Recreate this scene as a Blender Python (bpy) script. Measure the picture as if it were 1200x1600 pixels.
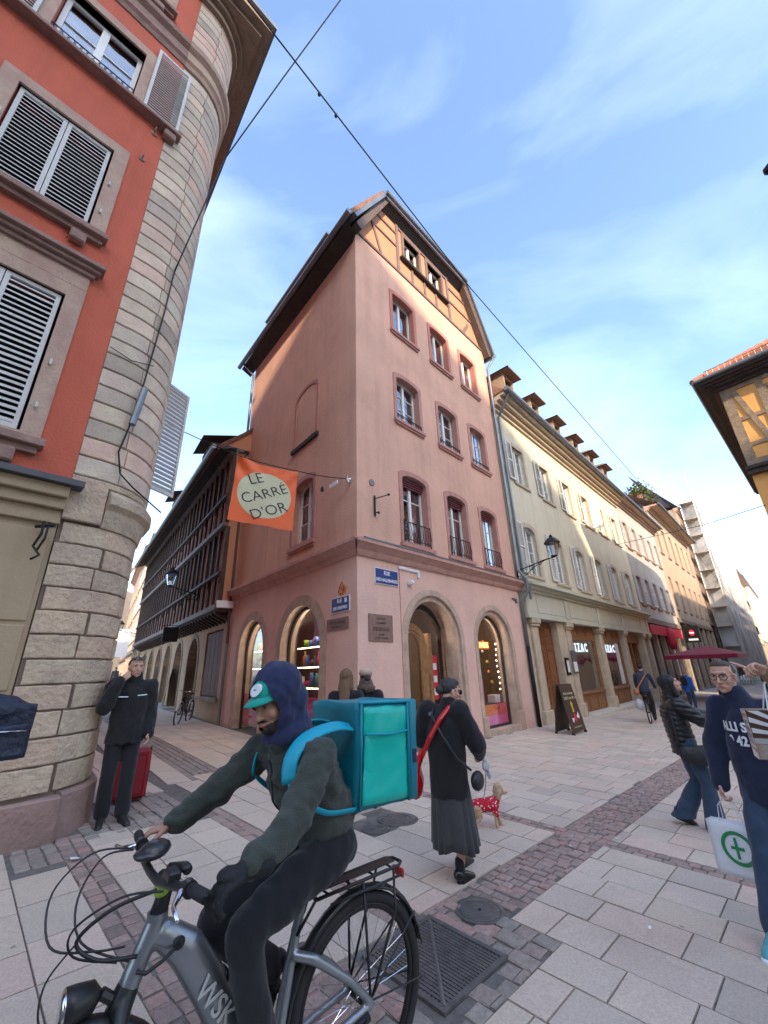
import bpy, bmesh, math, random
import numpy as np
from mathutils import Vector, Matrix, noise
from mathutils.geometry import tessellate_polygon
R_=math.radians; rnd=random.Random(7)
for o in list(bpy.data.objects): bpy.data.objects.remove(o)
SC=bpy.context.scene; COL=SC.collection
# ---------------------------------------------------------------- camera
F_=636.0; H=1.66
up=np.array([-52.,-1650.,F_]); up/=np.linalg.norm(up)
fy=np.array([0,0,1.])-up*up[2]; fy/=np.linalg.norm(fy); rx=np.cross(fy,up)
CM=np.array([rx,fy,up])
cam=bpy.data.cameras.new('camera'); co=bpy.data.objects.new('camera',cam); COL.objects.link(co)
cam.sensor_fit='HORIZONTAL'; cam.sensor_width=36; cam.lens=F_/1200*36; cam.clip_end=2000; cam.clip_start=.05
m=Matrix.Identity(4)
for i in range(3):
    m[i][0]=CM[i][0]; m[i][1]=-CM[i][1]; m[i][2]=-CM[i][2]
co.matrix_world=Matrix.Translation((0,0,H))@m
SC.camera=co; SC.render.resolution_x=768; SC.render.resolution_y=1024
# ---------------------------------------------------------------- light
SUN_EL=R_(27); SUN_AZ=R_(162)
w=bpy.data.worlds.new('World'); SC.world=w; w.use_nodes=True; nt=w.node_tree; N=nt.nodes; Lk=nt.links
bg=N['Background']; sky=N.new('ShaderNodeTexSky'); sky.sky_type='NISHITA'; sky.sun_disc=False
sky.sun_elevation=SUN_EL; sky.sun_rotation=SUN_AZ; sky.air_density=1.0; sky.dust_density=2.0; sky.ozone_density=2.1
tc=N.new('ShaderNodeTexCoord'); mp=N.new('ShaderNodeMapping'); mp.inputs['Scale'].default_value=(1.0,1.6,2.6); mp.inputs['Rotation'].default_value=(.3,.5,.6)
n1=N.new('ShaderNodeTexNoise'); n1.inputs['Scale'].default_value=1.5; n1.inputs['Detail'].default_value=7; n1.inputs['Roughness'].default_value=.52; n1.inputs['Distortion'].default_value=.7
cr=N.new('ShaderNodeValToRGB'); cr.color_ramp.elements[0].position=.42; cr.color_ramp.elements[1].position=.95
cr.color_ramp.elements[0].color=(0.0,0.0,0.0,1); cr.color_ramp.elements[1].color=(.45,.45,.45,1)
mx=N.new('ShaderNodeMixRGB'); mx.inputs[2].default_value=(3.6,4.3,5.4,1)
Lk.new(tc.outputs['Generated'],mp.inputs[0]); Lk.new(mp.outputs[0],n1.inputs[0]); Lk.new(n1.outputs[0],cr.inputs[0])
Lk.new(cr.outputs[0],mx.inputs[0]); Lk.new(sky.outputs[0],mx.inputs[1]); Lk.new(mx.outputs[0],bg.inputs[0])
bg.inputs[1].default_value=.15
sl=bpy.data.lights.new('sun','SUN'); sl.energy=2.0; sl.angle=R_(.6); sl.color=(1,.78,.55)
so=bpy.data.objects.new('sun',sl); COL.objects.link(so)
sd=Vector((math.sin(SUN_AZ)*math.cos(SUN_EL),math.cos(SUN_AZ)*math.cos(SUN_EL),math.sin(SUN_EL)))
so.rotation_euler=sd.to_track_quat('Z','Y').to_euler()
SC.view_settings.view_transform='Standard'; SC.view_settings.look='None'; SC.view_settings.exposure=1.96; SC.view_settings.gamma=1
SC.view_settings.use_curve_mapping=False
SC.render.engine='CYCLES'; SC.cycles.max_bounces=8; SC.cycles.diffuse_bounces=5; SC.cycles.transparent_max_bounces=16
# ---------------------------------------------------------------- picture geometry (used only to find where things stand)
def ray(px,py): return CM@np.array([px-600.,py-800.,F_])
SL=-.03
def gz(x,y=0): return SL*x
def gnd(px,py):
    r=ray(px,py); t=-H/(r[2]-SL*r[0]); return Vector((r[0]*t,r[1]*t,H+r[2]*t))
def at(px,py,Y):
    r=ray(px,py); t=Y/r[1]; return Vector((r[0]*t,Y,H+r[2]*t))
def atd(px,py,d):
    r=ray(px,py); t=d/math.hypot(r[0],r[1]); return Vector((r[0]*t,r[1]*t,H+r[2]*t))
# ---------------------------------------------------------------- materials
MC={}
def M(name,col,rough=.8,metal=0,var=.15,scale=3,bump=0,bs=60,rv=0,col2=None,streak=0,emit=0,spec=.5,det=6,sheen=0,gum=0,patch=0):
    if name in MC: return MC[name]
    m=bpy.data.materials.new(name); m.use_nodes=True; t=m.node_tree; n=t.nodes; l=t.links; b=n['Principled BSDF']
    b.inputs['Roughness'].default_value=rough; b.inputs['Metallic'].default_value=metal
    b.inputs['Specular IOR Level'].default_value=spec
    if sheen: b.inputs['Sheen Weight'].default_value=sheen
    g=n.new('ShaderNodeNewGeometry'); src=None
    c=tuple(col)+(1,); c2=tuple(col2)+(1,) if col2 else tuple(x*(1-var) for x in col)+(1,)
    if var or col2:
        no=n.new('ShaderNodeTexNoise'); no.inputs['Scale'].default_value=scale; no.inputs['Detail'].default_value=det; no.inputs['Roughness'].default_value=.65
        l.new(g.outputs['Position'],no.inputs[0])
        cr=n.new('ShaderNodeValToRGB'); cr.color_ramp.elements[0].position=.35; cr.color_ramp.elements[1].position=.68
        cr.color_ramp.elements[0].color=c2; cr.color_ramp.elements[1].color=c
        l.new(no.outputs[0],cr.inputs[0]); src=cr.outputs[0]
    if streak:
        mp=n.new('ShaderNodeMapping'); mp.inputs['Scale'].default_value=(5,5,.35); l.new(g.outputs['Position'],mp.inputs[0])
        no=n.new('ShaderNodeTexNoise'); no.inputs['Scale'].default_value=1; no.inputs['Detail'].default_value=8; l.new(mp.outputs[0],no.inputs[0])
        mr=n.new('ShaderNodeMapRange'); mr.inputs[1].default_value=.45; mr.inputs[2].default_value=.75; mr.inputs[3].default_value=0; mr.inputs[4].default_value=streak
        l.new(no.outputs[0],mr.inputs[0]); mi=n.new('ShaderNodeMixRGB'); mi.blend_type='MULTIPLY'; mi.inputs[2].default_value=(.45,.42,.4,1)
        l.new(mr.outputs[0],mi.inputs[0]); l.new(src,mi.inputs[1]); src=mi.outputs[0]
    if rv:
        oi=n.new('ShaderNodeObjectInfo'); ad=n.new('ShaderNodeMath'); ad.operation='ADD'; fr=n.new('ShaderNodeMath'); fr.operation='FRACT'
        l.new(oi.outputs['Random'],ad.inputs[0]); l.new(g.outputs['Random Per Island'],ad.inputs[1]); l.new(ad.outputs[0],fr.inputs[0])
        cr=n.new('ShaderNodeValToRGB'); e=cr.color_ramp.elements; k=[(1-rv,1-rv,1-rv),(1,1,1),(1+rv*.3,1-rv*.35,1-rv*.4),(1+rv*.5,1+rv*.4,1+rv*.3),(1-rv*.5,1-rv*.5,1-rv*.45),(1.0,.97,.93)]
        e[0].color=k[0]+(1,); e[1].color=k[-1]+(1,); e[1].position=.95
        for i in range(1,5): q=e.new(i/5.2); q.color=k[i]+(1,)
        mi=n.new('ShaderNodeMixRGB'); mi.blend_type='MULTIPLY'; mi.inputs[0].default_value=1
        l.new(fr.outputs[0],cr.inputs[0]); l.new(cr.outputs[0],mi.inputs[2])
        if src: l.new(src,mi.inputs[1])
        else: mi.inputs[1].default_value=c
        src=mi.outputs[0]
    def mult(fac,colr):
        nonlocal src
        mi=n.new('ShaderNodeMixRGB'); mi.blend_type='MULTIPLY'; mi.inputs[2].default_value=(*colr,1); l.new(fac,mi.inputs[0]); l.new(src,mi.inputs[1]); src=mi.outputs[0]
    if gum:
        vo=n.new('ShaderNodeTexVoronoi'); vo.inputs['Scale'].default_value=2.6; vo.inputs['Randomness'].default_value=1; l.new(g.outputs['Position'],vo.inputs[0])
        mr=n.new('ShaderNodeMapRange'); mr.inputs[1].default_value=.028; mr.inputs[2].default_value=.055; mr.inputs[3].default_value=gum; mr.inputs[4].default_value=0; l.new(vo.outputs['Distance'],mr.inputs[0]); mult(mr.outputs[0],(.38,.37,.38))
    if patch:
        no=n.new('ShaderNodeTexNoise'); no.inputs['Scale'].default_value=.9; no.inputs['Detail'].default_value=8; no.inputs['Roughness'].default_value=.7; l.new(g.outputs['Position'],no.inputs[0])
        mr=n.new('ShaderNodeMapRange'); mr.inputs[1].default_value=.48; mr.inputs[2].default_value=.72; mr.inputs[3].default_value=0; mr.inputs[4].default_value=patch; l.new(no.outputs[0],mr.inputs[0]); mult(mr.outputs[0],(.55,.53,.52))
    if src: l.new(src,b.inputs['Base Color'])
    else: b.inputs['Base Color'].default_value=c
    if bump:
        no=n.new('ShaderNodeTexNoise'); no.inputs['Scale'].default_value=bs; no.inputs['Detail'].default_value=5; l.new(g.outputs['Position'],no.inputs[0])
        bp=n.new('ShaderNodeBump'); bp.inputs['Strength'].default_value=bump; bp.inputs['Distance'].default_value=.6/bs*2
        l.new(no.outputs[0],bp.inputs['Height']); l.new(bp.outputs[0],b.inputs['Normal'])
    if emit:
        b.inputs['Emission Color'].default_value=c; b.inputs['Emission Strength'].default_value=emit
    MC[name]=m; return m
def glass(name,tint=(.9,.95,1),clear=.6,rough=.02):
    if name in MC: return MC[name]
    m=bpy.data.materials.new(name); m.use_nodes=True; t=m.node_tree; n=t.nodes; l=t.links; n.remove(n['Principled BSDF'])
    gl=n.new('ShaderNodeBsdfGlossy'); gl.inputs['Roughness'].default_value=rough; gl.inputs[0].default_value=(1,1,1,1)
    tr=n.new('ShaderNodeBsdfTransparent'); tr.inputs[0].default_value=(*tint,1)
    lw=n.new('ShaderNodeLayerWeight'); lw.inputs[0].default_value=.5; fr=n.new('ShaderNodeMath'); fr.operation='POWER'; fr.inputs[1].default_value=3.2; l.new(lw.outputs['Facing'],fr.inputs[0])
    mr=n.new('ShaderNodeMapRange'); mr.inputs[3].default_value=.04+(1-clear)*.3; mr.inputs[4].default_value=.75; l.new(fr.outputs[0],mr.inputs[0])
    no=n.new('ShaderNodeTexNoise'); no.inputs['Scale'].default_value=1.5; bp=n.new('ShaderNodeBump'); bp.inputs['Strength'].default_value=.15; bp.inputs['Distance'].default_value=.1
    g=n.new('ShaderNodeNewGeometry'); l.new(g.outputs['Position'],no.inputs[0]); l.new(no.outputs[0],bp.inputs['Height']); l.new(bp.outputs[0],gl.inputs['Normal'])
    mx=n.new('ShaderNodeMixShader'); l.new(mr.outputs[0],mx.inputs[0]); l.new(tr.outputs[0],mx.inputs[1]); l.new(gl.outputs[0],mx.inputs[2])
    l.new(mx.outputs[0],n['Material Output'].inputs[0]); MC[name]=m; return m
GL=glass('window_glass'); GLS=glass('shop_glass',(1,1,1),.88)
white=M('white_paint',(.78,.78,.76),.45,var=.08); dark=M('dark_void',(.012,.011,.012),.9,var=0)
iron=M('black_iron',(.02,.02,.022),.5,.6,var=.2); zinc=M('zinc_grey',(.22,.25,.28),.45,.6,var=.25,scale=2)
# ---------------------------------------------------------------- objects
def mesh(name,vs,fs,m=None,smooth=False):
    me=bpy.data.meshes.new(name); me.from_pydata([tuple(v) for v in vs],[],fs); me.update()
    if m:
        for q in (m if isinstance(m,(list,tuple)) else [m]): me.materials.append(q)
    if smooth: me.polygons.foreach_set('use_smooth',[True]*len(me.polygons))
    return me
def link(name,me,parent=None,loc=None,rz=None,scale=None,kind=None,label=None):
    o=bpy.data.objects.new(name,me); COL.objects.link(o)
    if parent is not None: o.parent=parent
    if loc is not None: o.location=loc
    if rz is not None: o.rotation_euler=(0,0,rz)
    if scale is not None: o.scale=scale
    if kind: o['kind']=kind
    if label: o['label']=label
    return o
def tag(o,label,cat,group=None):
    o['label']=label; o['category']=cat
    if group: o['group']=group
    return o
def thing(name,label,cat,loc=(0,0,0),rz=0,group=None):
    o=link(name,None,None,loc,rz); o.empty_display_size=.2; return tag(o,label,cat,group)
def dup(root,name=None,loc=None,rz=None,label=None,group=None):
    def cp(o,par):
        c=o.copy(); COL.objects.link(c)
        if par is not None: c.parent=par
        for ch in kids[o.name]: cp(ch,c)
        return c
    kids={}
    def walk(o):
        kids[o.name]=[c for c in o.children]
        for c in o.children: walk(c)
    walk(root); r=cp(root,root.parent)
    if loc is not None: r.location=loc
    if rz is not None: r.rotation_euler[2]=rz
    if label: r['label']=label
    if group: r['group']=group
    return r
class MB:
    """mesh builder; local coordinates (s, out, z) with out mirrored by sg"""
    def __init__(s,sg=1): s.v=[]; s.f=[]; s.mi=[]; s.sg=sg; s.cur=0
    def add(s,vs,fs):
        b=len(s.v); s.v+=[(v[0],v[1]*s.sg,v[2]) for v in vs]; s.f+=[tuple(i+b for i in f) for f in fs]; s.mi+=[s.cur]*len(fs); return s
    def box(s,x0,x1,y0,y1,z0,z1,ch=0):
        if ch:
            x0,x1=sorted((x0,x1)); y0,y1=sorted((y0,y1)); z0,z1=sorted((z0,z1)); c=ch; vs=[]
            for zz,i in ((z0,c),(z0+c,0),(z1-c,0),(z1,c)):
                for a,b in ((x0+i,y0+c),(x0+c,y0+i),(x1-c,y0+i),(x1-i,y0+c),(x1-i,y1-c),(x1-c,y1-i),(x0+c,y1-i),(x0+i,y1-c)): vs.append((a,b,zz))
            fs=[tuple(range(7,-1,-1)),tuple(range(24,32))]
            for k in range(3):
                for j in range(8): fs.append((k*8+j,k*8+(j+1)%8,k*8+8+(j+1)%8,k*8+8+j))
            return s.add(vs,fs)
        return s.add([(x0,y0,z0),(x1,y0,z0),(x1,y1,z0),(x0,y1,z0),(x0,y0,z1),(x1,y0,z1),(x1,y1,z1),(x0,y1,z1)],
            [(0,3,2,1),(4,5,6,7),(0,1,5,4),(1,2,6,5),(2,3,7,6),(3,0,4,7)])
    def slab(s,loops,y0,y1):
        """polygon loops in (s,z), first outer then holes, extruded from out y0 to y1"""
        L=[[Vector((p[0],p[1],0)) for p in lp] for lp in loops]; flat=[p for lp in L for p in lp]; n=len(flat)
        tr=tessellate_polygon(L); vs=[(p.x,y0,p.y) for p in flat]+[(p.x,y1,p.y) for p in flat]
        fs=[tuple(t) for t in tr]+[tuple(i+n for i in reversed(t)) for t in tr]; k=0
        for lp in L:
            c=len(lp)
            for i in range(c): a=k+i; b=k+(i+1)%c; fs.append((a,b,b+n,a+n))
            k+=c
        return s.add(vs,fs)
    def plan(s,loop,z0,z1):
        n=len(loop); tr=tessellate_polygon([[Vector((p[0],p[1],0)) for p in loop]])
        vs=[(p[0],p[1],z0) for p in loop]+[(p[0],p[1],z1) for p in loop]
        return s.add(vs,[tuple(t) for t in tr]+[tuple(i+n for i in reversed(t)) for t in tr]+[(i,(i+1)%n,(i+1)%n+n,i+n) for i in range(n)])
    def prof(s,pts,path,closed=False):
        """sweep 2D profile pts (a=sideways,b=up) along 3D path list of (point, side, upv)"""
        n=len(pts); vs=[]; fs=[]
        for P,sd,u in path:
            for a,b in pts: vs.append(tuple(P[i]+sd[i]*a+u[i]*b for i in range(3)))
        m=len(path)
        for i in range(m-1+(1 if closed else 0)):
            for j in range(n):
                a=i*n+j; b=i*n+(j+1)%n; c=((i+1)%m)*n+(j+1)%n; d=((i+1)%m)*n+j; fs.append((a,b,c,d))
        if not closed: fs.append(tuple(range(n))); fs.append(tuple(range((m-1)*n+n-1,(m-1)*n-1,-1)))
        return s.add(vs,fs)
    def tube(s,pts,r,n=8,cap=True,closed=False):
        pts=[Vector(p) for p in pts]; m=len(pts); vs=[]; fs=[]; prev=None
        for i,p in enumerate(pts):
            if closed: t=pts[(i+1)%m]-pts[i-1]
            else: t=(pts[min(i+1,m-1)]-pts[max(i-1,0)])
            if t.length<1e-9: t=Vector((0,0,1))
            t.normalize()
            a=prev if prev is not None else (Vector((0,0,1)) if abs(t.z)<.9 else Vector((1,0,0)))
            a=(a-t*a.dot(t)); a.normalize(); prev=a; b=t.cross(a); rr=r[i] if isinstance(r,(list,tuple)) else r
            for k in range(n):
                an=2*math.pi*k/n; q=p+a*(math.cos(an)*rr)+b*(math.sin(an)*rr); vs.append(tuple(q))
        for i in range(m if closed else m-1):
            for k in range(n): j=(i+1)%m; fs.append((i*n+k,i*n+(k+1)%n,j*n+(k+1)%n,j*n+k))
        if cap and not closed: fs.append(tuple(range(n-1,-1,-1))); fs.append(tuple(range((m-1)*n,m*n)))
        return s.add(vs,fs)
    def lathe(s,prof,c=(0,0,0),n=20,ax='z'):
        vs=[]; fs=[]; m=len(prof)
        for r,z in prof:
            for k in range(n):
                a=2*math.pi*k/n; x,y=r*math.cos(a),r*math.sin(a)
                q=(x,y,z) if ax=='z' else ((x,z,y) if ax=='y' else (z,x,y)); vs.append((q[0]+c[0],q[1]+c[1],q[2]+c[2]))
        for i in range(m-1):
            for k in range(n): fs.append((i*n+k,i*n+(k+1)%n,(i+1)*n+(k+1)%n,(i+1)*n+k))
        fs.append(tuple(range(n-1,-1,-1))); fs.append(tuple(range((m-1)*n,m*n)))
        return s.add(vs,fs)
    def mesh(s,name,m,smooth=False,fix=True):
        me=mesh(name,s.v,s.f,m,smooth)
        if any(s.mi): me.polygons.foreach_set('material_index',s.mi)
        if fix:
            b=bmesh.new(); b.from_mesh(me); bmesh.ops.recalc_face_normals(b,faces=b.faces); b.to_mesh(me); b.free()
            if smooth:
                me.polygons.foreach_set('use_smooth',[True]*len(me.polygons))
        return me
    def build(s,name,m,parent=None,smooth=False,**k): return link(name,s.mesh(name,m,smooth),parent,**k)
def autosm(o,ang=40):
    me=o.data; me.polygons.foreach_set('use_smooth',[True]*len(me.polygons)); b=bmesh.new(); b.from_mesh(me)
    for e in b.edges:
        if len(e.link_faces)==2 and e.calc_face_angle(0)>R_(ang): e.smooth=False
    b.to_mesh(me); b.free(); return o
def text(s,size,m,parent,loc,rot,name='lettering',ext=.004,align='CENTER',bold=0,sx=1,loc_scale=None):
    cu=bpy.data.curves.new(name,'FONT'); cu.body=s; cu.size=size; cu.extrude=ext; cu.align_x=align; cu.align_y='CENTER'; cu.offset=bold; cu.resolution_u=3
    t=bpy.data.objects.new(name,cu); COL.objects.link(t); dg=bpy.context.evaluated_depsgraph_get()
    me=bpy.data.meshes.new_from_object(t.evaluated_get(dg)); bpy.data.objects.remove(t); me.materials.clear(); me.materials.append(m)
    if sx!=1:
        for v in me.vertices: v.co.x*=sx
    o=link(name,me,parent); o.matrix_local=Matrix.Translation(loc)@rot; return o
# ---------------------------------------------------------------- street frames
def hd(px,py):
    r=ray(px,py); v=Vector((r[0],r[1],0)); return v.normalized()
d1=hd(33,1063); d2=hd(1250,1022); C0=Vector((-.609,8.538,0)); nR=Vector((d2.y,-d2.x,0)); nL=Vector((-d1.y,d1.x,0))
AZ2=math.atan2(d2.y,d2.x); AZ1=math.atan2(d1.y,d1.x)
dT=hd(97,1060); nT=Vector((-dT.y,dT.x,0)); AZT=math.atan2(dT.y,dT.x); T0=C0+d1*7.2
def Rw(s,o,z=0): return C0+d2*s+nR*o+Vector((0,0,z))
def Lw(s,o,z=0): return C0+d1*s+nL*o+Vector((0,0,z))
def Rc(P): q=Vector(P)-C0; return q.dot(d2),q.dot(nR)
def Lc(P): q=Vector(P)-C0; return q.dot(d1),q.dot(nL)
# ================================================================ SETTING: ground
ex=Vector((.7071,.7071,SL*.7071)).normalized(); ey=Vector((-.7071,.7071,-SL*.7071)).normalized(); ez=ex.cross(ey)
GM=Matrix((ex,ey,ez)).transposed().to_4x4()
joint=M('joint_mortar',(.20,.18,.165),.95,var=.4,scale=9,bump=.4,bs=40)
slabm=M('granite_slab',(.68,.575,.47),.75,var=.24,scale=70,bump=.22,bs=140,rv=.17,det=3,gum=.8,patch=.4)
settm=M('porphyry_sett',(.44,.32,.275),.7,var=.4,scale=30,bump=.5,bs=60,rv=.32,col2=(.30,.235,.20),patch=.4)
greyset=M('grey_sett',(.36,.315,.275),.8,var=.3,scale=20,bump=.5,bs=50,rv=.25)
# far ground: plain sheet reaching the horizon, with a slab-like pattern where slabs are too small to tell apart
def far_mat():
    m=bpy.data.materials.new('far_paving'); m.use_nodes=True; t=m.node_tree; n=t.nodes; l=t.links; b=n['Principled BSDF']; b.inputs['Roughness'].default_value=.85
    g=n.new('ShaderNodeNewGeometry'); mp=n.new('ShaderNodeMapping'); mp.inputs['Rotation'].default_value=(0,0,R_(45)); l.new(g.outputs['Position'],mp.inputs[0])
    br=n.new('ShaderNodeTexBrick'); br.inputs['Scale'].default_value=1; br.inputs['Brick Width'].default_value=.48; br.inputs['Row Height'].default_value=.36; br.inputs['Mortar Size'].default_value=.012
    br.inputs['Color1'].default_value=(.44,.40,.37,1); br.inputs['Color2'].default_value=(.36,.32,.30,1); br.inputs['Mortar'].default_value=(.14,.13,.12,1)
    l.new(mp.outputs[0],br.inputs[0]); l.new(br.outputs[0],b.inputs['Base Color']); return m
pave=link('pavement',mesh('pavement',[(-30,-40,.017),(90,-40,.017),(90,60,.017),(-30,60,.017)],[(0,1,2,3)],joint)); pave.matrix_world=GM; pave['kind']='structure'
gs=link('ground',mesh('ground',[(-700,-700,-.0),(700,-700,0),(700,700,0),(-700,700,0)],[(0,1,2,3)],far_mat())); gs.matrix_world=Matrix.Translation((0,0,-.03))@GM; gs['kind']='structure'
fp=link('distant_paving',mesh('distant_paving',[(22,-40,.024),(90,-40,.024),(90,8,.024),(22,8,.024)],[(0,1,2,3)],MC.get('x') or gs.data.materials[0]),pave,kind='stuff')
fp2=link('distant_paving',mesh('distant_paving',[(-30,21,.0242),(22,21,.0242),(22,60,.0242),(-30,60,.0242)],[(0,1,2,3)],gs.data.materials[0]),pave,kind='stuff')
def uv2w(u,v): return Vector((.7071*(u+v),.7071*(u-v),0))
def inside(u,v,mar=.05):
    P=uv2w(u,v); rs,ro=Rc(P); ls,lo=Lc(P)
    if rs>-.1 and ro<-mar+(.0) and ls>-.1 and lo<-mar: return True      # behind both facades of the corner house
    if ls>7 and lo<-mar-.13*(ls-7)*.5 and rs>0 and ro<0: return True
    if rs<-4.3 and ro<.3 and lo>4.2: return True
    if rs>11 and ro>7.0: return True
    return False
def P_ok(u,v,ls,lo): return lo>-.2 or ls>7
def isset(u,v):
    ls,lo=Lc(uv2w(u,v))
    if lo<4.35 and ls>.9 and u>2.8 and v<-3 and P_ok(u,v,ls,lo): return None
    if 2.13<u<2.83 and -2.51<v<-1.81: return None
    if -2.53<v<-2.05 and u>1.34: return 's'
    if -2.53<v<-1.68 and .9<u<3.17: return 'g' if v>-2.05 else 's'
    if 4.955<u<5.15 and -4.9<v<3: return 's'
    if 1.1<u<1.34 and -6.6<v<-2.5: return 's'
    if 2.52<u<2.76 and -6.3<v<-2.53: return 's'
    if 1.34<u<2.5 and -7.2<v<-5.75: return 'g'
    if .75<u<1.1 and v<-5.35 and v>-8: return 'g'
    return ''
pieces=[]
def piece(u0,u1,v0,v1,h,kind):
    u,v=(u0+u1)/2,(v0+v1)/2; P=uv2w(u,v); d=math.hypot(P.x,P.y)
    if d>30 or P.y<.6: return
    # in front of the camera with some margin
    a=abs(math.atan2(P.x,P.y));
    if a>R_(56): return
    if inside(u,v): return
    if (uv2w(u,v)-Vector((.75*0+.60,3.79,0))).length<.19: return
    if (P-Vector((.05,5.70,0))).length<.26 or (P-Vector((-.2,5.39,0))).length<.16: return
    sz=(u1-u0)*(v1-v0)/d**3*1.0
    pieces.append((sz,u,-v,u1-u0,v1-v0,h,kind,0))
def rows(u0,u1,v0,v1,pitch=.358,ln=.44):
    n=max(1,round((u1-u0)/pitch)); p=(u1-u0)/n
    for i in range(n):
        a=u0+i*p; v=v0-rnd.random()*ln
        while v<v1:
            L=ln*rnd.choice((.78,.9,1,1.1,1.25)) ; va,vb=max(v,v0),min(v+L,v1)
            if vb-va>.06:
                if isset(a+p/2,(va+vb)/2)=='' : piece(a+.006,a+p-.006,va+.006,vb-.006,.03+rnd.uniform(-.0025,.0025),'slab')
            v+=L
rows(3.17,4.955,-2.05,6); rows(5.15,22,-2.05,8); rows(-.6,3.17,-1.68,6); rows(5.15,22,-21,-2.53); rows(2.76,4.955,-21,-2.53,.36,.5)
rows(1.34,2.52,-21,-2.53,.39,.46); rows(-2,1.1,-21,-1.68,.385,.46)
# setts
def setts(u0,u1,v0,v1,sz=.1):
    nu=max(1,round((u1-u0)/sz)); pu=(u1-u0)/nu
    for i in range(nu):
        v=v0-rnd.random()*sz
        while v<v1:
            L=sz*rnd.uniform(.75,1.5); a=u0+i*pu; va=max(v,v0); vb=min(v+L,v1)
            k=isset(a+pu/2,(va+vb)/2)
            if vb-va>.035 and k in('s','g'):
                j=lambda:rnd.uniform(-.007,.007); piece(a+.007+j(),a+pu-.007+j(),va+.006,vb-.006,.028+rnd.uniform(-.006,.006),'sett' if k=='s' else 'gsett')
            v+=L
setts(1.34,14,-2.53,-2.05,.096); setts(.9,3.17,-2.53,-1.68,.13); setts(4.955,5.15,-4.9,3,.098); setts(1.1,1.34,-6.6,-2.5,.12); setts(2.52,2.76,-6.3,-2.53,.12)
setts(1.34,2.5,-7.2,-5.75,.13); setts(.75,1.1,-8,-5.35,.13)
s_=.7
while s_<30:      # dark setts of the gutter strip up the left street, laid along the street
    for k in range(5):
        P=Lw(s_+rnd.uniform(-.02,.02)+k*.03,2.08+.058+k*.115); d=math.hypot(P.x,P.y)
        if not (2.4<(P.x+P.y)*.7071<2.78): pieces.append((.012/d**3,.7071*(P.x+P.y),-.7071*(P.x-P.y),.105+d*.002,.1,.028+rnd.uniform(-.005,.005),'gsett',AZ1-R_(45)))
    s_+=.118
o_=-3.5
while o_<4.3:
    if not(2.05<o_+.18<2.66):
        s_=.95-rnd.random()*.3
        while s_<32:
            L_=.46*rnd.choice((.8,1,1.2)); P=Lw(s_+L_/2,o_+.18); u,v=.7071*(P.x+P.y),.7071*(P.x-P.y); d=math.hypot(P.x,P.y)
            if s_+L_/2>.9 and u>2.78 and not inside(u,v) and not(4.95<u<5.15 and v>-4.9) and d<32 and not (o_<-.05 and s_<7.2): pieces.append((.17/d**3,u,-v,L_-.012,.348,.03+rnd.uniform(-.0025,.0025),'slab',AZ1-R_(45)))
            s_+=L_
    if abs(o_-(2.08-.36*1))<.19 and o_<2.08-.36: o_=2.08-.36
    elif 1.7<o_<2.0: o_=2.655
    else: o_+=.36
def piece_mesh(name,m,c):
    vs=[(-.5,-.5,0),(.5,-.5,0),(.5,.5,0),(-.5,.5,0)]+[(-.5,-.5,1-c*2),(.5,-.5,1-c*2),(.5,.5,1-c*2),(-.5,.5,1-c*2)]+[(-.5+c,-.5+c,1),(.5-c,-.5+c,1),(.5-c,.5-c,1),(-.5+c,.5-c,1)]
    fs=[(8,9,10,11)]+[(i,(i+1)%4,(i+1)%4+4,i+4) for i in range(4)]+[(i+4,(i+1)%4+4,(i+1)%4+8,i+8) for i in range(4)]
    return vs,fs
pv={'slab':piece_mesh('s',0,.017),'sett':piece_mesh('s',0,.1),'gsett':piece_mesh('s',0,.1)}
pm={'slab':slabm,'sett':settm,'gsett':greyset}
bm_={k:mesh('paving_slab' if k=='slab' else 'sett',*pv[k],pm[k]) for k in pv}
pieces.sort(reverse=True); cnt={'slab':0,'sett':0,'gsett':0}; cap={'slab':300,'sett':220,'gsett':79}; rest={k:MB() for k in pv}
for sz,cx,cy,sx,sy,h,k,rot in pieces:
    c=(cx,cy); a=rot+(rnd.uniform(-.06,.06) if k!='slab' else rnd.uniform(-.004,.004))
    if cnt[k]<cap[k]:
        cnt[k]+=1; o=link('paving_slab' if k=='slab' else 'sett',bm_[k],pave,(c[0],c[1],0),a,(sx,sy,h)); o.rotation_euler=(rnd.uniform(-.006,.006)*(1 if k=='slab' else 5),rnd.uniform(-.006,.006)*(1 if k=='slab' else 5),a)
    else:
        vs,fs=pv[k]; ca,sa=math.cos(a),math.sin(a); rest[k].add([(c[0]+(x*sx*ca-y*sy*sa),c[1]+(x*sx*sa+y*sy*ca),z*h) for x,y,z in vs],fs)
for k in rest: link('distant_slabs' if k=='slab' else 'distant_setts',mesh('rest',rest[k].v,rest[k].f,pm[k]),pave,kind='stuff')
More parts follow.
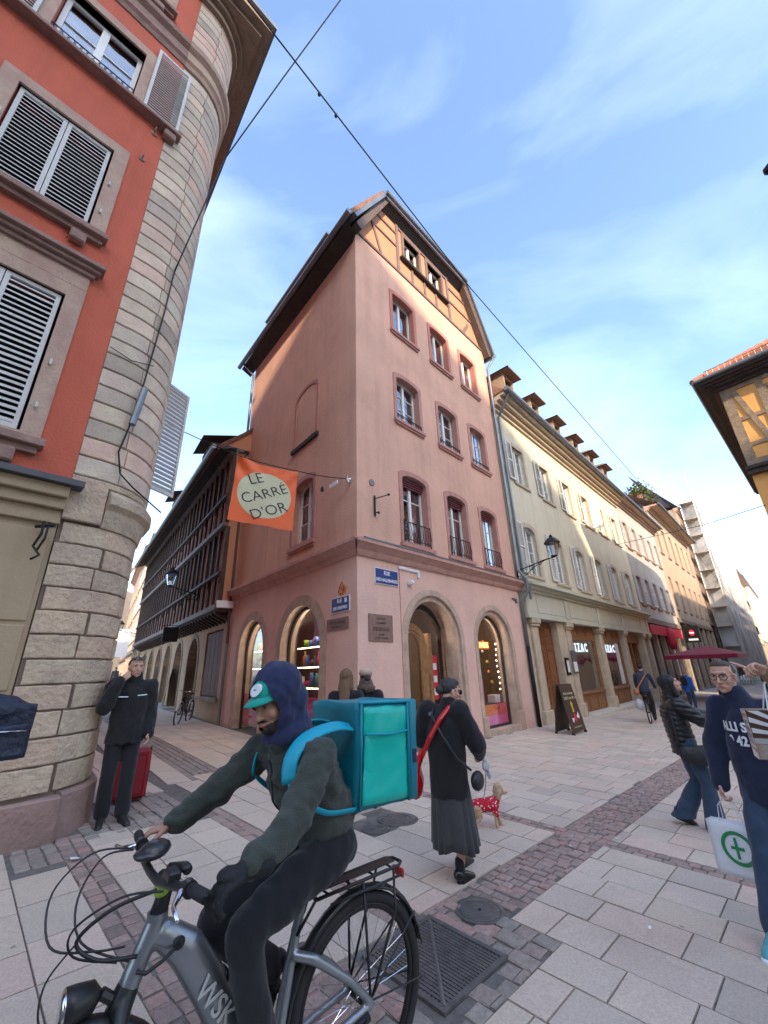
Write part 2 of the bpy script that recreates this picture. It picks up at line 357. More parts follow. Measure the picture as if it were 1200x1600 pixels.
# metal covers
castiron=M('cast_iron',(.24,.23,.22),.55,.7,var=.35,scale=14,bump=.2,bs=60)
def gp(u,v,z=0): return GM@Vector((u,-v,z))
g=thing('drain_grate','square cast iron grate with a fine mesh of holes by the rear wheel','drain grate',(0,0,0)); g.matrix_world=Matrix.Translation(gp(2.48,-2.16))@GM
b=MB(); S=.315
for a in ((-S,S,-S,-S+.035),(-S,S,S-.035,S),(-S,-S+.035,-S+.035,S-.035),(S-.035,S,-S+.035,S-.035)): b.box(*a,0,.034)
b.build('frame',castiron,g)
MB().box(-S,S,-S,S,.0185,.0205).build('pit',dark,g)
b=MB(); n=21
for i in range(1,n): t=-S+.035+(2*S-.07)*i/n; b.box(t-.0085,t+.0085,-S+.035,S-.035,.021,.032); b.box(-S+.035,S-.035,t-.0085,t+.0085,.012,.0285)
b.build('bar',castiron,g,kind='stuff')
MB().tube([(-S+.03,-S+.03,.03),(S-.03,S-.03,.03)],.012,6).build('crossbar',castiron,g)
for (u,v,r,l) in ((2.48+.0,0,0,0),):
    pass
def cover(x,y,r,label,plain=False):
    z=gz(x); c=thing('manhole_cover',label,'manhole cover',(0,0,0)); c.matrix_world=Matrix.Translation((x,y,z))@GM
    b=MB().lathe([(r+.035,0),(r+.035,.032),(r+.008,.033),(r+.004,.026),(r,.026),(r,.031),(r*.9,.033),(.001,.033)],n=36); b.build('cover_plate',castiron,c,smooth=False)
    if plain: MB().lathe([(.012,.033),(.012,.036),(.001,.036)],n=10).build('lifting_hole',dark,c); return
    for k in (.3,.52,.74): MB().tube([(r*k*math.cos(a*math.pi/14),r*k*math.sin(a*math.pi/14),.033) for a in range(28)],.005,6,closed=True).build('relief_ring',castiron,c)
    b=MB()
    for k in range(16):
        a=k*math.pi/8; b.tube([(math.cos(a)*r*.82,math.sin(a)*r*.82,.033),(math.cos(a)*r*.95,math.sin(a)*r*.95,.033)],.006,5)
    b.build('relief_rib',castiron,c)
cover(.60,3.79,.145,'round plain cast iron cover in the band of setts beside the square grate',True)
cover(.05,5.70,.2,'larger round patterned cover in the slabs behind the woman in the skirt')
cover(-.2,5.39,.12,'small round cover beside the larger patterned one under the delivery box')
# ================================================================ window helpers
def arch(s0,s1,z0,z1,rise,n=14,off=0):
    s0-=off; s1+=off; z1+=off; c=(s0+s1)/2; a=(s1-s0)/2; zs=z1-rise
    pts=[(s0,z0),(s1,z0)]
    if rise<=0.001: return pts+[(s1,z1),(s0,z1)]
    return pts+[(c+a*math.cos(t),zs+rise*math.sin(t)) for t in [math.pi*i/n for i in range(n+1)]]
def archz(s,s0,s1,z1,rise):
    if rise<=0.001: return z1
    c=(s0+s1)/2; a=(s1-s0)/2; u=max(0,1-((s-c)/a)**2); return z1-rise+rise*math.sqrt(u)
def window(par,sg,s0,s1,z0,z1,rise=0,rec=.18,cols=2,rows=3,fm=None,surr=None,sm=None,sill=None,rail=0,curtain=None,panes=True,fw=.05,label=None,back=True,mun=.022,sp=.025):
    """casement window: frame mesh with child panes, surround, sill, railing, curtains"""
    fm=fm or white; b=MB(sg); f=fw
    inner=arch(s0+f,s1-f,z0+f,z1-f,max(0,rise-.01) if rise>.02 else rise)
    b.slab([arch(s0,s1,z0,z1,rise),inner],-rec-.05,-rec)
    c=(s0+s1)/2
    # meeting stile(s)
    W=(s1-s0-2*f)/cols
    for k in range(1,cols): x=s0+f+W*k; b.box(x-f*.8,x+f*.8,-rec-.045,-rec+.012,z0+f,archz(x,s0,s1,z1,rise)-f*.8)
    cells=[]
    for k in range(cols):
        a=s0+f+W*k+(f*.8 if k else 0); e=s0+f+W*(k+1)-(f*.8 if k<cols-1 else 0)
        zt=min(archz(a,s0,s1,z1,rise),archz(e,s0,s1,z1,rise))-f
        for r in range(1,rows): z=z0+f+(z1-z0-2*f)*r/rows; b.box(a,e,-rec-.04,-rec-.008,z-mun/2,z+mun/2)
        for r in range(rows):
            za=z0+f+(z1-z0-2*f)*r/rows; zb=z0+f+(z1-z0-2*f)*(r+1)/rows
            cells.append((a,e,za,zb,r==rows-1))
    w=b.build('window',fm,par); 
    if label: w['label']=label
    if panes:
        for a,e,za,zb,top in cells:
            if top and rise>.02:
                pts=[(a,za),(e,za)]+[(x,archz(x,s0,s1,z1,rise)-f*.8) for x in [e+(a-e)*i/6 for i in range(7)]]
                MB(sg).slab([pts],-rec-.034,-rec-.028).build('pane',GL,w)
            else: MB(sg).box(a,e,-rec-.034,-rec-.028,za,zb).build('pane',GL,w)
    else: MB(sg).slab([arch(s0+f*.6,s1-f*.6,z0+f*.6,z1-f*.6,rise)],-rec-.034,-rec-.028).build('pane',GL,w)
    if surr:
        b=MB(sg); b.slab([arch(s0-surr,s1+surr,z0-surr*.3,z1+surr,rise),arch(s0,s1,z0,z1,rise)],-.14 if rec>.15 else -.05,sp); b.build('surround',sm,w)
    if sill:
        b=MB(sg); sw=surr or .08; b.box(s0-sw-.03,s1+sw+.03,-.05,.09,z0-.16,z0-.07); b.box(s0-sw,s1+sw,-.04,.055,z0-.22,z0-.1601); b.build('sill',sill,w)
    if rail:
        b=MB(sg); zr=z0+rail; b.tube([(s0-.02,.03,zr),(s1+.02,.03,zr)],.014,6); b.tube([(s0-.02,.03,z0+.06),(s1+.02,.03,z0+.06)],.01,6)
        n=max(2,int((s1-s0)/.11))
        for i in range(n+1):
            x=s0+(s1-s0)*i/n
            if rail>.3: b.tube([(x,.03,z0-.02),(x,.035,z0+.12),(x+.0,.075,z0+rail*.35),(x,.06,z0+rail*.6),(x,.03,zr)],.0075,5)
            else: b.tube([(x,.03,z0),(x,.03,zr)],.006,4)
        for x in (s0-.02,s1+.02): b.tube([(x,.03,z0-.05),(x,.03,zr+.03)],.012,5)
        b.build('railing',iron,w)
    if curtain:
        b=MB(sg); n=10
        for side in (0,1):
            xs=[s0+.02,s0+(s1-s0)*.36] if side==0 else [s1-(s1-s0)*.36,s1-.02]
            vs=[]; 
            for i in range(n+1):
                x=xs[0]+(xs[1]-xs[0])*i/n; o=-rec-.16-.03*math.sin(i*2.1)
                vs+=[(x,o,z0+.03),(x,o,z1-.05)]
            b.add(vs,[(2*i,2*i+2,2*i+3,2*i+1) for i in range(n)])
        b.build('curtain',curtain,w)
    return w
def hole(s0,s1,z0,z1,rise=0,off=0): return arch(s0,s1,z0,z1,rise,off=off)[::-1]
def wall(par,sg,outer,holes,m,o0=-.3,o1=0,name='wall',label=None):
    b=MB(sg).slab([outer]+holes,o0,o1); b.v=[(x+(-y*sg)*.15,y,z) if abs(x)<.03 and y*sg<-.01 else (x,y,z) for x,y,z in b.v]; o=b.build(name,m,par)
    if label: o['label']=label
    return o
def shutter(par,sg,s0,s1,z0,z1,o,m,rise=0,side=0,n=None,ang=0,name='shutter',slats='one',hinge=None,th=.035):
    """louvred leaf; hinge=(s) and ang opens it from the wall plane"""
    b=MB(sg); f=.05; W=s1-s0
    b.box(0,f,0,th,z0,z1-.0); b.box(W-f,W,0,th,z0,z1); b.box(f,W-f,0,th,z0,z0+f*1.3); b.box(f,W-f,0,th,z1-f,z1); zm=(z0+z1)/2; 
    if slats=='one': b.box(f,W-f,0,th,zm-.03,zm+.03)
    n=n or int((z1-z0)/.055); st=(z1-z0-f*2.3)/n
    def sl(z): return [(f,.004,z+st*.62),(W-f,.004,z+st*.62),(W-f,.004,z+st*.80),(f,.004,z+st*.80),(f,th-.004,z+st*.12),(W-f,th-.004,z+st*.12),(W-f,th-.004,z+st*.34),(f,th-.004,z+st*.34)]
    FS=[(0,1,5,4),(3,7,6,2),(0,4,7,3),(1,2,6,5),(0,3,2,1),(4,5,6,7)]
    if slats=='one':
        for i in range(n):
            z=z0+f*1.3+i*st
            if abs(z+st/2-zm)>.04: b.add(sl(z),FS)
    o_=b.build(name,m,par); o_.location=(s0,o*sg,0)
    if ang: 
        if side==1: # hinge at far end
            o_.location=(s1,o*sg,0); o_.rotation_euler=(0,0,math.pi-ang) if False else (0,0,ang)
            for v in o_.data.vertices: v.co.x-=W
        else: o_.rotation_euler=(0,0,ang)
    if slats!='one':
        me=MB(sg).add(sl(0),FS).mesh('slat',m); dx=-W if (ang and side==1) else 0
        for i in range(n):
            q=link('slat',me,o_,(dx,0,z0+f*1.3+i*st)); q.rotation_euler=(rnd.uniform(-.12,.05)*sg if slats=='loose' else 0,0,0)
    return o_
# ================================================================ CORNER HOUSE (pink)
pink=M('pink_plaster',(.72,.435,.325),.92,var=.15,scale=.8,bump=.25,bs=25,streak=.18,patch=.18)
pinklow=M('pink_plaster_low',(.76,.50,.41),.92,var=.10,scale=1.6,bump=.25,bs=25,streak=.10,patch=.2)
orangepl=M('orange_plaster',(.52,.25,.14),.92,var=.12,scale=2,bump=.2,bs=25)
pinkst=M('pink_sandstone',(.52,.27,.225),.85,var=.2,scale=5,bump=.3,bs=40,streak=.2)
redst=M('red_painted_stone',(.52,.20,.15),.8,var=.15,scale=5,bump=.2,bs=40)
archst=M('arch_sandstone',(.62,.46,.36),.9,var=.3,scale=3.5,bump=.5,bs=30,streak=.35)
cornst=M('cornice_stone',(.60,.35,.29),.85,var=.2,scale=3,bump=.2,bs=30,streak=.3)
dwood=M('dark_wood',(.05,.038,.034),.8,var=.4,scale=5,bump=.3,bs=20)
beamw=M('grey_brown_beam',(.22,.15,.135),.85,var=.3,scale=6,bump=.3,bs=30)
tilem=M('roof_tile_clay',(.24,.13,.09),.85,var=.4,scale=6,bump=.3,bs=30,rv=.3)
oakw=M('oak_wood',(.36,.20,.09),.5,var=.35,scale=9,bump=.15,bs=30,col2=(.20,.10,.045))
curt=M('rose_curtain',(.5,.2,.18),.9,var=.2)
house=thing('corner_house','tall pink corner house with arched shop windows and a half timbered gable','house',C0)
def FR(s): return s   # frames: R = local x along d2 with out=-y ; L = child empty rotated
HR=link('street_front',None,house); HR.rotation_euler=(0,0,AZ2)
HL=link('street_front',None,house); HL.rotation_euler=(0,0,AZ1)
# the two fronts are plain carriers: bake them so that parts are direct children
def reparent(par,root,M4):
    for c in list(par.children):
        c.parent=root; c.matrix_local=M4@c.matrix_local
MR=Matrix.Rotation(AZ2,4,'Z'); ML=Matrix.Rotation(AZ1,4,'Z')
WR=7.35; WL=7.35; ZC=4.2; ZE=14.15
# ---- R front (gable front), sg=-1
rw=[(1.56,2.58,11.42,12.95,.09),(3.5,4.5,11.42,12.95,.09),(5.35,6.33,11.42,12.95,.09),
    (1.56,2.56,8.2,9.68,.13),(3.56,4.56,8.2,9.68,.13),(5.42,6.38,8.2,9.68,.13),
    (1.6,2.62,4.62,6.5,.16),(3.6,4.58,4.62,6.5,.16),(5.46,6.4,4.62,6.5,.16)]
gab=[(0,4.25),(WR,4.25),(WR,ZE),(0,ZE)]
wall(HR,-1,gab,[hole(*r,off=.02) for r in rw],pink,-.3,0)
doorh=(1.62,3.55,-.5,3.22,.965); shoph=(4.6,6.3,-.5,3.08,.85)
wall(HR,-1,[(0,-.5),(1.3,-.5),(WR,-.5),(WR,4.25),(0,4.25)],[arch(doorh[0]-.28,doorh[1]+.28,-.4,3.5,1.2)[::-1],arch(shoph[0]-.28,shoph[1]+.28,-.4,3.36,1.1)[::-1]],pinklow,-.3,.001)
for h,op,r2 in ((doorh,(3.5,1.2),0),(shoph,(3.36,1.1),0)):
    s0,s1=h[0],h[1]
    o=arch(s0-.28,s1+.28,-.45,op[0],op[1],22); i=arch(s0,s1,-.45,h[3],h[4],22)
    i2=arch(s0-.13,s1+.13,-.45,h[3]+.13,h[4]+.13,22)
    a=MB(-1).slab([o,i2[::-1]],-.42,.015).build('arch_surround',archst,HR)
    MB(-1).slab([i2,i[::-1]],-.44,-.06).build('inner_reveal',archst,a)
    for q in ((s0-.28,s0-.02),(s1+.02,s1+.28)): MB(-1).box(q[0]+.01,q[1]-.01,-.2,.05,-.4,.42,.015).build('pier_base',archst,a)
for i,r in enumerate(rw):
    third=i<3; first=i>5
    window(HR,-1,*r,rec=.19,cols=2,rows=1 if third else 3,surr=.13,sm=redst if third else pinkst,sill=pinkst,rail=.52 if first else (.11 if i in(3,4,5) else 0),curtain=curt if first else None,fw=.055)
    if first:
        s0,s1,z0,z1,rs=r; b=MB(-1); 
        for k in range(4): b.slab([[(s0+.03,z1-.30+k*.06),(s1-.03,z1-.30+k*.06),(s1-.03,z1-.27+k*.06),(s0+.03,z1-.27+k*.06)]],-.17,-.12+k*.012)
        b.build('rolled_blind',M('maroon_blind',(.16,.04,.05),.8),HR)
# string course wrapping the corner
cp=[(0,3.98),(.05,3.98),(.09,4.04),(.10,4.10),(.17,4.16),(.22,4.20),(.27,4.22),(.27,4.30),(.22,4.33),(0,4.38)]
# ---- gable: timber framed, half hipped roof
ZT=16.85; gt=[(0,ZE),(WR,ZE),(WR-.02,ZE+.02),(5.95,ZT),(1.25,ZT),(.02,ZE+.02)]
gws=[(2.35,3.22),(3.72,4.62)]; gwz=(15.15,16.3)
wall(HR,-1,[(.02,ZE),(WR-.02,ZE),(5.98,ZT),(1.25,ZT)],[hole(a,b_,*gwz) for a,b_ in gws],orangepl,-.25,-.02)
for a,b_ in gws: window(HR,-1,a,b_,*gwz,0,rec=.16,cols=2,rows=1,surr=.11,sm=beamw,fw=.055,sp=.03)
MB(-1).box(2.1,4.9,-.02,.13,14.98,15.10,.02).build('window_sill_beam',dwood,HR)
def beam(p,q,w=.14,o=.02,m=beamw,par=HR,sg=-1,name='timber_beam',d=.08):
    p=Vector(p); q=Vector(q); t=(q-p).normalized(); n=Vector((-t.y,t.x))*w/2
    return MB(sg).slab([[tuple(p+n),tuple(q+n),tuple(q-n),tuple(p-n)]],o-d,o).build(name,m,par)
def lx(z): return 1.25*(z-ZE)/(ZT-ZE)
def rxx(z): return WR-1.37*(z-ZE)/(ZT-ZE)
beam((.1,14.24),(WR-.1,14.24),.1,.03)
for s in (2.0,5.02): beam((s,14.3),(s,ZT-.1),.13,.022)
for s in (2.75,3.45,4.15): beam((s,14.3),(s,14.98),.1,.02)
beam((.65,15.45),(1.93,15.45),.09,.018); beam((.95,16.1),(1.93,16.1),.09,.018); beam((1.15,14.3),(.78,15.4),.1,.021)
beam((5.09,15.35),(rxx(15.35),15.35),.09,.018); beam((5.09,16.1),(rxx(16.1),16.1),.09,.018); beam((5.9,14.3),(6.35,15.0),.13,.021); 
beam((2.0,16.5),(5.0,16.5),.1,.018)
# verge boards
for a,b_ in (((-.08,ZE-.05),(1.3,ZT+.12)),((WR+.15,ZE-.25),(5.95,ZT+.1))): beam(a,b_,.24,.26,M('verge_wood',(.12,.09,.08),.8,var=.3),name='verge_board',d=.40)
for a,b_ in (((-.30,ZE+.1),(1.28,ZT+.32)),((WR+.40,ZE-.2),(6.05,ZT+.3))): beam(a,b_,.12,.36,zinc,name='verge_flashing',d=.56)
# ---- L front, sg=+1
lw=(1.98,3.05,4.88,6.72,.2); bw=(1.86,3.3,8.0,10.05,.3)
wall(HL,1,[(0,4.25),(WL,4.25),(WL,ZE),(0,ZE)],[hole(*lw,off=.02)],pink,-.3,0)
a1=(1.45,3.42,-.5,3.2,.98); a2=(4.5,6.25,-.5,3.15,.9)
wall(HL,1,[(0,-.5),(WL,-.5),(WL,4.25),(0,4.25)],[arch(a[0]-.3,a[1]+.28,-.4,a[3]+.26,1.2)[::-1] for a in (a1,a2)],pinklow,-.3,.001)
for h in (a1,a2):
    o=arch(h[0]-.3,h[1]+.28,-.45,h[3]+.26,1.2,22); i=arch(h[0],h[1],-.45,h[3],h[4],22)
    MB(1).slab([o,i[::-1]],-.42,.012).build('arch_surround',archst,HL)
window(HL,1,*lw,rec=.2,cols=2,rows=3,surr=.14,sm=pinkst,sill=pinkst,fw=.055,curtain=None)
bl=MB(1).slab([arch(*bw),arch(bw[0]+.1,bw[1]-.1,bw[2],bw[3]-.1,.27)[::-1]],-.02,.03).build('blind_window_frame',pinkst,HL)
MB(1).box(bw[0]-.05,bw[1]+.05,-.02,.08,bw[2]-.12,bw[2]).build('sill',dwood,bl)
# string course
for par,sg,L_ in ((HR,-1,7.5),(HL,1,7.3)):
    b=MB(sg); b.slab([[(0,0),(1,0),(1,1),(0,1)]],0,0) if 0 else None
    m0,m1=(-.0,L_); vs=[]; fs=[]; k=math.tan(R_(48))
    for j,(o,z) in enumerate(cp): vs.append((-o*(.9),o,z))
    for j,(o,z) in enumerate(cp): vs.append((L_,o,z))
    n=len(cp); fs=[(j,(j+1)%n,(j+1)%n+n,j+n) for j in range(n)]+[tuple(range(n)),tuple(range(2*n-1,n-1,-1))]
    b.add(vs,fs).build('string_course',cornst,par)
    MB(sg).box(-.02,L_+.05,.0,.285,4.302+.0,4.335).build('lead_flashing',zinc,par) if sg==-1 else None
# interior and shop rooms
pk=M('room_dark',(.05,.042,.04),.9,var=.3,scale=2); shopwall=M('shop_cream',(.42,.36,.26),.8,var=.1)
# roof (slopes follow d1; ridge runs from the gable away)
RI=(3.6,18.9)
ov=.28
def RP(s,o,z): return (s,-o,z)  # local R coords with out-> -y
def roofP(s,d,z): # s along d2, d = depth into the block along d1 (measured from R front)
    v=d2*s+d1*d; return (v.x,v.y,z)
Df=-ov; Db=WL+.55
b=MB()
P=roofP
b.add([P(-.45,Df,ZE-.02),P(-.45,Db,ZE-.02),P(1.15,Db,ZT+.1),P(1.15,Df,ZT+.1)],[(0,1,2,3)])
b.add([P(1.15,Df,ZT+.1),P(1.15,Db,ZT+.1),P(RI[0],Db,RI[1]),P(RI[0],1.4,RI[1])],[(0,1,2,3)])
b.add([P(1.15,Df,ZT+.1),P(RI[0],1.4,RI[1]),P(6.1,Df,ZT+.1)],[(0,1,2)])
b.add([P(WR+.4,Df,ZE-.02),P(WR+.4,Db,ZE-.02),P(6.1,Db,ZT+.1),P(6.1,Df,ZT+.1)],[(0,1,2,3)])
b.add([P(6.1,Df,ZT+.1),P(6.1,Db,ZT+.1),P(RI[0],Db,RI[1]),P(RI[0],1.4,RI[1])],[(0,1,2,3)])
b.add([P(0,Db-.4,ZE),P(WR,Db-.4,ZE),P(6,Db-.4,ZT),P(RI[0],Db-.4,RI[1]),P(1.2,Db-.4,ZT)],[(0,1,2,3,4)])
roof=b.build('roof',tilem,house)
md=roof.modifiers.new('s','SOLIDIFY'); md.thickness=.12; md.offset=-1
b=MB().prof([(-.02,-.1),(.06,-.06),(.06,.04),(-.02,.0)],[(P(-.45,Df-.1,ZE-.08),(-.76,-.645,0),(0,0,1)),(P(-.45,Db,ZE-.08),(-.76,-.645,0),(0,0,1))]); 
b=MB().tube([P(-.52,Df-.08,ZE-.02),P(-.52,Db+.1,ZE-.02)],.085,10); b.build('gutter',zinc,roof)
MB().tube([P(1.15,Df-.12,ZT+.04),P(6.05,Df-.12,ZT+.04)],.075,10).build('gutter',zinc,roof)
MB().tube([P(WR+.42,Df-.02,ZE-.06),P(WR+.42,Db,ZE-.06)],.075,10).build('gutter',zinc,roof)
# dark boarded soffit along left eave
b=MB(); 
b.add([P(-.44,Df+.02,ZE-.12),P(-.44,Db,ZE-.12),P(.0,Db,ZE-.30),P(.0,Df+.42,ZE-.30),P(0,Df+.42,ZE-.1),P(0,Db,ZE-.1)],[(0,1,2,3),(3,2,5,4)]).build('eave_soffit',dwood,roof)
b=MB(); b.add([P(1.1,Df+.02,ZT-.02),P(6.1,Df+.02,ZT-.02),P(6.0,0,ZT-.28),P(1.2,0,ZT-.28),P(1.2,0,ZT),P(6,0,ZT)],[(0,1,2,3),(3,2,5,4)]).build('eave_soffit',dwood,roof)
# dormer strip on the left slope
b=MB(); q=[]
for d in (1.6,5.9):
    pass
b.add([P(-.1,1.3,ZE+.35),P(-.1,5.6,ZE+.35),P(-.1,5.6,ZE+.95),P(-.1,1.3,ZE+.95),P(1.2,1.3,ZE+1.5),P(1.2,5.6,ZE+1.5),P(-.3,1.2,ZE+.92),P(-.3,5.7,ZE+.92),P(1.3,5.7,ZE+1.62),P(1.3,1.2,ZE+1.62)],[(0,1,2,3),(6,7,8,9),(0,3,4),(1,2,5)]).build('dormer',zinc,roof)
MB().tube([P(-.33,1.1,ZE+.9),P(-.33,5.8,ZE+.9)],.06,8).build('gutter',zinc,roof)
# down pipes
def pipe(par,pts,r,m,name='down_pipe'):
    o=MB().tube(pts,r,10).build(name,m,par,smooth=True); return o
dp=pipe(house,[P(-.5,Db-.3,ZE-.05),P(-.28,Db-.45,ZE-.35),P(-.12,WL-.12,ZE-.7),P(-.12,WL-.12,7.2)],.05,zinc)
dp2=pipe(house,[P(WR+.42,-.36,ZE-.1),P(WR+.25,-.2,ZE-.5),P(WR+.02,-.12,ZE-.9),P(WR+.02,-.12,4.7),P(WR+.08,-.36,4.35),P(WR+.08,-.36,3.95),P(WR-.02,-.10,3.6),P(WR-.02,-.10,2.2)],.055,zinc)
pipe(house,[P(WR-.02,-.10,2.2),P(WR-.02,-.10,-.15)],.062,iron)
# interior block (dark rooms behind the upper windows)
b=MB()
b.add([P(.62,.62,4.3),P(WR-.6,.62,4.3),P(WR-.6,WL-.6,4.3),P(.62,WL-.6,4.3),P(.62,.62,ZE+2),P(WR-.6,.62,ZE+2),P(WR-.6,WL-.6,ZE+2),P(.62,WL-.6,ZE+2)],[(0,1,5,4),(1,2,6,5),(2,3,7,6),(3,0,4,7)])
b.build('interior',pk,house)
b=MB(); b.add([P(.0,.0,4.25),P(WR,.0,4.25),P(WR,WL,4.25),P(0,WL,4.25)],[(0,1,2,3)]).build('shop_ceiling',shopwall,house)
b=MB(); b.add([P(1.3,1.3,-.4),P(WR-.35,1.3,-.4),P(WR-.35,1.3,4.2),P(1.3,1.3,4.2),P(1.3,WL-.4,-.4),P(1.3,WL-.4,4.2),P(WR-.35,.2,-.4),P(WR-.35,.2,4.2),P(.2,WL-.35,-.4),P(.2,WL-.35,4.2)],[(0,1,2,3),(0,4,5,3),(1,6,7,2),(4,8,9,5)]).build('shop_back_wall',M('shop_back',(.085,.055,.06),.8,var=.3,scale=2),house)
# ---- shop windows, door, goods
lampm=M('shop_lamp',(1,.78,.45),emit=3.2,var=0)
def panelq(par,sg,pts,o,m,name): return MB(sg).slab([pts],o-.02,o).build(name,m,par)
colm={k:M('panel_'+k,c,.5,var=.1,scale=3) for k,c in dict(red=(.62,.03,.05),orange=(.85,.22,.03),pink=(.85,.20,.55),lime=(.38,.55,.04),magenta=(.70,.03,.25),yellow=(.8,.6,.05),blue=(.05,.15,.45),teal=(.03,.30,.32),green=(.08,.28,.08),white=(.8,.78,.74),brown=(.2,.09,.05),purple=(.18,.04,.2)).items()}
def shopwin(par,sg,h,rec,cols,label):
    s0,s1,z0,z1,rs=h; zb=.12
    w=MB(sg).slab([arch(s0-.02,s1+.02,-.45,z1+.02,rs,20),arch(s0+.07,s1-.07,zb,z1-.07,rs-.05,20)[::-1]],-rec-.06,-rec).build('shop_window',dwood,par,label=label)
    MB(sg).slab([arch(s0+.05,s1-.05,zb-.02,z1-.05,rs-.04,20)],-rec-.035,-rec-.028).build('pane',GLS,w)
    MB(sg).box(s0-.1,s1+.1,-rec-.02,.03,-.5,.06).build('sill_step',archst,w)
    for (a,b_,za,zc,c) in cols: MB(sg).box(s0+.08+(s1-s0-.16)*a+.004,s0+.08+(s1-s0-.16)*b_-.004,-rec-.075,-rec-.045,za+.004,zc-.004).build('coloured_panel',colm[c],w)
    return w
sw1=shopwin(HR,-1,shoph,.26,[(0,.16,.12,.64,'lime'),(.16,.62,.37,.64,'orange'),(.62,1,.37,.64,'red'),(.16,.62,.12,.369,'pink'),(.62,1,.12,.369,'magenta')],None)
sw2=shopwin(HL,1,a1,.2,[(0,.5,.3,1.08,'magenta'),(.5,1,.3,1.08,'red')],None)
sw3=shopwin(HL,1,a2,.2,[(0,.34,.3,1.1,'purple'),(.34,.7,.3,1.1,'red'),(.7,1,.3,1.1,'magenta')],None)
shopgrp=[]
def goods(sg,M4,h,rec,zs,label,seed,lamps=True,shelfm=None,dens=.15):
    r=random.Random(seed); s0,s1,z0,z1,rs=h
    for z in zs:
        sh=thing('display_shelf','lit glass shelf %s'%label[0],'shelf',(0,0,0)); sh.matrix_world=Matrix.Translation(C0)@M4
        sh['label']='lit display shelf, %s of three, %s'%({0:'lowest',1:'middle',2:'uppermost'}[zs.index(z)],label[0]); sh['group']='lit shelves in the corner shop'
        MB(sg).box(s0+.12,s1-.12,-rec-.62,-rec-.22,z-.02,z).build('board',shelfm or colm['teal'],sh)
        b=MB(sg); b.box(s0+.15,s1-.15,-rec-.24,-rec-.225,z-.045,z-.022); b.build('light_strip',lampm,sh)
        x=s0+.2; cn=0; ow=['first','second','third','fourth','fifth','sixth','seventh','eighth','ninth','tenth','eleventh','twelfth','thirteenth','fourteenth','fifteenth','sixteenth']; shn={0:'lowest',1:'middle',2:'uppermost'}[zs.index(z)]
        while x<s1-.2:
            k=r.choice('ppjjbc'); c=r.choice(list(colm)); hgt=r.uniform(.2,.38); rad=r.uniform(.055,.09)
            if k=='p': pr=[(rad*.6,0),(rad,hgt*.3),(rad*.95,hgt*.5),(rad*.5,hgt*.72),(rad*.15,hgt*.78),(rad*.16,hgt*.85)]; nm,lb='teapot','round %s teapot on a shelf at %s'
            elif k=='j': pr=[(rad*.9,0),(rad*.9,hgt*.75),(rad*.7,hgt*.78),(rad*.7,hgt)]; nm,lb='tin','%s tin with a lid on a shelf at %s'
            elif k=='b': pr=[(rad*.7,0),(rad*.72,hgt*.7),(rad*.25,hgt*.95),(rad*.25,hgt*1.2)]; nm,lb='bottle','tall %s bottle on a shelf at %s'
            else: pr=[(rad*.45,0),(rad*.8,hgt*.15),(rad*1.0,hgt*.5)]; nm,lb='cup','%s cup on a shelf at %s'
            b=MB(sg).lathe(pr,(x,-rec-.36+r.uniform(-.05,.05),z),12)
            if k=='p': b.tube([(x+rad*.8,-rec-.36,z+hgt*.3),(x+rad*1.4,-rec-.36,z+hgt*.55)],rad*.16,6); b.tube([(x-rad*.85,-rec-.36,z+hgt*.5),(x-rad*1.4,-rec-.36,z+hgt*.42),(x-rad*.9,-rec-.36,z+hgt*.2)],rad*.1,6)
            o=b.build(nm,colm[c],None,smooth=True); o.matrix_world=Matrix.Translation(C0)@M4
            tag(o,'%s %s, %s along the %s shelf, %s'%(c,nm,ow[cn],shn,label[0]),nm,'goods on the shelves of the corner shop'); cn+=1; x+=rad*1.9+r.uniform(.0,.03)
goods(1,ML,a1,.2,[1.3,1.78,2.25],['arched window nearest the corner'],3)
goods(1,ML,a2,.2,[1.3,1.8,2.3],['far arched window, side street'],5)
for h_ in (a1,a2):
    MB(1).box(h_[0]+.05,h_[1]-.05,-1.0,-.96,-.3,3.0).build('display_back',M('display_plum',(.10,.05,.12),.8,var=.5,scale=5),HL)
goods(-1,MR,(1.75,2.75,0,0,0),.75,[1.15,1.6,2.05],['arched doorway'],9)
# hanging decorations in the right window
ow=['lowest','second lowest','third lowest','fourth lowest','fifth lowest','sixth lowest','seventh lowest','eighth lowest','seventh highest','sixth highest','fifth highest','fourth highest','third highest','second highest','highest']
for i in range(15):
    s=rnd.uniform(4.8,6.05); z=1.2+i*.095; oc=rnd.choice(['yellow','orange','green','lime','white']); o=MB(-1).lathe([(.01,-.035),(.045,-.01),(.04,.02),(.012,.05)],(s,-.6+rnd.uniform(-.1,.1),z),8).build('hanging_ornament',colm[oc],None)
    o.matrix_world=Matrix.Translation(C0)@MR; tag(o,'small %s ornament, %s of those hanging in the right arched window'%(oc,ow[i]),'ornament','ornaments hanging in the right shop window')
b=MB(-1)
for i in range(9): b.lathe([(.012,-.02),(.02,0),(.012,.02)],(6.12+.03*math.sin(i),-.4,1.0+i*.16),6)
o=b.build('light_string',lampm,None); o.matrix_world=Matrix.Translation(C0)@MR; tag(o,'string of small warm lights down the right edge of the arched window','light string')
o=MB(-1).box(4.85,5.3,-.75,-.45,.64,1.32,.03).build('display_box',colm['magenta'],None); o.matrix_world=Matrix.Translation(C0)@MR; tag(o,'bright pink display box standing in the arched window beside the door','box')
o=MB(-1).box(5.85,6.15,-.7,-.45,.64,.85,.01).build('display_box',colm['white'],None); o.matrix_world=Matrix.Translation(C0)@MR; tag(o,'small white box at the right end of the arched window display','box')
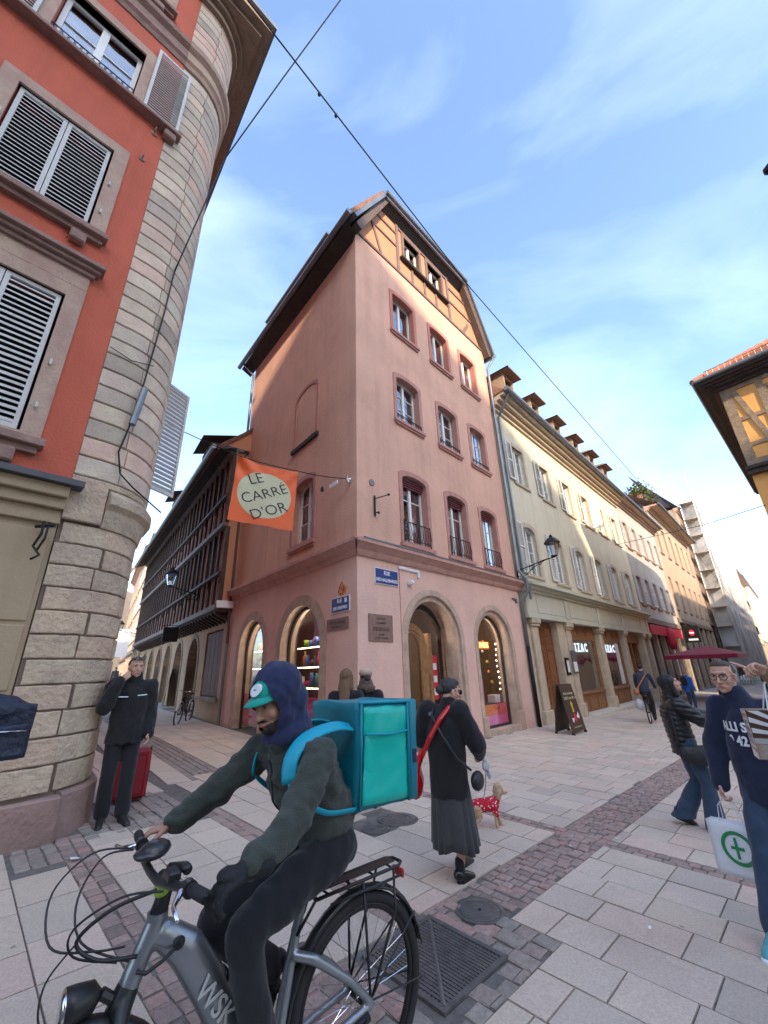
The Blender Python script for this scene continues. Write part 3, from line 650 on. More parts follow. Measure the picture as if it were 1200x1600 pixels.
o=MB(-1).box(5.22,5.82,-.46,-.44,2.12,2.34).build('neon_sign',colm['orange'],None); o.matrix_world=Matrix.Translation(C0)@MR; tag(o,'small orange lettered sign hung in the right arched shop window','sign')
text('PARIS',.2,M('neon_orange',(1,.35,.08),emit=3,var=0),o,(5.52,.438,2.23),Matrix.Rotation(R_(90),4,'X'),ext=.003,bold=.004)
# door: open arched timber leaf and frame
db=MB(-1); s0,s1=1.66,2.9
door=db.slab([arch(s0,s1,-.2,2.72,.62,18),arch(s0+.16,s1-.16,.62,2.56,.46,18)[::-1]],-.62,-.54).build('shop_door',oakw,HR)
MB(-1).slab([arch(s0+.2,s1-.2,.66,2.52,.44,18),arch(s0+.24,s1-.24,.70,2.48,.4,18)[::-1]],-.54,-.515).build('door_moulding',oakw,door)
MB(-1).slab([arch(s0+.15,s1-.15,.6,2.57,.46,18)],-.585,-.58).build('pane',GLS,door)
for a,b_ in ((s0+.12,(s0+s1)/2-.04),((s0+s1)/2+.04,s1-.12)): MB(-1).box(a,b_,-.55,-.515,-.05,.5,.01).build('door_panel',oakw,door)
MB(-1).box(3.0,3.12,-.85,-.55,-.2,2.5,.01).build('door_frame_post',oakw,HR); MB(-1).box(3.42,3.52,-.6,-.44,-.4,2.6,.01).build('door_frame_post',oakw,HR)
MB(-1).slab([arch(1.64,3.53,-.4,3.2,.95,20),arch(1.76,3.41,-.4,3.06,.85,20)[::-1]],-.55,-.45).build('door_frame',dwood,HR)
o=MB(-1).box(3.14,3.36,-.62,-.6,.9,1.95).build('poster',colm['red'],None); o.matrix_world=Matrix.Translation(C0)@MR; tag(o,'red poster with white notices beside the open shop door','poster')
for z in (1.0,1.3,1.6): MB(-1).box(3.18,3.32,-.6,-.594,z,z+.16).build('notice',colm['white'],o)
b=MB(-1); b.lathe([(.11,0),(.1,.05)],(2.2,-1.6,2.6),10); b.lathe([(.11,0),(.1,.05)],(2.9,-1.7,2.9),10); b.lathe([(.1,0),(.1,.05)],(5.2,-.9,2.9),10)
o=b.build('ceiling_lamp',lampm,None); o.matrix_world=Matrix.Translation(C0)@MR; tag(o,'warm ceiling spotlights glowing inside the corner shop','lamp')
# lights of the lit shop interiors
for (M4,x,y,z,e) in ((MR,2.3,1.05,2.9,13),(MR,5.4,.7,2.9,14),(ML,2.4,-.62,2.95,13),(ML,5.3,-.62,2.95,12)):
    l=bpy.data.lights.new('shop_light','POINT'); l.energy=e; l.color=(1,.86,.68); l.shadow_soft_size=.12; q=bpy.data.objects.new('shop_light',l); COL.objects.link(q); q.location=C0+(M4@Vector((x,y,z)))
# ---- signs and plaques
blue=M('enamel_blue',(.02,.05,.22),.35,var=.1); ewhite=M('enamel_white',(.8,.82,.85),.4,var=0)
RX=Matrix.Rotation(R_(90),4,'X')
def sgn(M4,sg,s0,s1,z0,z1,lines,label,m=blue,tm=ewhite,border=True,o=.035):
    t=MB(sg).box(s0,s1,0.004,o-.005,z0,z1,.004).build('street_sign',ewhite if border else m,None); t.matrix_world=Matrix.Translation(C0)@M4; tag(t,label,'street sign' if border else 'plaque')
    if not border: t.name='wall_plaque'
    if border: MB(sg).box(s0+.015,s1-.015,.01,o,z0+.015,z1-.015).build('enamel_face',m,t)
    for (tx,sz,zz,*r) in lines:
        rot=RX if sg==-1 else Matrix.Rotation(math.pi,4,'Z')@RX
        xx=r[0] if r else (s0+s1)/2
        text(tx,sz,tm,t,(xx,sg*(o+.002),zz),rot,bold=.002 if sz>.07 else .0005,sx=.85 if sg else 1,ext=.002)
    return t
sgn(MR,-1,.5,1.26,3.42,3.78,[('RUE',.13,3.68),('DES HALLEBARDES',.098,3.52)],'blue street sign with white letters on the right front of the corner house')
s_=sgn(ML,1,.25,.94,2.83,3.16,[('RUE',.12,3.07,.62),('DES ORFEVRES',.098,2.92)],'blue street sign with white letters on the left front just below the small mosaic')
t=MB(1).slab([[(.33,3.02),(.43,3.02),(.43,3.1),(.38,3.13),(.33,3.1)]],.036,.038).build('crest',ewhite,s_)
plq=M('bronze_plaque',(.27,.16,.13),.7,.0,var=.2,scale=12,bump=.2,bs=50); plt=M('plaque_letter',(.17,.10,.085),.7,var=0)
sgn(MR,-1,.3,1.03,2.2,2.76,[('ICI NAQUIT',.06,2.67),('LE GRAVEUR',.06,2.58),('SPIESMANN',.12,2.45),('EN 1820',.055,2.34),('QUI FIT CETTE RUE',.055,2.27)],'square brown plaque with engraved lines under the blue street sign on the right front',plq,plt,False,.03)
sgn(ML,1,.3,1.14,2.47,2.72,[('RUE DES ORFEVRES',.08,2.63),('GOLDSCHMIEDGASS',.06,2.54)],'long narrow brown plaque below the blue street sign on the left front',plq,plt,False,.03)
# small tile mosaic: plain abstract cluster of orange tiles
mo=thing('wall_mosaic','small abstract mosaic of orange and dark tiles above the left street sign','mosaic',C0); mo.rotation_euler=(0,0,AZ1)
pat=["...x....","..xoo...",".xooox..",".xoxoxoo","xoooxxoo","xoo.oxo.",".ox.xo.."]
for j,row in enumerate(pat):
    for i,ch in enumerate(row):
        if ch!='.': x=.68-i*.042; z=3.20+(6-j)*.042; MB(1).box(x,x+.038,.002,.014,z,z+.038).build('tile',colm['orange'] if ch=='o' else colm['brown'],mo)
def Rthing(o,label,cat,M4=None): o.matrix_world=Matrix.Translation(C0)@(M4 or MR); return tag(o,label,cat)
o=MB(-1).lathe([(.085,.003),(.085,.02),(.06,.025),(.001,.025)],(.48,0,0),20,'y'); 
o.v=[(x,-y if False else y,z+5.85) for x,y,z in o.v]; o=o.build('round_plate',M('worn_metal',(.3,.28,.26),.6,.5,var=.5,scale=30),None); Rthing(o,'small round metal plate high on the wall beside the corner edge','plate')
b=MB(-1); b.tube([(.55,.03,5.0),(.55,.03,5.52)],.022,8); b.tube([(.55,.03,5.44),(.75,.3,5.52)],.014,6); b.lathe([(.03,-.02),(.03,.02)],(.75,.3,5.52),8); b.lathe([(.03,-.02),(.03,.02)],(.6,.1,5.08),8); b.tube([(.55,0,5.05),(.55,.1,5.08)],.012,6)
Rthing(b.build('sign_bracket',iron,None),'empty black iron sign bracket on the wall above the cornice','bracket')
b=MB(-1); b.box(1.3,2.05,.0,.05,3.86,3.92); b.box(1.99,2.05,.0,.06,3.74,3.86); Rthing(b.build('cable_cover',ewhite,None),'pale cable cover under the cornice right of the blue sign','cable cover')
b=MB(-1); b.box(1.62,1.74,.0,.12,3.52,3.62,.01); b.lathe([(.035,.12),(.03,.15)],(1.68,0,0),10,'y'); b.v[-20:]=[(x,y,z+3.57) for x,y,z in b.v[-20:]]; Rthing(b.build('security_camera',ewhite,None),'small white security camera above the doorway arch','camera')
b=MB(-1); b.box(6.85,7.1,.0,.05,3.66,3.71); b.box(7.05,7.1,.0,.06,3.55,3.66); Rthing(b.build('cable_cover',zinc,None),'short grey cable cover beside the right drain pipe','cable cover')
b=MB(-1).tube([(1.33,.012,0.7),(1.33,.012,3.9)],.008,5); Rthing(b.build('wall_cable',cornst,None),'thin pink painted cable running down beside the doorway','cable')
# bake carriers
bpy.context.view_layer.update()
for par,M4 in ((HR,MR),(HL,ML)):
    for c in list(par.children): mb=c.matrix_basis.copy(); c.parent=house; c.matrix_basis=M4@mb
    bpy.data.objects.remove(par)
# ================================================================ RED HOUSE with the rounded stone corner (left)
redpl=M('red_plaster',(.56,.13,.075),.9,var=.12,scale=1.3,bump=.3,bs=30,streak=.2)
blockm=M('tower_sandstone',(.66,.585,.45),.9,var=.3,scale=2.6,bump=.35,bs=30,rv=.36,col2=(.52,.41,.34))
blocklow=M('tower_sandstone_rough',(.58,.48,.34),.92,var=.35,scale=3.5,bump=.6,bs=18,rv=.2,col2=(.43,.34,.26))
plinth=M('purple_plinth',(.36,.24,.205),.85,var=.3,scale=2.5,bump=.4,bs=20,rv=.1)
frst=M('frame_stone',(.50,.38,.28),.88,var=.3,scale=3,bump=.4,bs=30,col2=(.42,.27,.22),streak=.2)
sillst=M('sill_stone',(.36,.23,.19),.88,var=.3,scale=4,bump=.4,bs=30,streak=.3)
shut=M('grey_white_shutter',(.62,.62,.60),.6,var=.15,scale=4,bump=.1,bs=40)
olive=M('olive_shopfront',(.42,.32,.20),.7,var=.12,scale=1,bump=.15,bs=20,streak=.15)
cornm=M('eave_moulding',(.30,.22,.16),.8,var=.25,scale=3,bump=.2,bs=20)
OO=C0+nR*.4
red=thing('red_house','red plastered house with a rounded striped sandstone corner and grey shutters','house',OO,AZ2)
A2=AZ1-AZ2+0 # direction of the side street in local terms (positive = left)
dd=Vector((math.cos(AZ1-AZ2),math.sin(AZ1-AZ2)))   # local d1
RAD=.85; SCt=-4.93
sweep=math.pi-abs(math.pi-(math.pi-(AZ1-AZ2))) if False else math.pi-(AZ1-AZ2)
sweep=AZ1-AZ2
SB=-5.15
def path(t,off=0):
    """point and outward normal along the outer face; local (x,y) with y=-out"""
    l0=SCt-SB
    if t<l0: p=Vector((SB+t,0)); n=Vector((0,-1))
    elif t<l0+RAD*sweep:
        a=(t-l0)/RAD; n=Vector((math.sin(a),-math.cos(a))); p=Vector((SCt,RAD))+n*RAD
    else:
        a=sweep; n=Vector((math.sin(a),-math.cos(a))); p=Vector((SCt,RAD))+n*RAD+Vector((math.cos(a),math.sin(a)))*(t-l0-RAD*sweep)
    return p+n*off,n
TE=(SCt-SB)+RAD*sweep
def strip(t0,t1,o0,o1,z0,z1,seg=.12,ch=.012,top=None):
    n=max(1,int((t1-t0)/seg)); b=MB(); vs=[]
    if ch: rings=[(o0,z0),(o1-ch,z0),(o1,z0+ch),(o1,z1-ch),(o1-ch,z1),(o0,z1)]
    else: rings=[(o0,z0),(o1,z0),(o1,z1),(o0,z1)]
    m=len(rings)
    for i in range(n+1):
        t=t0+(t1-t0)*i/n
        for o,z in rings: p,_=path(t,o); vs.append((p.x,p.y,z))
    fs=[(i*m+j,i*m+(j+1)%m,(i+1)*m+(j+1)%m,(i+1)*m+j) for i in range(n) for j in range(m)]+[tuple(range(m)),tuple(range(n*m+m-1,n*m-1,-1))]
    return b.add(vs,fs)
# joint body
strip(0,TE+1.2,-.35,-.018,3.45,16.4,ch=0).build('tower_core',M('joint_dark',(.20,.15,.12),.95,var=.3),red)
strip(0,TE+1.2,-.4,-.07,-.3,3.5,ch=0).build('tower_core',MC['joint_dark'],red)
seams=[(0,.50),(.50,1.05),(1.05,TE+.25),(TE+.25,TE+.8)]
z=4.05; k=0; cache={}
while z<16.3:
    h=.275
    for i,(a,b_) in enumerate(seams):
        key=(i,k%2); 
        if key not in cache: cache[key]=strip(a+.006+(0.03 if (k%2 and i) else 0),b_-.006+(.03 if k%2 else 0),-.2,rnd.choice((0,.003)),.008,h-.010).mesh('stone_block',blockm)
        if not (13.4<z+h/2<14.25): link('stone_block',cache[key],red,(0,0,z))
    z+=h; k+=1
z=.56; cache={}; k=0
while z<3.5:
    h=.262
    for i,(a,b_) in enumerate([(0,.52),(.52,1.12),(1.12,TE+.3),(TE+.3,TE+.9)]):
        key=(i,k%3)
        if key not in cache:
            j=.05*math.sin(k*2.3+i); q=strip(max(0,a+j)+.002,b_+j-.002,-.25,-.045,.009,h-.009,seg=.07,ch=.012)
            q.v=[(x+rnd.uniform(-.003,.003),y+rnd.uniform(-.003,.003),zz+rnd.uniform(-.004,.004)) for x,y,zz in q.v]; cache[key]=q.mesh('stone_block',blocklow)
        link('stone_block',cache[key],red,(0,0,z))
    z+=h; k+=1
for i,(a,b_) in enumerate([(-.9,-.02),(-.02,.62),(.63,1.45),(1.46,TE+.7)]):
    if a<0: MB(-1).box(SB+a,SB+b_,-.3,.02,-.4,.53,.02).build('plinth_block',plinth,red); continue
    strip(a,b_-.01,-.3,.03,-.4,.55,ch=.03).build('plinth_block',plinth,red)
def ring(prof,t0,t1,name,m,seg=.1):
    n=int((t1-t0)/seg); vs=[]; M_=len(prof)
    for i in range(n+1):
        t=t0+(t1-t0)*i/n
        for o,z in prof: p,_=path(t,o); vs.append((p.x,p.y,z))
    fs=[(i*M_+j,i*M_+(j+1)%M_,(i+1)*M_+(j+1)%M_,(i+1)*M_+j) for i in range(n) for j in range(M_)]+[tuple(range(M_)),tuple(range(n*M_+M_-1,n*M_-1,-1))]
    return MB().add(vs,fs).build(name,m,red)
ring([(-.1,3.42),(-.02,3.44),(.01,3.6),(.02,3.68),(.09,3.74),(.09,3.85),(.03,3.93),(-.1,3.95)],.42,TE+.4,'corbel_ring',blocklow)
strip(0,.4,-.2,.01,3.46,4.04).build('stone_block',blocklow,red); strip(.4,TE+.8,-.2,0,3.96,4.045).build('stone_block',blocklow,red)
ring([(-.05,13.45),(.02,13.47),(.05,13.56),(.10,13.62),(.10,13.70),(.03,13.78),(.03,14.0),(.12,14.08),(.14,14.18),(-.05,14.26)],0,TE+.9,'belt_course',frst)
b=MB(-1); b.slab([[(0,0),(1,0),(1,1)]],0,0) if 0 else None
pr=[(-.05,13.45),(.02,13.47),(.05,13.56),(.10,13.62),(.10,13.70),(.03,13.78),(.03,14.0),(.12,14.08),(.14,14.18),(-.05,14.26)]
b.add([(SB-.002,o,z) for o,z in pr]+[(-14,o,z) for o,z in pr],[(j,(j+1)%10,(j+1)%10+10,j+10) for j in range(10)]+[tuple(range(10))]).build('belt_course',sillst,red)
# red wall with openings (one column in view, a second further left)
rowsO=[(4.4,6.55),(7.92,9.74),(11.32,12.72),(14.75,16.1)]
holes=[]
for cx in (-6.35,-9.1):
    for z0,z1 in rowsO: holes.append(hole(cx-.6,cx+.6,z0,z1))
wall(red,-1,[(-14,3.9),(SB,3.9),(SB,16.5),(-14,16.5)],holes,redpl,-.3,-.004)
for ci,cx in enumerate((-6.35,-9.1)):
    for ri,(z0,z1) in enumerate(rowsO):
        s0,s1=cx-.6,cx+.6
        fr=MB(-1).slab([[(s0-.2,z0-.05),(s1+.2,z0-.05),(s1+.2,z1+.2),(s0-.2,z1+.2)],[(s0,z0),(s0,z1),(s1,z1),(s1,z0)]],-.22,.035).build('stone_frame',frst,red)
        if ri==0:
            MB(-1).slab([[(s0-.2,z1+.21),(s1+.2,z1+.21),(s1+.2,z1+.45),(s0-.2,z1+.45)]],-.05,.03).build('frieze',frst,fr)
            b=MB(-1)
            for (e,o,za,zb) in ((.24,.08,z1+.45,z1+.52),(.29,.14,z1+.5202,z1+.58),(.33,.2,z1+.5802,z1+.65)): b.box(s0-e,s1+e,-.02,o,za,zb,.008)
            b.build('window_hood',sillst,fr)
        if ri==2:
            w=window(red,-1,s0+.02,s1-.02,z0+.02,z1-.02,0,rec=.12,cols=2,rows=2,fw=.07,surr=None); 
            b=MB(-1); b.box(s0-.0,s1+.0,.02,.035,z0+.0,z0+.02); b.box(s0,s1,.02,.035,z0+.16,z0+.175)
            for q in range(14):
                x=s0+.04+q*.086; b.tube([(x,.028,z0+.02),(x+.04,.03,z0+.09),(x,.028,z0+.16)],.006,4); b.tube([(x+.05,.028,z0+.02),(x+.01,.03,z0+.09),(x+.05,.028,z0+.16)],.006,4)
            b.build('window_grille',iron,w)
            shutter(red,-1,s1+.16,s1+.76,z0-.08,z1+.42,.05,shut,n=26,slats='each'); shutter(red,-1,s0-.76,s0-.16,z0-.08,z1+.42,.05,shut,n=26,slats='each')
            for e in (s0-.75,s1+.55): MB(-1).box(e,e+.2,0,.14,z0-.42,z0-.25,.02).build('sill_bracket',sillst,fr)
            b=MB(-1); b.box(s0-.82,s1+.82,-.02,.18,z0-.24,z0-.16,.01); b.box(s0-.78,s1+.78,-.02,.11,z0-.16,z0-.1,.005); b.build('long_sill',sillst,fr)
        else:
            hh=z1-z0-.04
            for sd_ in (0,1):
                a=cx-.57+sd_*.575; shutter(red,-1,a,a+.565,z0+.02,z1-.02,-.06,shut,n=24 if ri==0 else 21,slats='loose' if ci==0 else 'one',th=.045)
            b=MB(-1); b.box(s0-.25,s1+.25,-.02,.16,z0-.18,z0-.08,.01); b.box(s0-.2,s1+.2,-.02,.08,z0-.26,z0-.18,.005); b.build('sill',sillst,fr)
            for e in (s0-.02,s1-.17): MB(-1).box(e,e+.19,0,.13,z0-.44,z0-.261,.02).build('sill_bracket',sillst,fr)
            for e,zz in ((s0-.05,.35),(s0-.05,1.0),(s1+.05,.35),(s1+.05,1.0)):
                MB(-1).tube([(e,-.02,z0+zz),(e+.02,.07,z0+zz),(e+.02,.07,z0+zz+.06)],.014,6).build('shutter_hinge',shut,fr)
        if ri: pass
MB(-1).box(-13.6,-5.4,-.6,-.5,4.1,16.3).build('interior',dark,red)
# shutter stays (small wall hooks)
for s,z in ((-5.32,10.87),(-5.38,10.05)):
    b=MB(-1); b.lathe([(.045,.0),(.05,.012),(.03,.02)],(s,0,0),12,'y'); b.v=[(x,y,zz+z) for x,y,zz in b.v]; b.tube([(s,.0,z),(s,.09,z),(s,.09,z+.08)],.009,6); b.build('wall_hook',sillst,red)
# eave cornice and roof
def offpath(o): return [tuple(path(t,o)[0]) for t in [TE*i/14 for i in range(15)]]
far=(TE+13)
def corner(o):
    # square corner at offset o: intersection of both offset faces
    p0,n0=path(0,o); p1,n1=path(TE+1,o); t0=Vector((1,0)); t1=Vector((math.cos(sweep),math.sin(sweep)))
    d=p1-p0; den=t0.x*t1.y-t0.y*t1.x; a=(d.x*t1.y-d.y*t1.x)/den; return (p0+t0*a)
for (o,za,zb,rd,mm) in ((.10,16.25,16.42,1,cornm),(.22,16.4202,16.55,1,cornm),(.36,16.5502,16.68,0,cornm),(.56,16.6802,16.86,0,cornm),(.64,16.8602,17.0,0,zinc)):
    e=path(TE+12,o)[0]; pts=[(-14,-o)]+([tuple(p) for p in offpath(o)] if rd else [tuple(corner(o))])+[tuple(e),(-9,10)]+[(-14,6)]
    MB().plan(pts,za,zb).build('eave_moulding',mm,red)
c=corner(.62); e=path(TE+12,.62)[0]
MB().add([(-14,-.62,17.0),(c.x,c.y,17.0),(e.x,e.y,17.0),(c.x-3.6,5.0,21.5),(-14,5.0,21.5),(-9,9,21)],[(0,1,3,4),(1,2,5,3)]).build('roof',tilem,red)
# side wall along the narrow street
p0,_=path(TE+.8,-.05); p1,_=path(TE+12,-.05); e=Vector((math.cos(sweep),math.sin(sweep))); n=Vector((math.sin(sweep),-math.cos(sweep)))
MB().plan([tuple(p0),tuple(p1),tuple(p1-n*.3),tuple(p0-n*.3)],-.3,16.3).build('side_wall',redpl,red)
# open shutter seen behind the tower
q0,_=path(TE+1.0,.02)
def openshut(t,z0,z1,ang,w=.75):
    q,_=path(t,.0); s=shutter(red,1,0,w,z0,z1,0,shut,n=24,slats='each',th=.04); s.location=(q.x,q.y,0); s.rotation_euler=(0,0,sweep-R_(ang)); return s
openshut(TE+.72,4.75,7.0,60,.62)
# ground floor shop front
b=MB(-1); b.box(-14,SB-.01,-.25,-.08,-.4,3.4); b.build('shopfront_panel',olive,red)
for (a,b_,za,zb) in ((-5.9,-5.2,1.56,2.22),(-5.9,-5.2,.6,1.52),(-5.9,-5.2,2.26,3.3),(-8.4,-5.94,.6,3.3),(-12,-8.5,.6,3.3)): MB(-1).box(a,b_,-.09,-.06,za,zb,.012).build('shopfront_board',olive,red)
b=MB(-1)
for (o,za,zb) in ((-.02,3.38,3.55),(.05,3.5502,3.68),(.12,3.6802,3.82)): b.box(-14,SB-.0,-.2,o,za,zb,.01)
b.build('shop_cornice',olive,red); MB(-1).box(-14,SB+.12,-.2,.2,3.8202,3.9,.005).build('lead_flashing',M('lead',(.10,.10,.11),.6,.3,var=.2),red)
b=MB(-1); b.tube([(-5.3,.06,3.36),(-5.3,.12,3.2),(-5.34,.1,3.05),(-5.27,.14,2.95),(-5.33,.1,2.9)],.014,6); b.tube([(-5.25,.06,3.36),(-5.26,.12,3.15),(-5.3,.1,3.0)],.012,6); b.tube([(-5.36,.0,3.3),(-5.2,.1,3.32)],.02,6)
tag(b.build('shop_fitting',iron,None),'tangle of black metal fittings hanging under the shop cornice beside the stone corner','bracket').matrix_world=Matrix.Translation(OO)@MR
# ================================================================ HALF TIMBERED HOUSE up the side street (frame T)
tb=M('weathered_beam',(.075,.048,.038),.75,var=.4,scale=8,bump=.4,bs=25)
tb2=M('grey_beam',(.17,.135,.12),.7,var=.3,scale=8,bump=.3,bs=25)
infill=M('rose_infill',(.46,.25,.19),.9,var=.15,scale=3,bump=.2,bs=30)
ochre=M('ochre_plaster',(.50,.32,.19),.92,var=.15,scale=1.5,bump=.25,bs=25,streak=.2)
th=thing('half_timbered_house','dark half timbered house with jettied window galleries over a row of pointed arches','house',T0,AZT)
LT=21.0; J=.5
# ground floor
AR=[(3.95,5.65,-.5,3.1,1.1),(6.95,8.5,-.5,3.12,1.0),(9.6,11.2,-.5,3.15,1.0),(12.3,13.8,-.5,3.1,.95),(15.0,16.6,-.5,3.15,.95),(17.8,19.3,-.5,3.1,.9)]
wall(th,1,[(0.02,-.5),(LT,-.5),(LT,3.75),(.02,3.75)],[hole(*a) for a in AR]+[hole(.75,2.95,.92,3.15)],ochre,-.35,0)
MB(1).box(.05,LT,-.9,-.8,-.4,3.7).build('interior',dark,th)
for a in AR:
    o=arch(a[0]-.16,a[1]+.16,-.45,a[3]+.16,a[4]+.1,16); MB(1).slab([o,arch(*a,16)[::-1]],-.3,.03).build('arch_surround',M('grey_sandstone',(.36,.29,.22),.9,var=.35,scale=4,bump=.5,bs=25,streak=.3),th)
d=MB(1).slab([arch(4.0,5.6,-.3,3.05,1.05)],-.5,-.4).build('door',dwood,th); MB(1).box(4.75,4.85,-.4,-.37,-.3,2.9).build('door_post',tb,d)
for a in AR[1:]: w=MB(1).slab([arch(a[0]+.02,a[1]-.02,-.3,a[3]-.03,a[4],12),arch(a[0]+.12,a[1]-.12,.5,a[3]-.13,a[4]-.1,12)[::-1]],-.4,-.34).build('arch_window',dwood,th); MB(1).slab([arch(a[0]+.1,a[1]-.1,.45,a[3]-.1,a[4]-.1,12)],-.38,-.37).build('pane',GL,w)
shb=M('brown_shutter',(.16,.085,.065),.75,var=.3,scale=6,bump=.2,bs=20)
for i in range(4): MB(1).box(.79+i*.54,.79+i*.54+.52,-.1,-.05,.95,3.1,.01).build('shutter_board',shb,th)
MB(1).box(.6,3.1,-.02,.08,.8,.92,.01).build('window_sill',M('grey_sandstone',(.3,.3,.3)),th)
MB(1).box(3.7,6.6,-.02,.35,-.4,.30,.02).build('door_step',MC['grey_sandstone'],th)
# jetty soffit and consoles
MB(1).box(.0,LT,-.05,J,3.62,3.78).build('jetty_beam',tb,th); MB(1).box(-.02,LT+.02,J-.06,J+.1,3.66,3.86,.02).build('jetty_fascia',tb2,th)
for i in range(46): 
    x=.2+i*.455; o=MB(1); o.add([(x,0,3.3),(x+.14,0,3.3),(x+.14,J,3.55),(x,J,3.55),(x,0,3.62),(x+.14,0,3.62),(x+.14,J,3.62),(x,J,3.62)],[(0,1,2,3),(4,7,6,5),(0,3,7,4),(1,5,6,2),(3,2,6,7),(0,4,5,1)]); o.build('joist_console',tb,th)
# end wall (ochre) and white block
MB(1).box(-.02,.1,.0,J-.05,3.8,9.6).build('end_wall',orangepl,th); MB(1).box(-.10,.02,.0,J+.05,3.72,3.96,.01).build('stone_block',ewhite,th)
MB(1).box(0.0,LT,.0,J-.12,3.8,9.7).build('infill_wall',infill,th)
for (zb,zr,zt,os) in ((3.86,4.92,6.6,0),(6.78,7.8,9.5,.06)):
    y=J+os
    n=28; st=LT/n
    MB(1).box(0,LT,y-.1,y+.1,zr-.06,zr+.06,.01).build('sill_rail',tb,th); MB(1).box(0,LT,y-.1,y+.14,zt,zt+.18,.01).build('head_beam',tb2,th)
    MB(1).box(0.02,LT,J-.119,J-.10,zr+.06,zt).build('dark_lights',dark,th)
    for i in range(n+1):
        x=i*st; MB(1).box(x-.06,x+.06,y-.12,y+.02,zb,zt,.01).build('post',tb,th)
        if i<n:
            w=MB(1); w.slab([[(x+.1,zr+.08),(x+st-.1,zr+.08),(x+st-.1,zt-.03),(x+.1,zt-.03)],[(x+.15,zr+.14),(x+.15,zt-.09),(x+st-.15,zt-.09),(x+st-.15,zr+.14)]],y-.09,y-.06); w.box(x+st/2-.02,x+st/2+.02,y-.09,y-.05,zr+.12,zt-.06)
            w=w.build('window',tb2 if i%3 else infill,th); MB(1).box(x+.14,x+st-.14,y-.085,y-.08,zr+.13,zt-.08).build('pane',GL,w)
            b=MB(1)
            for k in (0,1):
                a=x+st*(.3+.4*k); pts=[(a-.07,zb),(a+.07,zb),(a+.03,(zb+zr)/2),(a+.09,zr-.15),(a+.05,zr-.06),(a-.05,zr-.06),(a-.09,zr-.15),(a-.03,(zb+zr)/2)]; b.slab([pts],J-.119,y-.04)
            b.build('carved_baluster',infill,th)
            if i%2==0: MB(1).lathe([(.01,-.32),(.05,-.25),(.03,-.12),(.055,0)],(x,y+.03,zr-.06),8).build('turned_drop',tb,th)
# roof and eave
b=MB(1); b.add([(-.25,J+.75,9.5),(LT+.3,J+.75,9.5),(LT+.3,-3.5,14.2),(-.25,-3.5,14.2)],[(0,1,2,3)]); r=b.build('roof',tilem,th); md=r.modifiers.new('s','SOLIDIFY'); md.thickness=.12
MB(1).add([(-.2,J+.72,9.42),(LT+.3,J+.72,9.42),(LT+.3,J-.05,9.75),(-.2,J-.05,9.75)],[(0,1,2,3)]).build('eave_soffit',dwood,r)
MB(1).tube([(-.3,J+.84,9.48),(LT+.3,J+.84,9.48)],.09,8).build('gutter',zinc,r)
MB(1).add([(-.2,J+.6,9.7),(-.2,-3.4,14),(-.2,-3.4,9.7)],[(0,1,2)]).build('gable_end',orangepl,r)
for x in (2.5,9.5): MB(1).add([(x,.9,10.3),(x+1.6,.9,10.3),(x+1.6,.9,11.2),(x,.9,11.2),(x-.2,1.3,11.3),(x+1.8,1.3,11.3),(x+1.8,-1.2,12.1),(x-.2,-1.2,12.1),(x,-1,11.3),(x+1.6,-1,11.3)],[(0,1,2,3),(4,5,6,7),(0,3,8),(1,9,2)]).build('dormer',tb,r)
MB(1).tube([(-.05,.1,9.4),(-.05,.1,3.4),(.02,.06,3.1),(.02,.06,2.6)],.05,8).build('down_pipe',M('brown_pipe',(.10,.05,.045),.5,var=.1),th)
MB(1).tube([(.03,.06,2.6),(.03,.06,-.1)],.045,8).build('down_pipe',zinc,th)
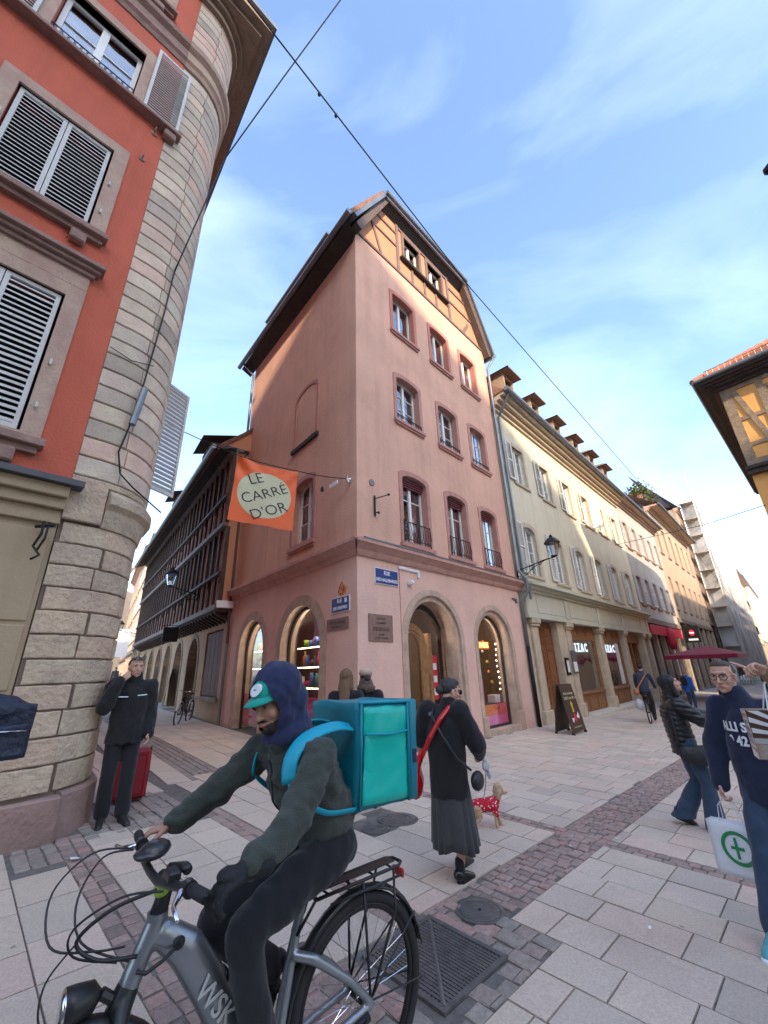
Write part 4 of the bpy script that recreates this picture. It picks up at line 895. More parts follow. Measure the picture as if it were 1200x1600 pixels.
# farther houses of the side street
farm={}
def simplehouse(name,label,o,az,L_,hgt,col,nw,nf,z0=3.4,fh=2.9,depth=8,sg=1,shcol=None,roofc=None,arc=True,grp=None,base=None,ww=.95,wh=1.6,panes=False,dorm=0,eave=.4,cornice=True,sill=True,group_shut=True,roofh=4,gf=True):
    h=thing(name,label,'house',o,az,grp); m=M(name+str(col),col,.9,var=.14,scale=1.2,bump=.2,bs=20,streak=.25)
    st=L_/nw; hs=[]; wins=[]
    for f in range(nf):
        for i in range(nw): c=st*(i+.5); z=z0+.9+f*fh; wins.append((c-ww/2,c+ww/2,z,z+wh,.12 if arc and f==0 else 0))
    wall(h,sg,[(0,z0 if gf else -.6),(L_,z0 if gf else -.6),(L_,hgt),(0,hgt)],[hole(*w) for w in wins],m,-.3,0)
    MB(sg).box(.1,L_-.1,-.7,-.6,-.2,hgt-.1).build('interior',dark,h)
    MB(sg).add([(0,0,-.6),(0,-depth,-.6),(0,-depth,hgt),(0,0,hgt),(L_,0,-.6),(L_,-depth,-.6),(L_,-depth,hgt),(L_,0,hgt)],[(0,1,2,3),(4,7,6,5)]).build('side_wall',m,h)
    sh=M('shutter_'+str(shcol),shcol,.6,var=.15) if shcol else None
    for w in wins:
        window(h,sg,*w,rec=.15,cols=2,rows=2 if not panes else 3,panes=panes,fw=.05,surr=.1,sm=frst,sill=sillst if sill else None)
        if sh:
            for a in (w[0]-.12-ww/2,w[1]+.12): shutter(h,sg,a,a+ww/2,w[2]-.02,w[3]+.02,.035,sh,n=12)
    if cornice:
        b=MB(sg)
        for o_,za,zb in ((.12,hgt-.3,hgt-.15),(.26,hgt-.1499,hgt),(eave,hgt+.0001,hgt+.14)): b.box(-.05,L_+.05,-.2,o_,za,zb)
        b.build('cornice',frst,h)
    r=MB(sg).add([(-.1,eave+.05,hgt+.14),(L_+.1,eave+.05,hgt+.14),(L_+.1,-depth/2,hgt+roofh),(-.1,-depth/2,hgt+roofh)],[(0,1,2,3)]).build('roof',tilem,h)
    MB(sg).tube([(-.1,eave+.1,hgt+.12),(L_+.1,eave+.1,hgt+.12)],.08,8).build('gutter',zinc,r)
    for i in range(dorm):
        x=L_*(i+.5)/dorm; y=-.5; zz=hgt+.7
        q=MB(sg).box(x-.5,x+.5,y-1.4,y,zz-.3,zz+.75).build('dormer',frst,r)
        MB(sg).add([(x-.75,y+.3,zz+.72),(x+.75,y+.3,zz+.72),(x+.75,y+.3,zz+.8),(x-.75,y+.3,zz+.8),(x-.6,y-2,zz+1.15),(x+.6,y-2,zz+1.15),(x,y+.3,zz+1.15),(x,y-2,zz+1.4)],[(0,1,2,3),(3,6,7,4),(6,2,5,7),(3,2,6)]).build('dormer_roof',tilem,r)
    if gf:
        g=MB(sg); g.box(0,L_,-.5,-.2,-.6,z0); g.build('shop_glazing',M('dark_shop',(.04,.04,.045),.25,var=.2),h)
        for i in range(nw+1): MB(sg).box(max(0,st*i-.22),min(L_,st*i+.22),-.3,.03,-.6,z0,.0).build('pier',M('pier_stone',(.42,.34,.26),.9,var=.3,scale=3,bump=.3,bs=20),h)
        MB(sg).box(0,L_,-.3,.12,z0-.35,z0+.0,.02).build('shop_fascia',M('fascia',(.20,.15,.12),.7,var=.2),h)
    return h
o=T0+dT*21.2
dA=hd(150,1058); azA=math.atan2(dA.y,dA.x)
simplehouse('town_house','first pale ochre house beyond the half timbered one in the side street',o,azA,9,12.2,(.55,.40,.25),4,2,z0=4.2,depth=7,shcol=(.35,.33,.30),dorm=1)
simplehouse('town_house','second pale cream house beyond the half timbered one with open shutters',o+dA*9.1+Vector((.0,.0,.2)),azA,10,13.4,(.62,.52,.38),5,3,z0=3.8,depth=7,shcol=(.5,.52,.5))
simplehouse('town_house','third and farthest rosy house at the end of the side street',o+dA*19.2,azA,16,14.5,(.52,.36,.27),7,3,z0=3.8,depth=7)
dB=hd(170,1058); 
simplehouse('town_house','buff house closing the far end of the side street',o+dA*36+nT*2,math.atan2(dA.y,dA.x)+R_(60),14,14,(.52,.42,.32),5,3,z0=3.8)
# ================================================================ RIGHT ROW
cream=M('cream_plaster',(.66,.62,.47),.9,var=.10,scale=1.0,bump=.2,bs=20,streak=.22)
creamtrim=M('cream_paint',(.56,.56,.45),.7,var=.1,scale=1.5,bump=.1,bs=20,streak=.12)
tanst=M('tan_stone',(.60,.50,.37),.9,var=.25,scale=3,bump=.4,bs=25,streak=.2)
doorw=M('door_wood',(.30,.12,.05),.45,var=.4,scale=10,bump=.15,bs=30,col2=(.16,.06,.025))
shopw=M('shop_wood',(.33,.16,.07),.5,var=.35,scale=9,bump=.12,bs=30,col2=(.20,.09,.04))
whsh=M('white_shutter',(.74,.74,.70),.6,var=.12,scale=4)
c0=7.55
cr_=thing('cream_house','long cream plastered house with white shutters above panelled wooden shop fronts and dormers','house',Rw(c0,0),AZ2)
L1=16.1; g=lambda s: s-c0
w2=[(s-.47,s+.47,8.5,10.15,0) for s in [g(9.15+2.58*i) for i in range(6)]]
w1=[(s-.5,s+.5,4.75,6.62,.2) for s in [g(9.02+2.62*i) for i in range(6)]]
wall(cr_,-1,[(0,4.2),(L1,4.2),(L1,11.9),(0,11.9)],[hole(*w) for w in w2+w1],cream,-.3,0)
for i,w in enumerate(w2+w1):
    window(cr_,-1,*w,rec=.13,cols=2,rows=3 if i<6 else 4,panes=(i%6)<3,fw=.055,surr=.17,sm=tanst,sp=.03)
    MB(-1).box(w[0]-.22,w[1]+.22,-.05,.07,w[2]-.14,w[2]-.04,.01).build('window_sill',tanst,cr_)
    if i==3: s=shutter(cr_,-1,w[0]-.62,w[0]-.14,w[2],w[3]+.05,.04,whsh,n=26); s2=shutter(cr_,-1,0,.5,w[2],w[3]+.05,0,whsh,n=26); s2.location=(w[1]+.12,-.05,0); s2.rotation_euler=(0,0,-R_(62))
    else: s=shutter(cr_,-1,w[0]-.64,w[0]-.16,w[2]-.02,w[3]+.05,.045,whsh,n=26)
wall(cr_,-1,[(0,-.6),(.75,-.6),(.75,3.3),(0,3.3)],[],tanst,-.3,0)
# eave cornice, roof, gutter, dormers
b=MB(-1)
for o_,za,zb in ((.1,11.35,11.5),(.24,11.5001,11.65),(.42,11.6501,11.8),(.6,11.8001,11.95)): b.box(-.1,L1,-.2,o_,za,zb,.0)
b.build('eave_cornice',tanst,cr_)
rf=MB(-1).add([(-.15,.66,11.95),(L1+.1,.66,11.95),(L1+.1,-4.5,16.6),(-.15,-4.5,16.6),(-.15,-4.5,11),(-.15,.3,11.9)],[(0,1,2,3),(0,3,4,5)]).build('roof',tilem,cr_)
MB(-1).tube([(-.15,.74,11.98),(L1+.1,.74,11.98)],.1,10).build('gutter',zinc,rf)
MB(-1).tube([(.15,.7,11.95),(.2,.45,11.6),(.25,.08,11.1),(.25,.08,4.4),(.1,.3,4.2),(.1,.3,3.7)],.05,8).build('down_pipe',zinc,cr_)
dorw=M('dormer_wood',(.40,.29,.21),.8,var=.3,scale=6,bump=.2,bs=20)
for i in range(6):
    x=1.25+2.62*i; y=.3; zz=12.75; q=MB(-1).box(x-.45,x-.35,y-1.5,y,zz,zz+.85).box(x+.35,x+.45,y-1.5,y,zz,zz+.85).box(x-.35,x+.35,y-.1,y,zz+.7,zz+.85).box(x-.35,x+.35,y-.1,y,zz,zz+.1).box(x-.35,x+.35,y-.3,y-.25,zz+.1,zz+.7).build('dormer',dorw,rf)
    MB(-1).add([(x-.62,y+.35,zz+.80),(x+.62,y+.35,zz+.80),(x+.62,y-1.8,zz+.86),(x-.62,y-1.8,zz+.86),(x,y-.05,zz+1.25),(x,y-1.8,zz+1.35),(x-.62,y+.35,zz+.87),(x+.62,y+.35,zz+.87)],[(0,1,2,3),(6,7,4),(7,2,5,4),(3,6,4,5),(0,1,7,6)]).build('dormer_roof',M('dormer_tile',(.22,.155,.12),.85,var=.4,scale=8,bump=.3),rf)
# shop fascia with panels and cornice
MB(-1).box(0,L1+.05,-.3,.16,3.2,4.05).build('shop_fascia',creamtrim,cr_)
b=MB(-1)
for o_,za,zb in ((.2,3.12,3.22),(.24,4.0,4.1),(.34,4.1001,4.2),(.48,4.2001,4.3)): b.box(-.05,L1+.1,-.25,o_,za,zb)
b.build('fascia_cornice',creamtrim,cr_)
P_=[g(8.05),g(11.0),g(14.75),g(18.45),g(22.1),g(23.4)]
for i in range(5): MB(-1).box(P_[i]+.3,P_[i+1]-.3,.155,.175,3.32,3.92,.008).build('fascia_panel',creamtrim,cr_); MB(-1).box(P_[i+1]-.2,P_[i+1]+.2,.155,.19,3.24,3.99,.01).build('fascia_block',creamtrim,cr_)
for i,x in enumerate(P_):
    wd=.22; p=MB(-1).box(x-wd,x+wd,-.3,.10,-.6,2.86,.015).build('pilaster',tanst,cr_); MB(-1).box(x-wd-.05,x+wd+.05,-.3,.16,2.86,2.94,.01).box(x-wd-.1,x+wd+.1,-.3,.21,2.9401,3.12,.03).build('capital',tanst,p)
    MB(-1).box(x-wd-.06,x+wd+.06,-.3,.17,-.6,.28,.02).build('pilaster_base',tanst,p)
    if i==1: MB(-1).box(x-.95,x-wd-.001,-.3,.04,-.6,3.1).build('stone_pier',tanst,p)
MB(-1).box(0,L1,-1.9,-1.8,-.6,3.2).build('shop_back_wall',M('shop_grey',(.30,.32,.31),.8,var=.2,scale=1),cr_)
MB(-1).box(0,L1,-1.9,-.25,3.18,3.25).build('shop_ceiling',ewhite,cr_)
# big double door
dx0,dx1=g(8.32),g(10.02); dr=MB(-1).box(dx0,dx1,-.28,-.22,-.6,3.08).build('double_door',doorw,cr_)
for k in (0,1):
    a=dx0+.02+k*(dx1-dx0)/2; b_=a+(dx1-dx0)/2-.04; lf=MB(-1).box(a,b_,-.22,-.18,-.28,3.02,.006).build('door_leaf',doorw,dr) if False else MB(-1).box(a,b_,-.22,-.18,-.28,3.02,.006).build('door_leaf',doorw,dr)
    for za,zb in ((-.15,.25),(.32,.92),(1.0,2.15),(2.22,2.5),(2.57,2.92)):
        b=MB(-1); b.slab([[(a+.1,za),(b_-.1,za),(b_-.1,zb),(a+.1,zb)],[(a+.14,za+.04),(a+.14,zb-.04),(b_-.14,zb-.04),(b_-.14,za+.04)]],-.185,-.155); b.box(a+.18,b_-.18,-.185,-.165,za+.08,zb-.08,.008) ; b.build('door_panel',doorw,dr)
# shop windows
def swin(x0,x1,label=None,banner=False):
    w=MB(-1).slab([[(x0,-.6),(x1,-.6),(x1,3.1),(x0,3.1)],[(x0+.16,.62),(x0+.16,2.55),(x1-.16,2.55),(x1-.16,.62)]],-.22,-.12).build('shop_window',shopw,cr_)
    MB(-1).box(x0+.14,x1-.14,-.18,-.172,.6,2.57).build('pane',GLS,w)
    n=3
    for i in range(n):
        a=x0+.14+(x1-x0-.28)*i/n; e=a+(x1-x0-.28)/n; b=MB(-1).slab([[(a+.03,-.15),(e-.03,-.15),(e-.03,.42),(a+.03,.42)],[(a+.08,-.1),(a+.08,.37),(e-.08,.37),(e-.08,-.1)]],-.125,-.095).box(a+.12,e-.12,-.125,-.105,-.05,.32,.008); b.build('lower_panel',shopw,w)
        b=MB(-1).slab([[(a+.03,2.68),(e-.03,2.68),(e-.03,3.02),(a+.03,3.02)],[(a+.08,2.73),(a+.08,2.97),(e-.08,2.97),(e-.08,2.73)]],-.125,-.1); b.build('upper_panel',shopw,w)
    MB(-1).box(x0+.05,x1-.05,-.12,-.05,.5,.58,.01).build('ledge',shopw,w)
    text('I Z A C',.46,M('lit_white',(.75,.9,1),emit=.25,var=0),w,(x0+1.28,.105,2.22),RX,bold=.012,sx=.95,ext=.01)
    MB(-1).box(x0-.1,x1+.1,-.2,.42,-.6,-.12,.02).build('window_step',M('pale_step',(.62,.57,.48),.8,var=.15,scale=3,bump=.2),w)
    return w
swin(g(11.3),g(14.45)); w_=swin(g(15.05),g(18.15),banner=True)
MB(-1).box(g(17.3),g(17.85),-.168,-.165,.66,2.5).build('window_banner',ewhite,w_)
MB(-1).box(g(18.8),g(23.2),-.9,-.82,-.6,3.1).build('entrance_back',shopw,cr_); MB(-1).box(g(19.2),g(20.2),-.7,-.62,-.6,2.8,.01).build('door_leaf',shopw,cr_); 
for a in (18.75,20.4,21.6): MB(-1).box(g(a),g(a)+.14,-.6,-.2,-.6,2.9,.01).build('door_post',shopw,cr_)
MB(-1).box(g(18.7),g(21.85),-.5,-.15,2.6,3.1).build('door_head',shopw,cr_)
# things in the window and on the pier
def Rt(o,label,cat,group=None): o.matrix_world=Matrix.Translation(Rw(c0,0))@MR; return tag(o,label,cat,group)
mn=link('mannequin',None); Rt(mn,'headless style shop mannequin in a grey coat in the first lettered shop window','mannequin')
x=g(12.35); MB(-1).lathe([(.16,.62),(.19,1.0),(.23,1.35),(.20,1.6),(.24,1.85),(.17,2.0),(.06,2.05),(.055,2.13)],(x,-.75,-.12),14).build('coat',M('grey_coat',(.16,.16,.16),.9,var=.2),mn,smooth=True)
b=MB(-1)
for s in(-1,1): b.tube([(x+s*.2,-.75,1.82),(x+s*.3,-.73,1.5),(x+s*.3,-.68,1.1)],[.075,.065,.05],8)
b.build('sleeves',MC['grey_coat'],mn,smooth=True); MB(-1).lathe([(.03,2.0),(.08,2.07),(.085,2.17),(.05,2.27),(.01,2.3)],(x,-.75,-.1),12).build('head',tanst,mn,smooth=True)
MB(-1).lathe([(.1,.0),(.17,.5),(.17,.7)],(x,-.75,-.12),12).build('trousers',M('dark_cloth',(.03,.03,.035),.9),mn,smooth=True)
b=thing('menu_case','small black framed menu case on the stone pier beside the big wooden door','menu case'); Rt(b,b['label'],'menu case'); MB(-1).box(g(10.2),g(10.5),.04,.10,1.25,1.85,.01).build('frame',iron,b); MB(-1).box(g(10.25),g(10.45),.1,.104,1.35,1.75).build('menu_sheet',ewhite,b)
b=thing('notice_board','grey and white notice board on the pilaster left of the first lettered window','notice board'); Rt(b,b['label'],'notice board'); MB(-1).box(g(10.72),g(11.12),.11,.15,1.3,2.1,.01).build('board',M('grey_board',(.12,.12,.12)),b); MB(-1).box(g(10.75),g(11.09),.15,.154,1.36,1.7).build('sheet',ewhite,b)
# next houses
simplehouse('grey_house','grey rendered house with half open shutters above a red shop fascia',Rw(23.7,0),AZ2,10.9,12.0,(.42,.41,.38),5,2,z0=4.2,fh=3.7,sg=-1,shcol=(.55,.56,.55),dorm=4,eave=.6,roofh=4.6,ww=.95,wh=1.75)
red_f=M('red_fascia',(.50,.02,.05),.6,var=.1)
o=MB(-1).box(0,9.6,.15,.22,3.15,3.75).build('shop_fascia_sign',red_f,None); o.matrix_world=Matrix.Translation(Rw(23.9,0))@MR; tag(o,'long bright red fascia board above the shop in the grey house','sign')
for i in range(3): MB(-1).box(.5+i*3,3.0+i*3,.22,.225,3.3,3.6).build('white_lettering_strip',red_f,o)
o=MB(-1).lathe([(.18,2.3),(.26,2.7),(.3,3.3),(.12,3.7)],(4.4,.35,0),10).build('folded_awning',red_f,None,smooth=True); o.matrix_world=Matrix.Translation(Rw(23.9,0))@MR; tag(o,'bunched red fabric awning hanging over the red fascia','awning')
simplehouse('stone_house','tan sandstone house with tall narrow windows and a round black shop sign',Rw(34.7,0),AZ2,18.3,14.3,(.40,.32,.23),6,2,z0=4.8,fh=4.8,sg=-1,dorm=3,eave=.9,wh=2.6,ww=1.1,roofh=3.5,arc=False)
simplehouse('town_house','tall rosy stone house wrapped in scaffolding farther along the right street',Rw(53.2,0),AZ2,40,19,(.38,.29,.23),10,3,z0=5.5,fh=4.3,sg=-1,wh=2.4,roofh=6,dorm=4)
# stepped gable/ chimneys above the roofs
for i,(s,z,wd) in enumerate(((45,19,1.9),(56,21.5,2.6),(64,22.3,3),(72,22.6,3),(80,22.5,3.4))):
    o=MB(-1).box(-wd/2,wd/2,-3.5,-2,10,z,.02).build('chimney_stack',MC['tan_stone'],None); o.matrix_world=Matrix.Translation(Rw(s,0))@MR; tag(o,['squat chimney stack with pots nearest the cream house','first stepped stack behind the scaffold','second stepped stack behind the scaffold','third stepped stack behind the scaffold','farthest stepped stack behind the scaffold'][i],'chimney')
    for k in (-.4,0,.4): MB(-1).lathe([(.16,z),(.14,z+.5)],(k*wd*.6,-2.7,0),8).build('chimney_pot',tilem,o)
simplehouse('town_house','pale yellow far house with two balconies beyond the scaffolding',Rw(100,0),AZ2,50,20.5,(.42,.35,.24),12,4,z0=5,fh=3.9,sg=-1,wh=2.3,roofh=5,eave=1)
simplehouse('town_house','bluish farthest house at the end of the right street',Rw(151,0),AZ2,70,24,(.28,.31,.35),14,4,z0=6,fh=4.2,sg=-1,wh=2.3,roofh=6)
# scaffold
sc=thing('scaffold','tall metal scaffold with grey netting in front of the far tan facade','scaffold',Rw(54,0),AZ2); alu=M('scaffold_tube',(.42,.43,.44),.4,.7,var=.1)
HT=20.5
for i in range(13):
    for o_ in (.5,1.9): MB(-1).tube([(i*3.1,o_,-1.6),(i*3.1,o_,HT+ (1.5 if i%3 else 3))],.06,6).build('upright',alu,sc)
for k in range(10):
    z=.8+k*2.1
    for o_ in (.5,1.9): MB(-1).tube([(-.3,o_,z),(37.5,o_,z)],.05,5).build('ledger',alu,sc)
    MB(-1).tube([(-.3,1.9,z+1),(37.5,1.9,z+1)],.04,5).build('guard_rail',alu,sc)
    MB(-1).box(-.2,37.4,.55,1.85,z-.06,z).build('deck',M('deck_board',(.45,.40,.33),.8,var=.3),sc)
for i in range(0,12,2): MB(-1).tube([(i*3.1,1.95,.8),((i+1)*3.1,1.95,7.1)],.04,5).build('brace',alu,sc); MB(-1).tube([(i*3.1,1.95,9.2),((i+1)*3.1,1.95,15.5)],.04,5).build('brace',alu,sc)
nm=bpy.data.materials.new('netting'); nm.use_nodes=True; t=nm.node_tree; n=t.nodes; n.remove(n['Principled BSDF']); df=n.new('ShaderNodeBsdfDiffuse'); df.inputs[0].default_value=(.5,.52,.53,1); tr=n.new('ShaderNodeBsdfTransparent'); mx_=n.new('ShaderNodeMixShader'); ge=n.new('ShaderNodeNewGeometry'); no=n.new('ShaderNodeTexNoise'); no.inputs['Scale'].default_value=.35; no.inputs['Detail'].default_value=4; t.links.new(ge.outputs['Position'],no.inputs[0]); mr=n.new('ShaderNodeMapRange'); mr.inputs[1].default_value=.3; mr.inputs[2].default_value=.7; mr.inputs[3].default_value=.35; mr.inputs[4].default_value=.85; t.links.new(no.outputs[0],mr.inputs[0]); t.links.new(mr.outputs[0],mx_.inputs[0]); t.links.new(tr.outputs[0],mx_.inputs[1]); t.links.new(df.outputs[0],mx_.inputs[2]); t.links.new(mx_.outputs[0],n['Material Output'].inputs[0])
b=MB(-1); nx,nz=40,16; vs=[(1+37*i/nx,2.05+.18*noise.noise(Vector((i*.5,j*.4,0))),.8+(HT-.5)*j/nz) for j in range(nz+1) for i in range(nx+1)]
b.add(vs,[(j*(nx+1)+i,j*(nx+1)+i+1,(j+1)*(nx+1)+i+1,(j+1)*(nx+1)+i) for j in range(nz) for i in range(nx)]).build('netting',nm,sc,smooth=True)
MB(-1).add([(.6,.45,.8),(.6,2.1,.8),(.6,2.1,HT+.3),(.6,.45,HT+.3)],[(0,1,2,3)]).build('netting',nm,sc)
# far balconies
for i,z in enumerate((6.4,11.5)):
    o=thing('balcony',('lower' if i==0 else 'upper')+' far balcony with railing on the pale yellow house beyond the scaffold','balcony',Rw(107,0),AZ2); MB(-1).box(0,6,0,1.4,z-.3,z).build('slab',sillst,o); b=MB(-1)
    for k in range(20): b.tube([(k*.3,1.35,z),(k*.3,1.35,z+1.1)],.04,4)
    b.tube([(0,1.35,z+1.1),(6,1.35,z+1.1)],.06,4); b.build('railing',iron,o,kind='stuff')
# ================================================================ YELLOW HALF-TIMBERED HOUSE (right)
yel=M('yellow_ochre_plaster',(.80,.42,.13),.9,var=.1,scale=1.5,bump=.25,bs=25)
ybeam=M('weathered_tan_beam',(.33,.25,.16),.85,var=.35,scale=5,bump=.4,bs=20,col2=(.20,.15,.11))
YE=Vector((13.113,13.19,0)); azY=math.atan2(-d1.y,-d1.x)
ye=thing('yellow_house','yellow half timbered corner house with wide dark eaves at the right edge','house',YE,azY)
# local x = -d1 (to the right), outward = nL ; local y for angle azY: left of x
sgY=1 if Vector((-math.sin(azY),math.cos(azY))).dot(Vector((nL.x,nL.y)))>0 else -1
dly=Vector((math.cos(AZ2-R_(3.2)-azY),math.sin(AZ2-R_(3.2)-azY)))  # street direction in local
LY=9
gwy=[(1.25,2.15,9.0,10.75,0),(3.4,4.3,9.0,10.75,0),(5.8,6.7,9.0,10.75,0)]
wall(ye,sgY,[(0.02,8.0),(LY,8.0),(LY,11.3),(.02,11.3)],[hole(*q) for q in gwy],yel,-.3,0); wall(ye,sgY,[(.12,-.8),(LY,-.8),(LY,7.7),(.12,7.7)],[hole(1.4,2.4,4.8,6.9),hole(4,5,4.8,6.9)],yel,-.4,-.1)
for q in gwy+[(1.4,2.4,4.8,6.9,0),(4,5,4.8,6.9,0)]: window(ye,sgY,*q,rec=.12 if q[2]>8 else .22,cols=2,rows=3,surr=.12,sm=ybeam)
YB=lambda p,q,w=.2,o=.045,par=None: beam(p,q,w,o,ybeam,ye,sgY)
YB((.15,8.05),(.15,11.3),.3,.05); YB((0,8.14),(LY,8.14),.22,.06); YB((0,11.2),(LY,11.2),.22,.055)
YB((.3,9.87),(1.12,9.87),.14,.04); YB((.3,8.82),(1.12,8.82),.14,.04); YB((1.1,8.2),(1.1,11.2),.2,.047)
YB((.36,11.1),(.98,8.25),.17,.052); YB((2.3,8.2),(2.3,11.2),.2,.047); YB((3.25,8.2),(3.25,11.2),.2,.047); YB((2.4,11.1),(3.1,8.25),.17,.052); YB((4.5,8.2),(4.5,11.2),.2,.047); YB((5.6,8.2),(5.6,11.2),.2,.047); YB((4.6,9.6),(5.6,9.6),.14,.04); YB((2.3,9.6),(3.25,9.6),.14,.04)
YB((.25,5),(.25,7.6),.3,-.04); YB((1.2,4),(1.2,7.6),.2,-.045)
MB(sgY).box(-.05,LY,-.1,.16,7.68,7.86,.02).build('jetty_beam',tb,ye); MB(sgY).box(-.08,LY,-.1,.24,7.8601,8.0,.02).build('jetty_moulding',dwood,ye)
# side face along the street
s0=Vector((0,0)); s1_=dly*16; nn=Vector((-dly.y,dly.x)); nn=nn if nn.x<0 else -nn
MB().plan([tuple(s0),tuple(s1_),tuple(s1_-nn*.3),tuple(s0-nn*.3+Vector((.1,0)))],-.8,11.3).build('side_wall',yel,ye)
# eaves
ov=.6
def eo(o): # eave polygon at offset
    a=Vector((0,sgY*0))+Vector((0,0)); A=Vector((-o*1.0,sgY*o)); B_=Vector((LY,sgY*o)); Cc=dly*16+nn*o; 
    # corner = intersection of front line y=sg*o and side line offset
    t=(sgY*o-nn.y*o)/dly.y; cx=nn.x*o+dly.x*t; return [(cx,sgY*o),(LY,sgY*o),(LY,-sgY*2),(4,-sgY*2),tuple(dly*16+Vector((3,0))),tuple(Cc)]
for o_,za,zb,mm in ((.18,11.25,11.36,tb),(.36,11.3601,11.46,dwood),(.48,11.4601,11.54,tb),(.6,11.5401,11.66,dwood)):
    MB().plan(eo(o_),za,zb).build('eave_moulding',mm,ye)
cx,cy=eo(.62)[0]; ex_=eo(.62)[-1]
def roofsheet(): pass
hipd=Vector((.62,-.78*sgY)); 
R0=Vector((cx,cy,11.70)); T0_=Vector((cx+4.2,cy-sgY*4.2,14.6))
rf=MB().add([tuple(R0),(LY,cy,11.72),(LY,T0_.y,14.6),tuple(T0_),(ex_[0],ex_[1],11.72),(T0_.x+dly.x*9,T0_.y+dly.y*9,14.6)],[(0,1,2,3),(0,3,5,4)]).build('roof',tilem,ye)
# tile courses (geometry)
b=MB(); 
nrm=Vector((0,sgY*.7,.72)).normalized()
for j in range(26):
    f=j/26.; y=cy+(T0_.y-cy)*f; z=11.74+(14.6-11.70)*f; x0=cx+(T0_.x-cx)*f
    for i in range(int((LY-x0)/.2)):
        x=x0+i*.2+(.1 if j%2 else 0); dy=(T0_.y-cy)/26*1.25; dz=(14.6-11.70)/26*1.25
        b.add([(x+.01,y,z+.03),(x+.19,y,z+.03),(x+.19,y+dy,z+dz),(x+.01,y+dy,z+dz),(x+.01,y,z),(x+.19,y,z)],[(0,1,2,3),(4,5,1,0)])
link('roof_tiles',mesh('roof_tiles',b.v,b.f,M('bright_roof_tile',(.42,.17,.09),.85,var=.3,scale=6,rv=.3)),ye,kind='stuff')
b=MB(); 
for i in range(14): p=R0.lerp(T0_,i/14); b.tube([tuple(p+Vector((0,0,.06))),tuple(R0.lerp(T0_,(i+1.1)/14)+Vector((0,0,.11)))],.13,8)
b.build('hip_tiles',M('bright_roof_tile',(.42,.17,.09)),rf)
b=MB()
for i in range(40):
    x=cx+.5+i*.18
    if x<LY: b.tube([(x,cy-sgY*.15,11.85),(x,cy-sgY*.15,12.1)],.012,4)
for z in (11.9,12.1): b.tube([(cx+.4,cy-sgY*.15,z),(LY,cy-sgY*.15,z)],.015,4)
b.build('snow_guard',zinc,rf)
MB().tube([(cx,cy+sgY*.05,11.72),(LY,cy+sgY*.05,11.72)],.06,8).build('gutter',zinc,rf); MB().tube([(cx,cy,11.72),(ex_[0],ex_[1],11.72)],.06,8).build('gutter',zinc,rf)
# ================================================================ unseen houses added behind and beside the view to block the sun
bh2=thing('town_house','unseen plain plastered house added behind the viewer to the right to block sun','house',(17.1,-6,0),0)
wall(bh2,1,[(0,-1),(16,-1),(16,14),(0,14)],[],M('shade_house_plaster',(.55,.42,.30),.9,var=.1),-.3,0)
MB().add([(-.0,.5,14),(16.4,.5,14),(16.4,-3,19.8),(-.0,-3,19.8),(-.0,-7.5,14),(16.4,-7.5,14)],[(0,1,2,3),(3,2,5,4),(0,3,4),(1,5,2)]).build('roof',tilem,bh2)
rr=thing('town_house','unseen plain plastered houses added opposite the cream row to shade the far fronts','house',Rw(31,8.6,-1.5),AZ2)  # unseen row added to shade the far fronts of the right street
MB(-1).box(0,95,0,8,0,13).build('wall',M('shade_house_plaster',(.55,.42,.30),.9,var=.1),rr); MB(-1).add([(0,-.3,13),(95,-.3,13),(95,4,16),(0,4,16),(95,8.3,13),(0,8.3,13)],[(0,1,2,3),(3,2,4,5),(0,3,5),(1,4,2)]).build('roof',tilem,rr)
# unseen church shaped blocks added far behind the camera to keep sun off the street
ch=thing('shade_nave','unseen tall church shaped block added behind the viewer to shade the street','church',(-26,-40,-1),0); chm=M('shade_block_stone',(.50,.38,.30),.9,var=.2,scale=.6,bump=.3,bs=8)
MB().box(0,56,-14,0,0,39.5).build('nave_wall',chm,ch); MB().add([(0,.6,39.5),(56,.6,39.5),(56,-6.5,45),(0,-6.5,45),(56,-14.6,39.5),(0,-14.6,39.5)],[(0,1,2,3),(3,2,4,5),(0,3,5),(1,4,2)]).build('roof',M('shade_block_roof',(.12,.2,.17),.6,var=.2),ch)
for x in range(2,56,6): MB().box(x-.8,x+.8,0,2.2,0,30,.1).build('buttress',chm,ch); MB().slab([arch(x+1.6,x+4.4,14,30,2.2)],-.1,.05).build('window',M('dark_window',(.03,.03,.04),.2),ch)
c2_=thing('shade_choir','unseen lower block added beside the nave, stepped down so sun reaches the yellow house','church',(30.2,-40,-1),0)  # unseen, added lower than the nave to let sun reach the yellow house
MB().box(0,30,-14,0,0,38.2).build('choir_wall',chm,c2_)
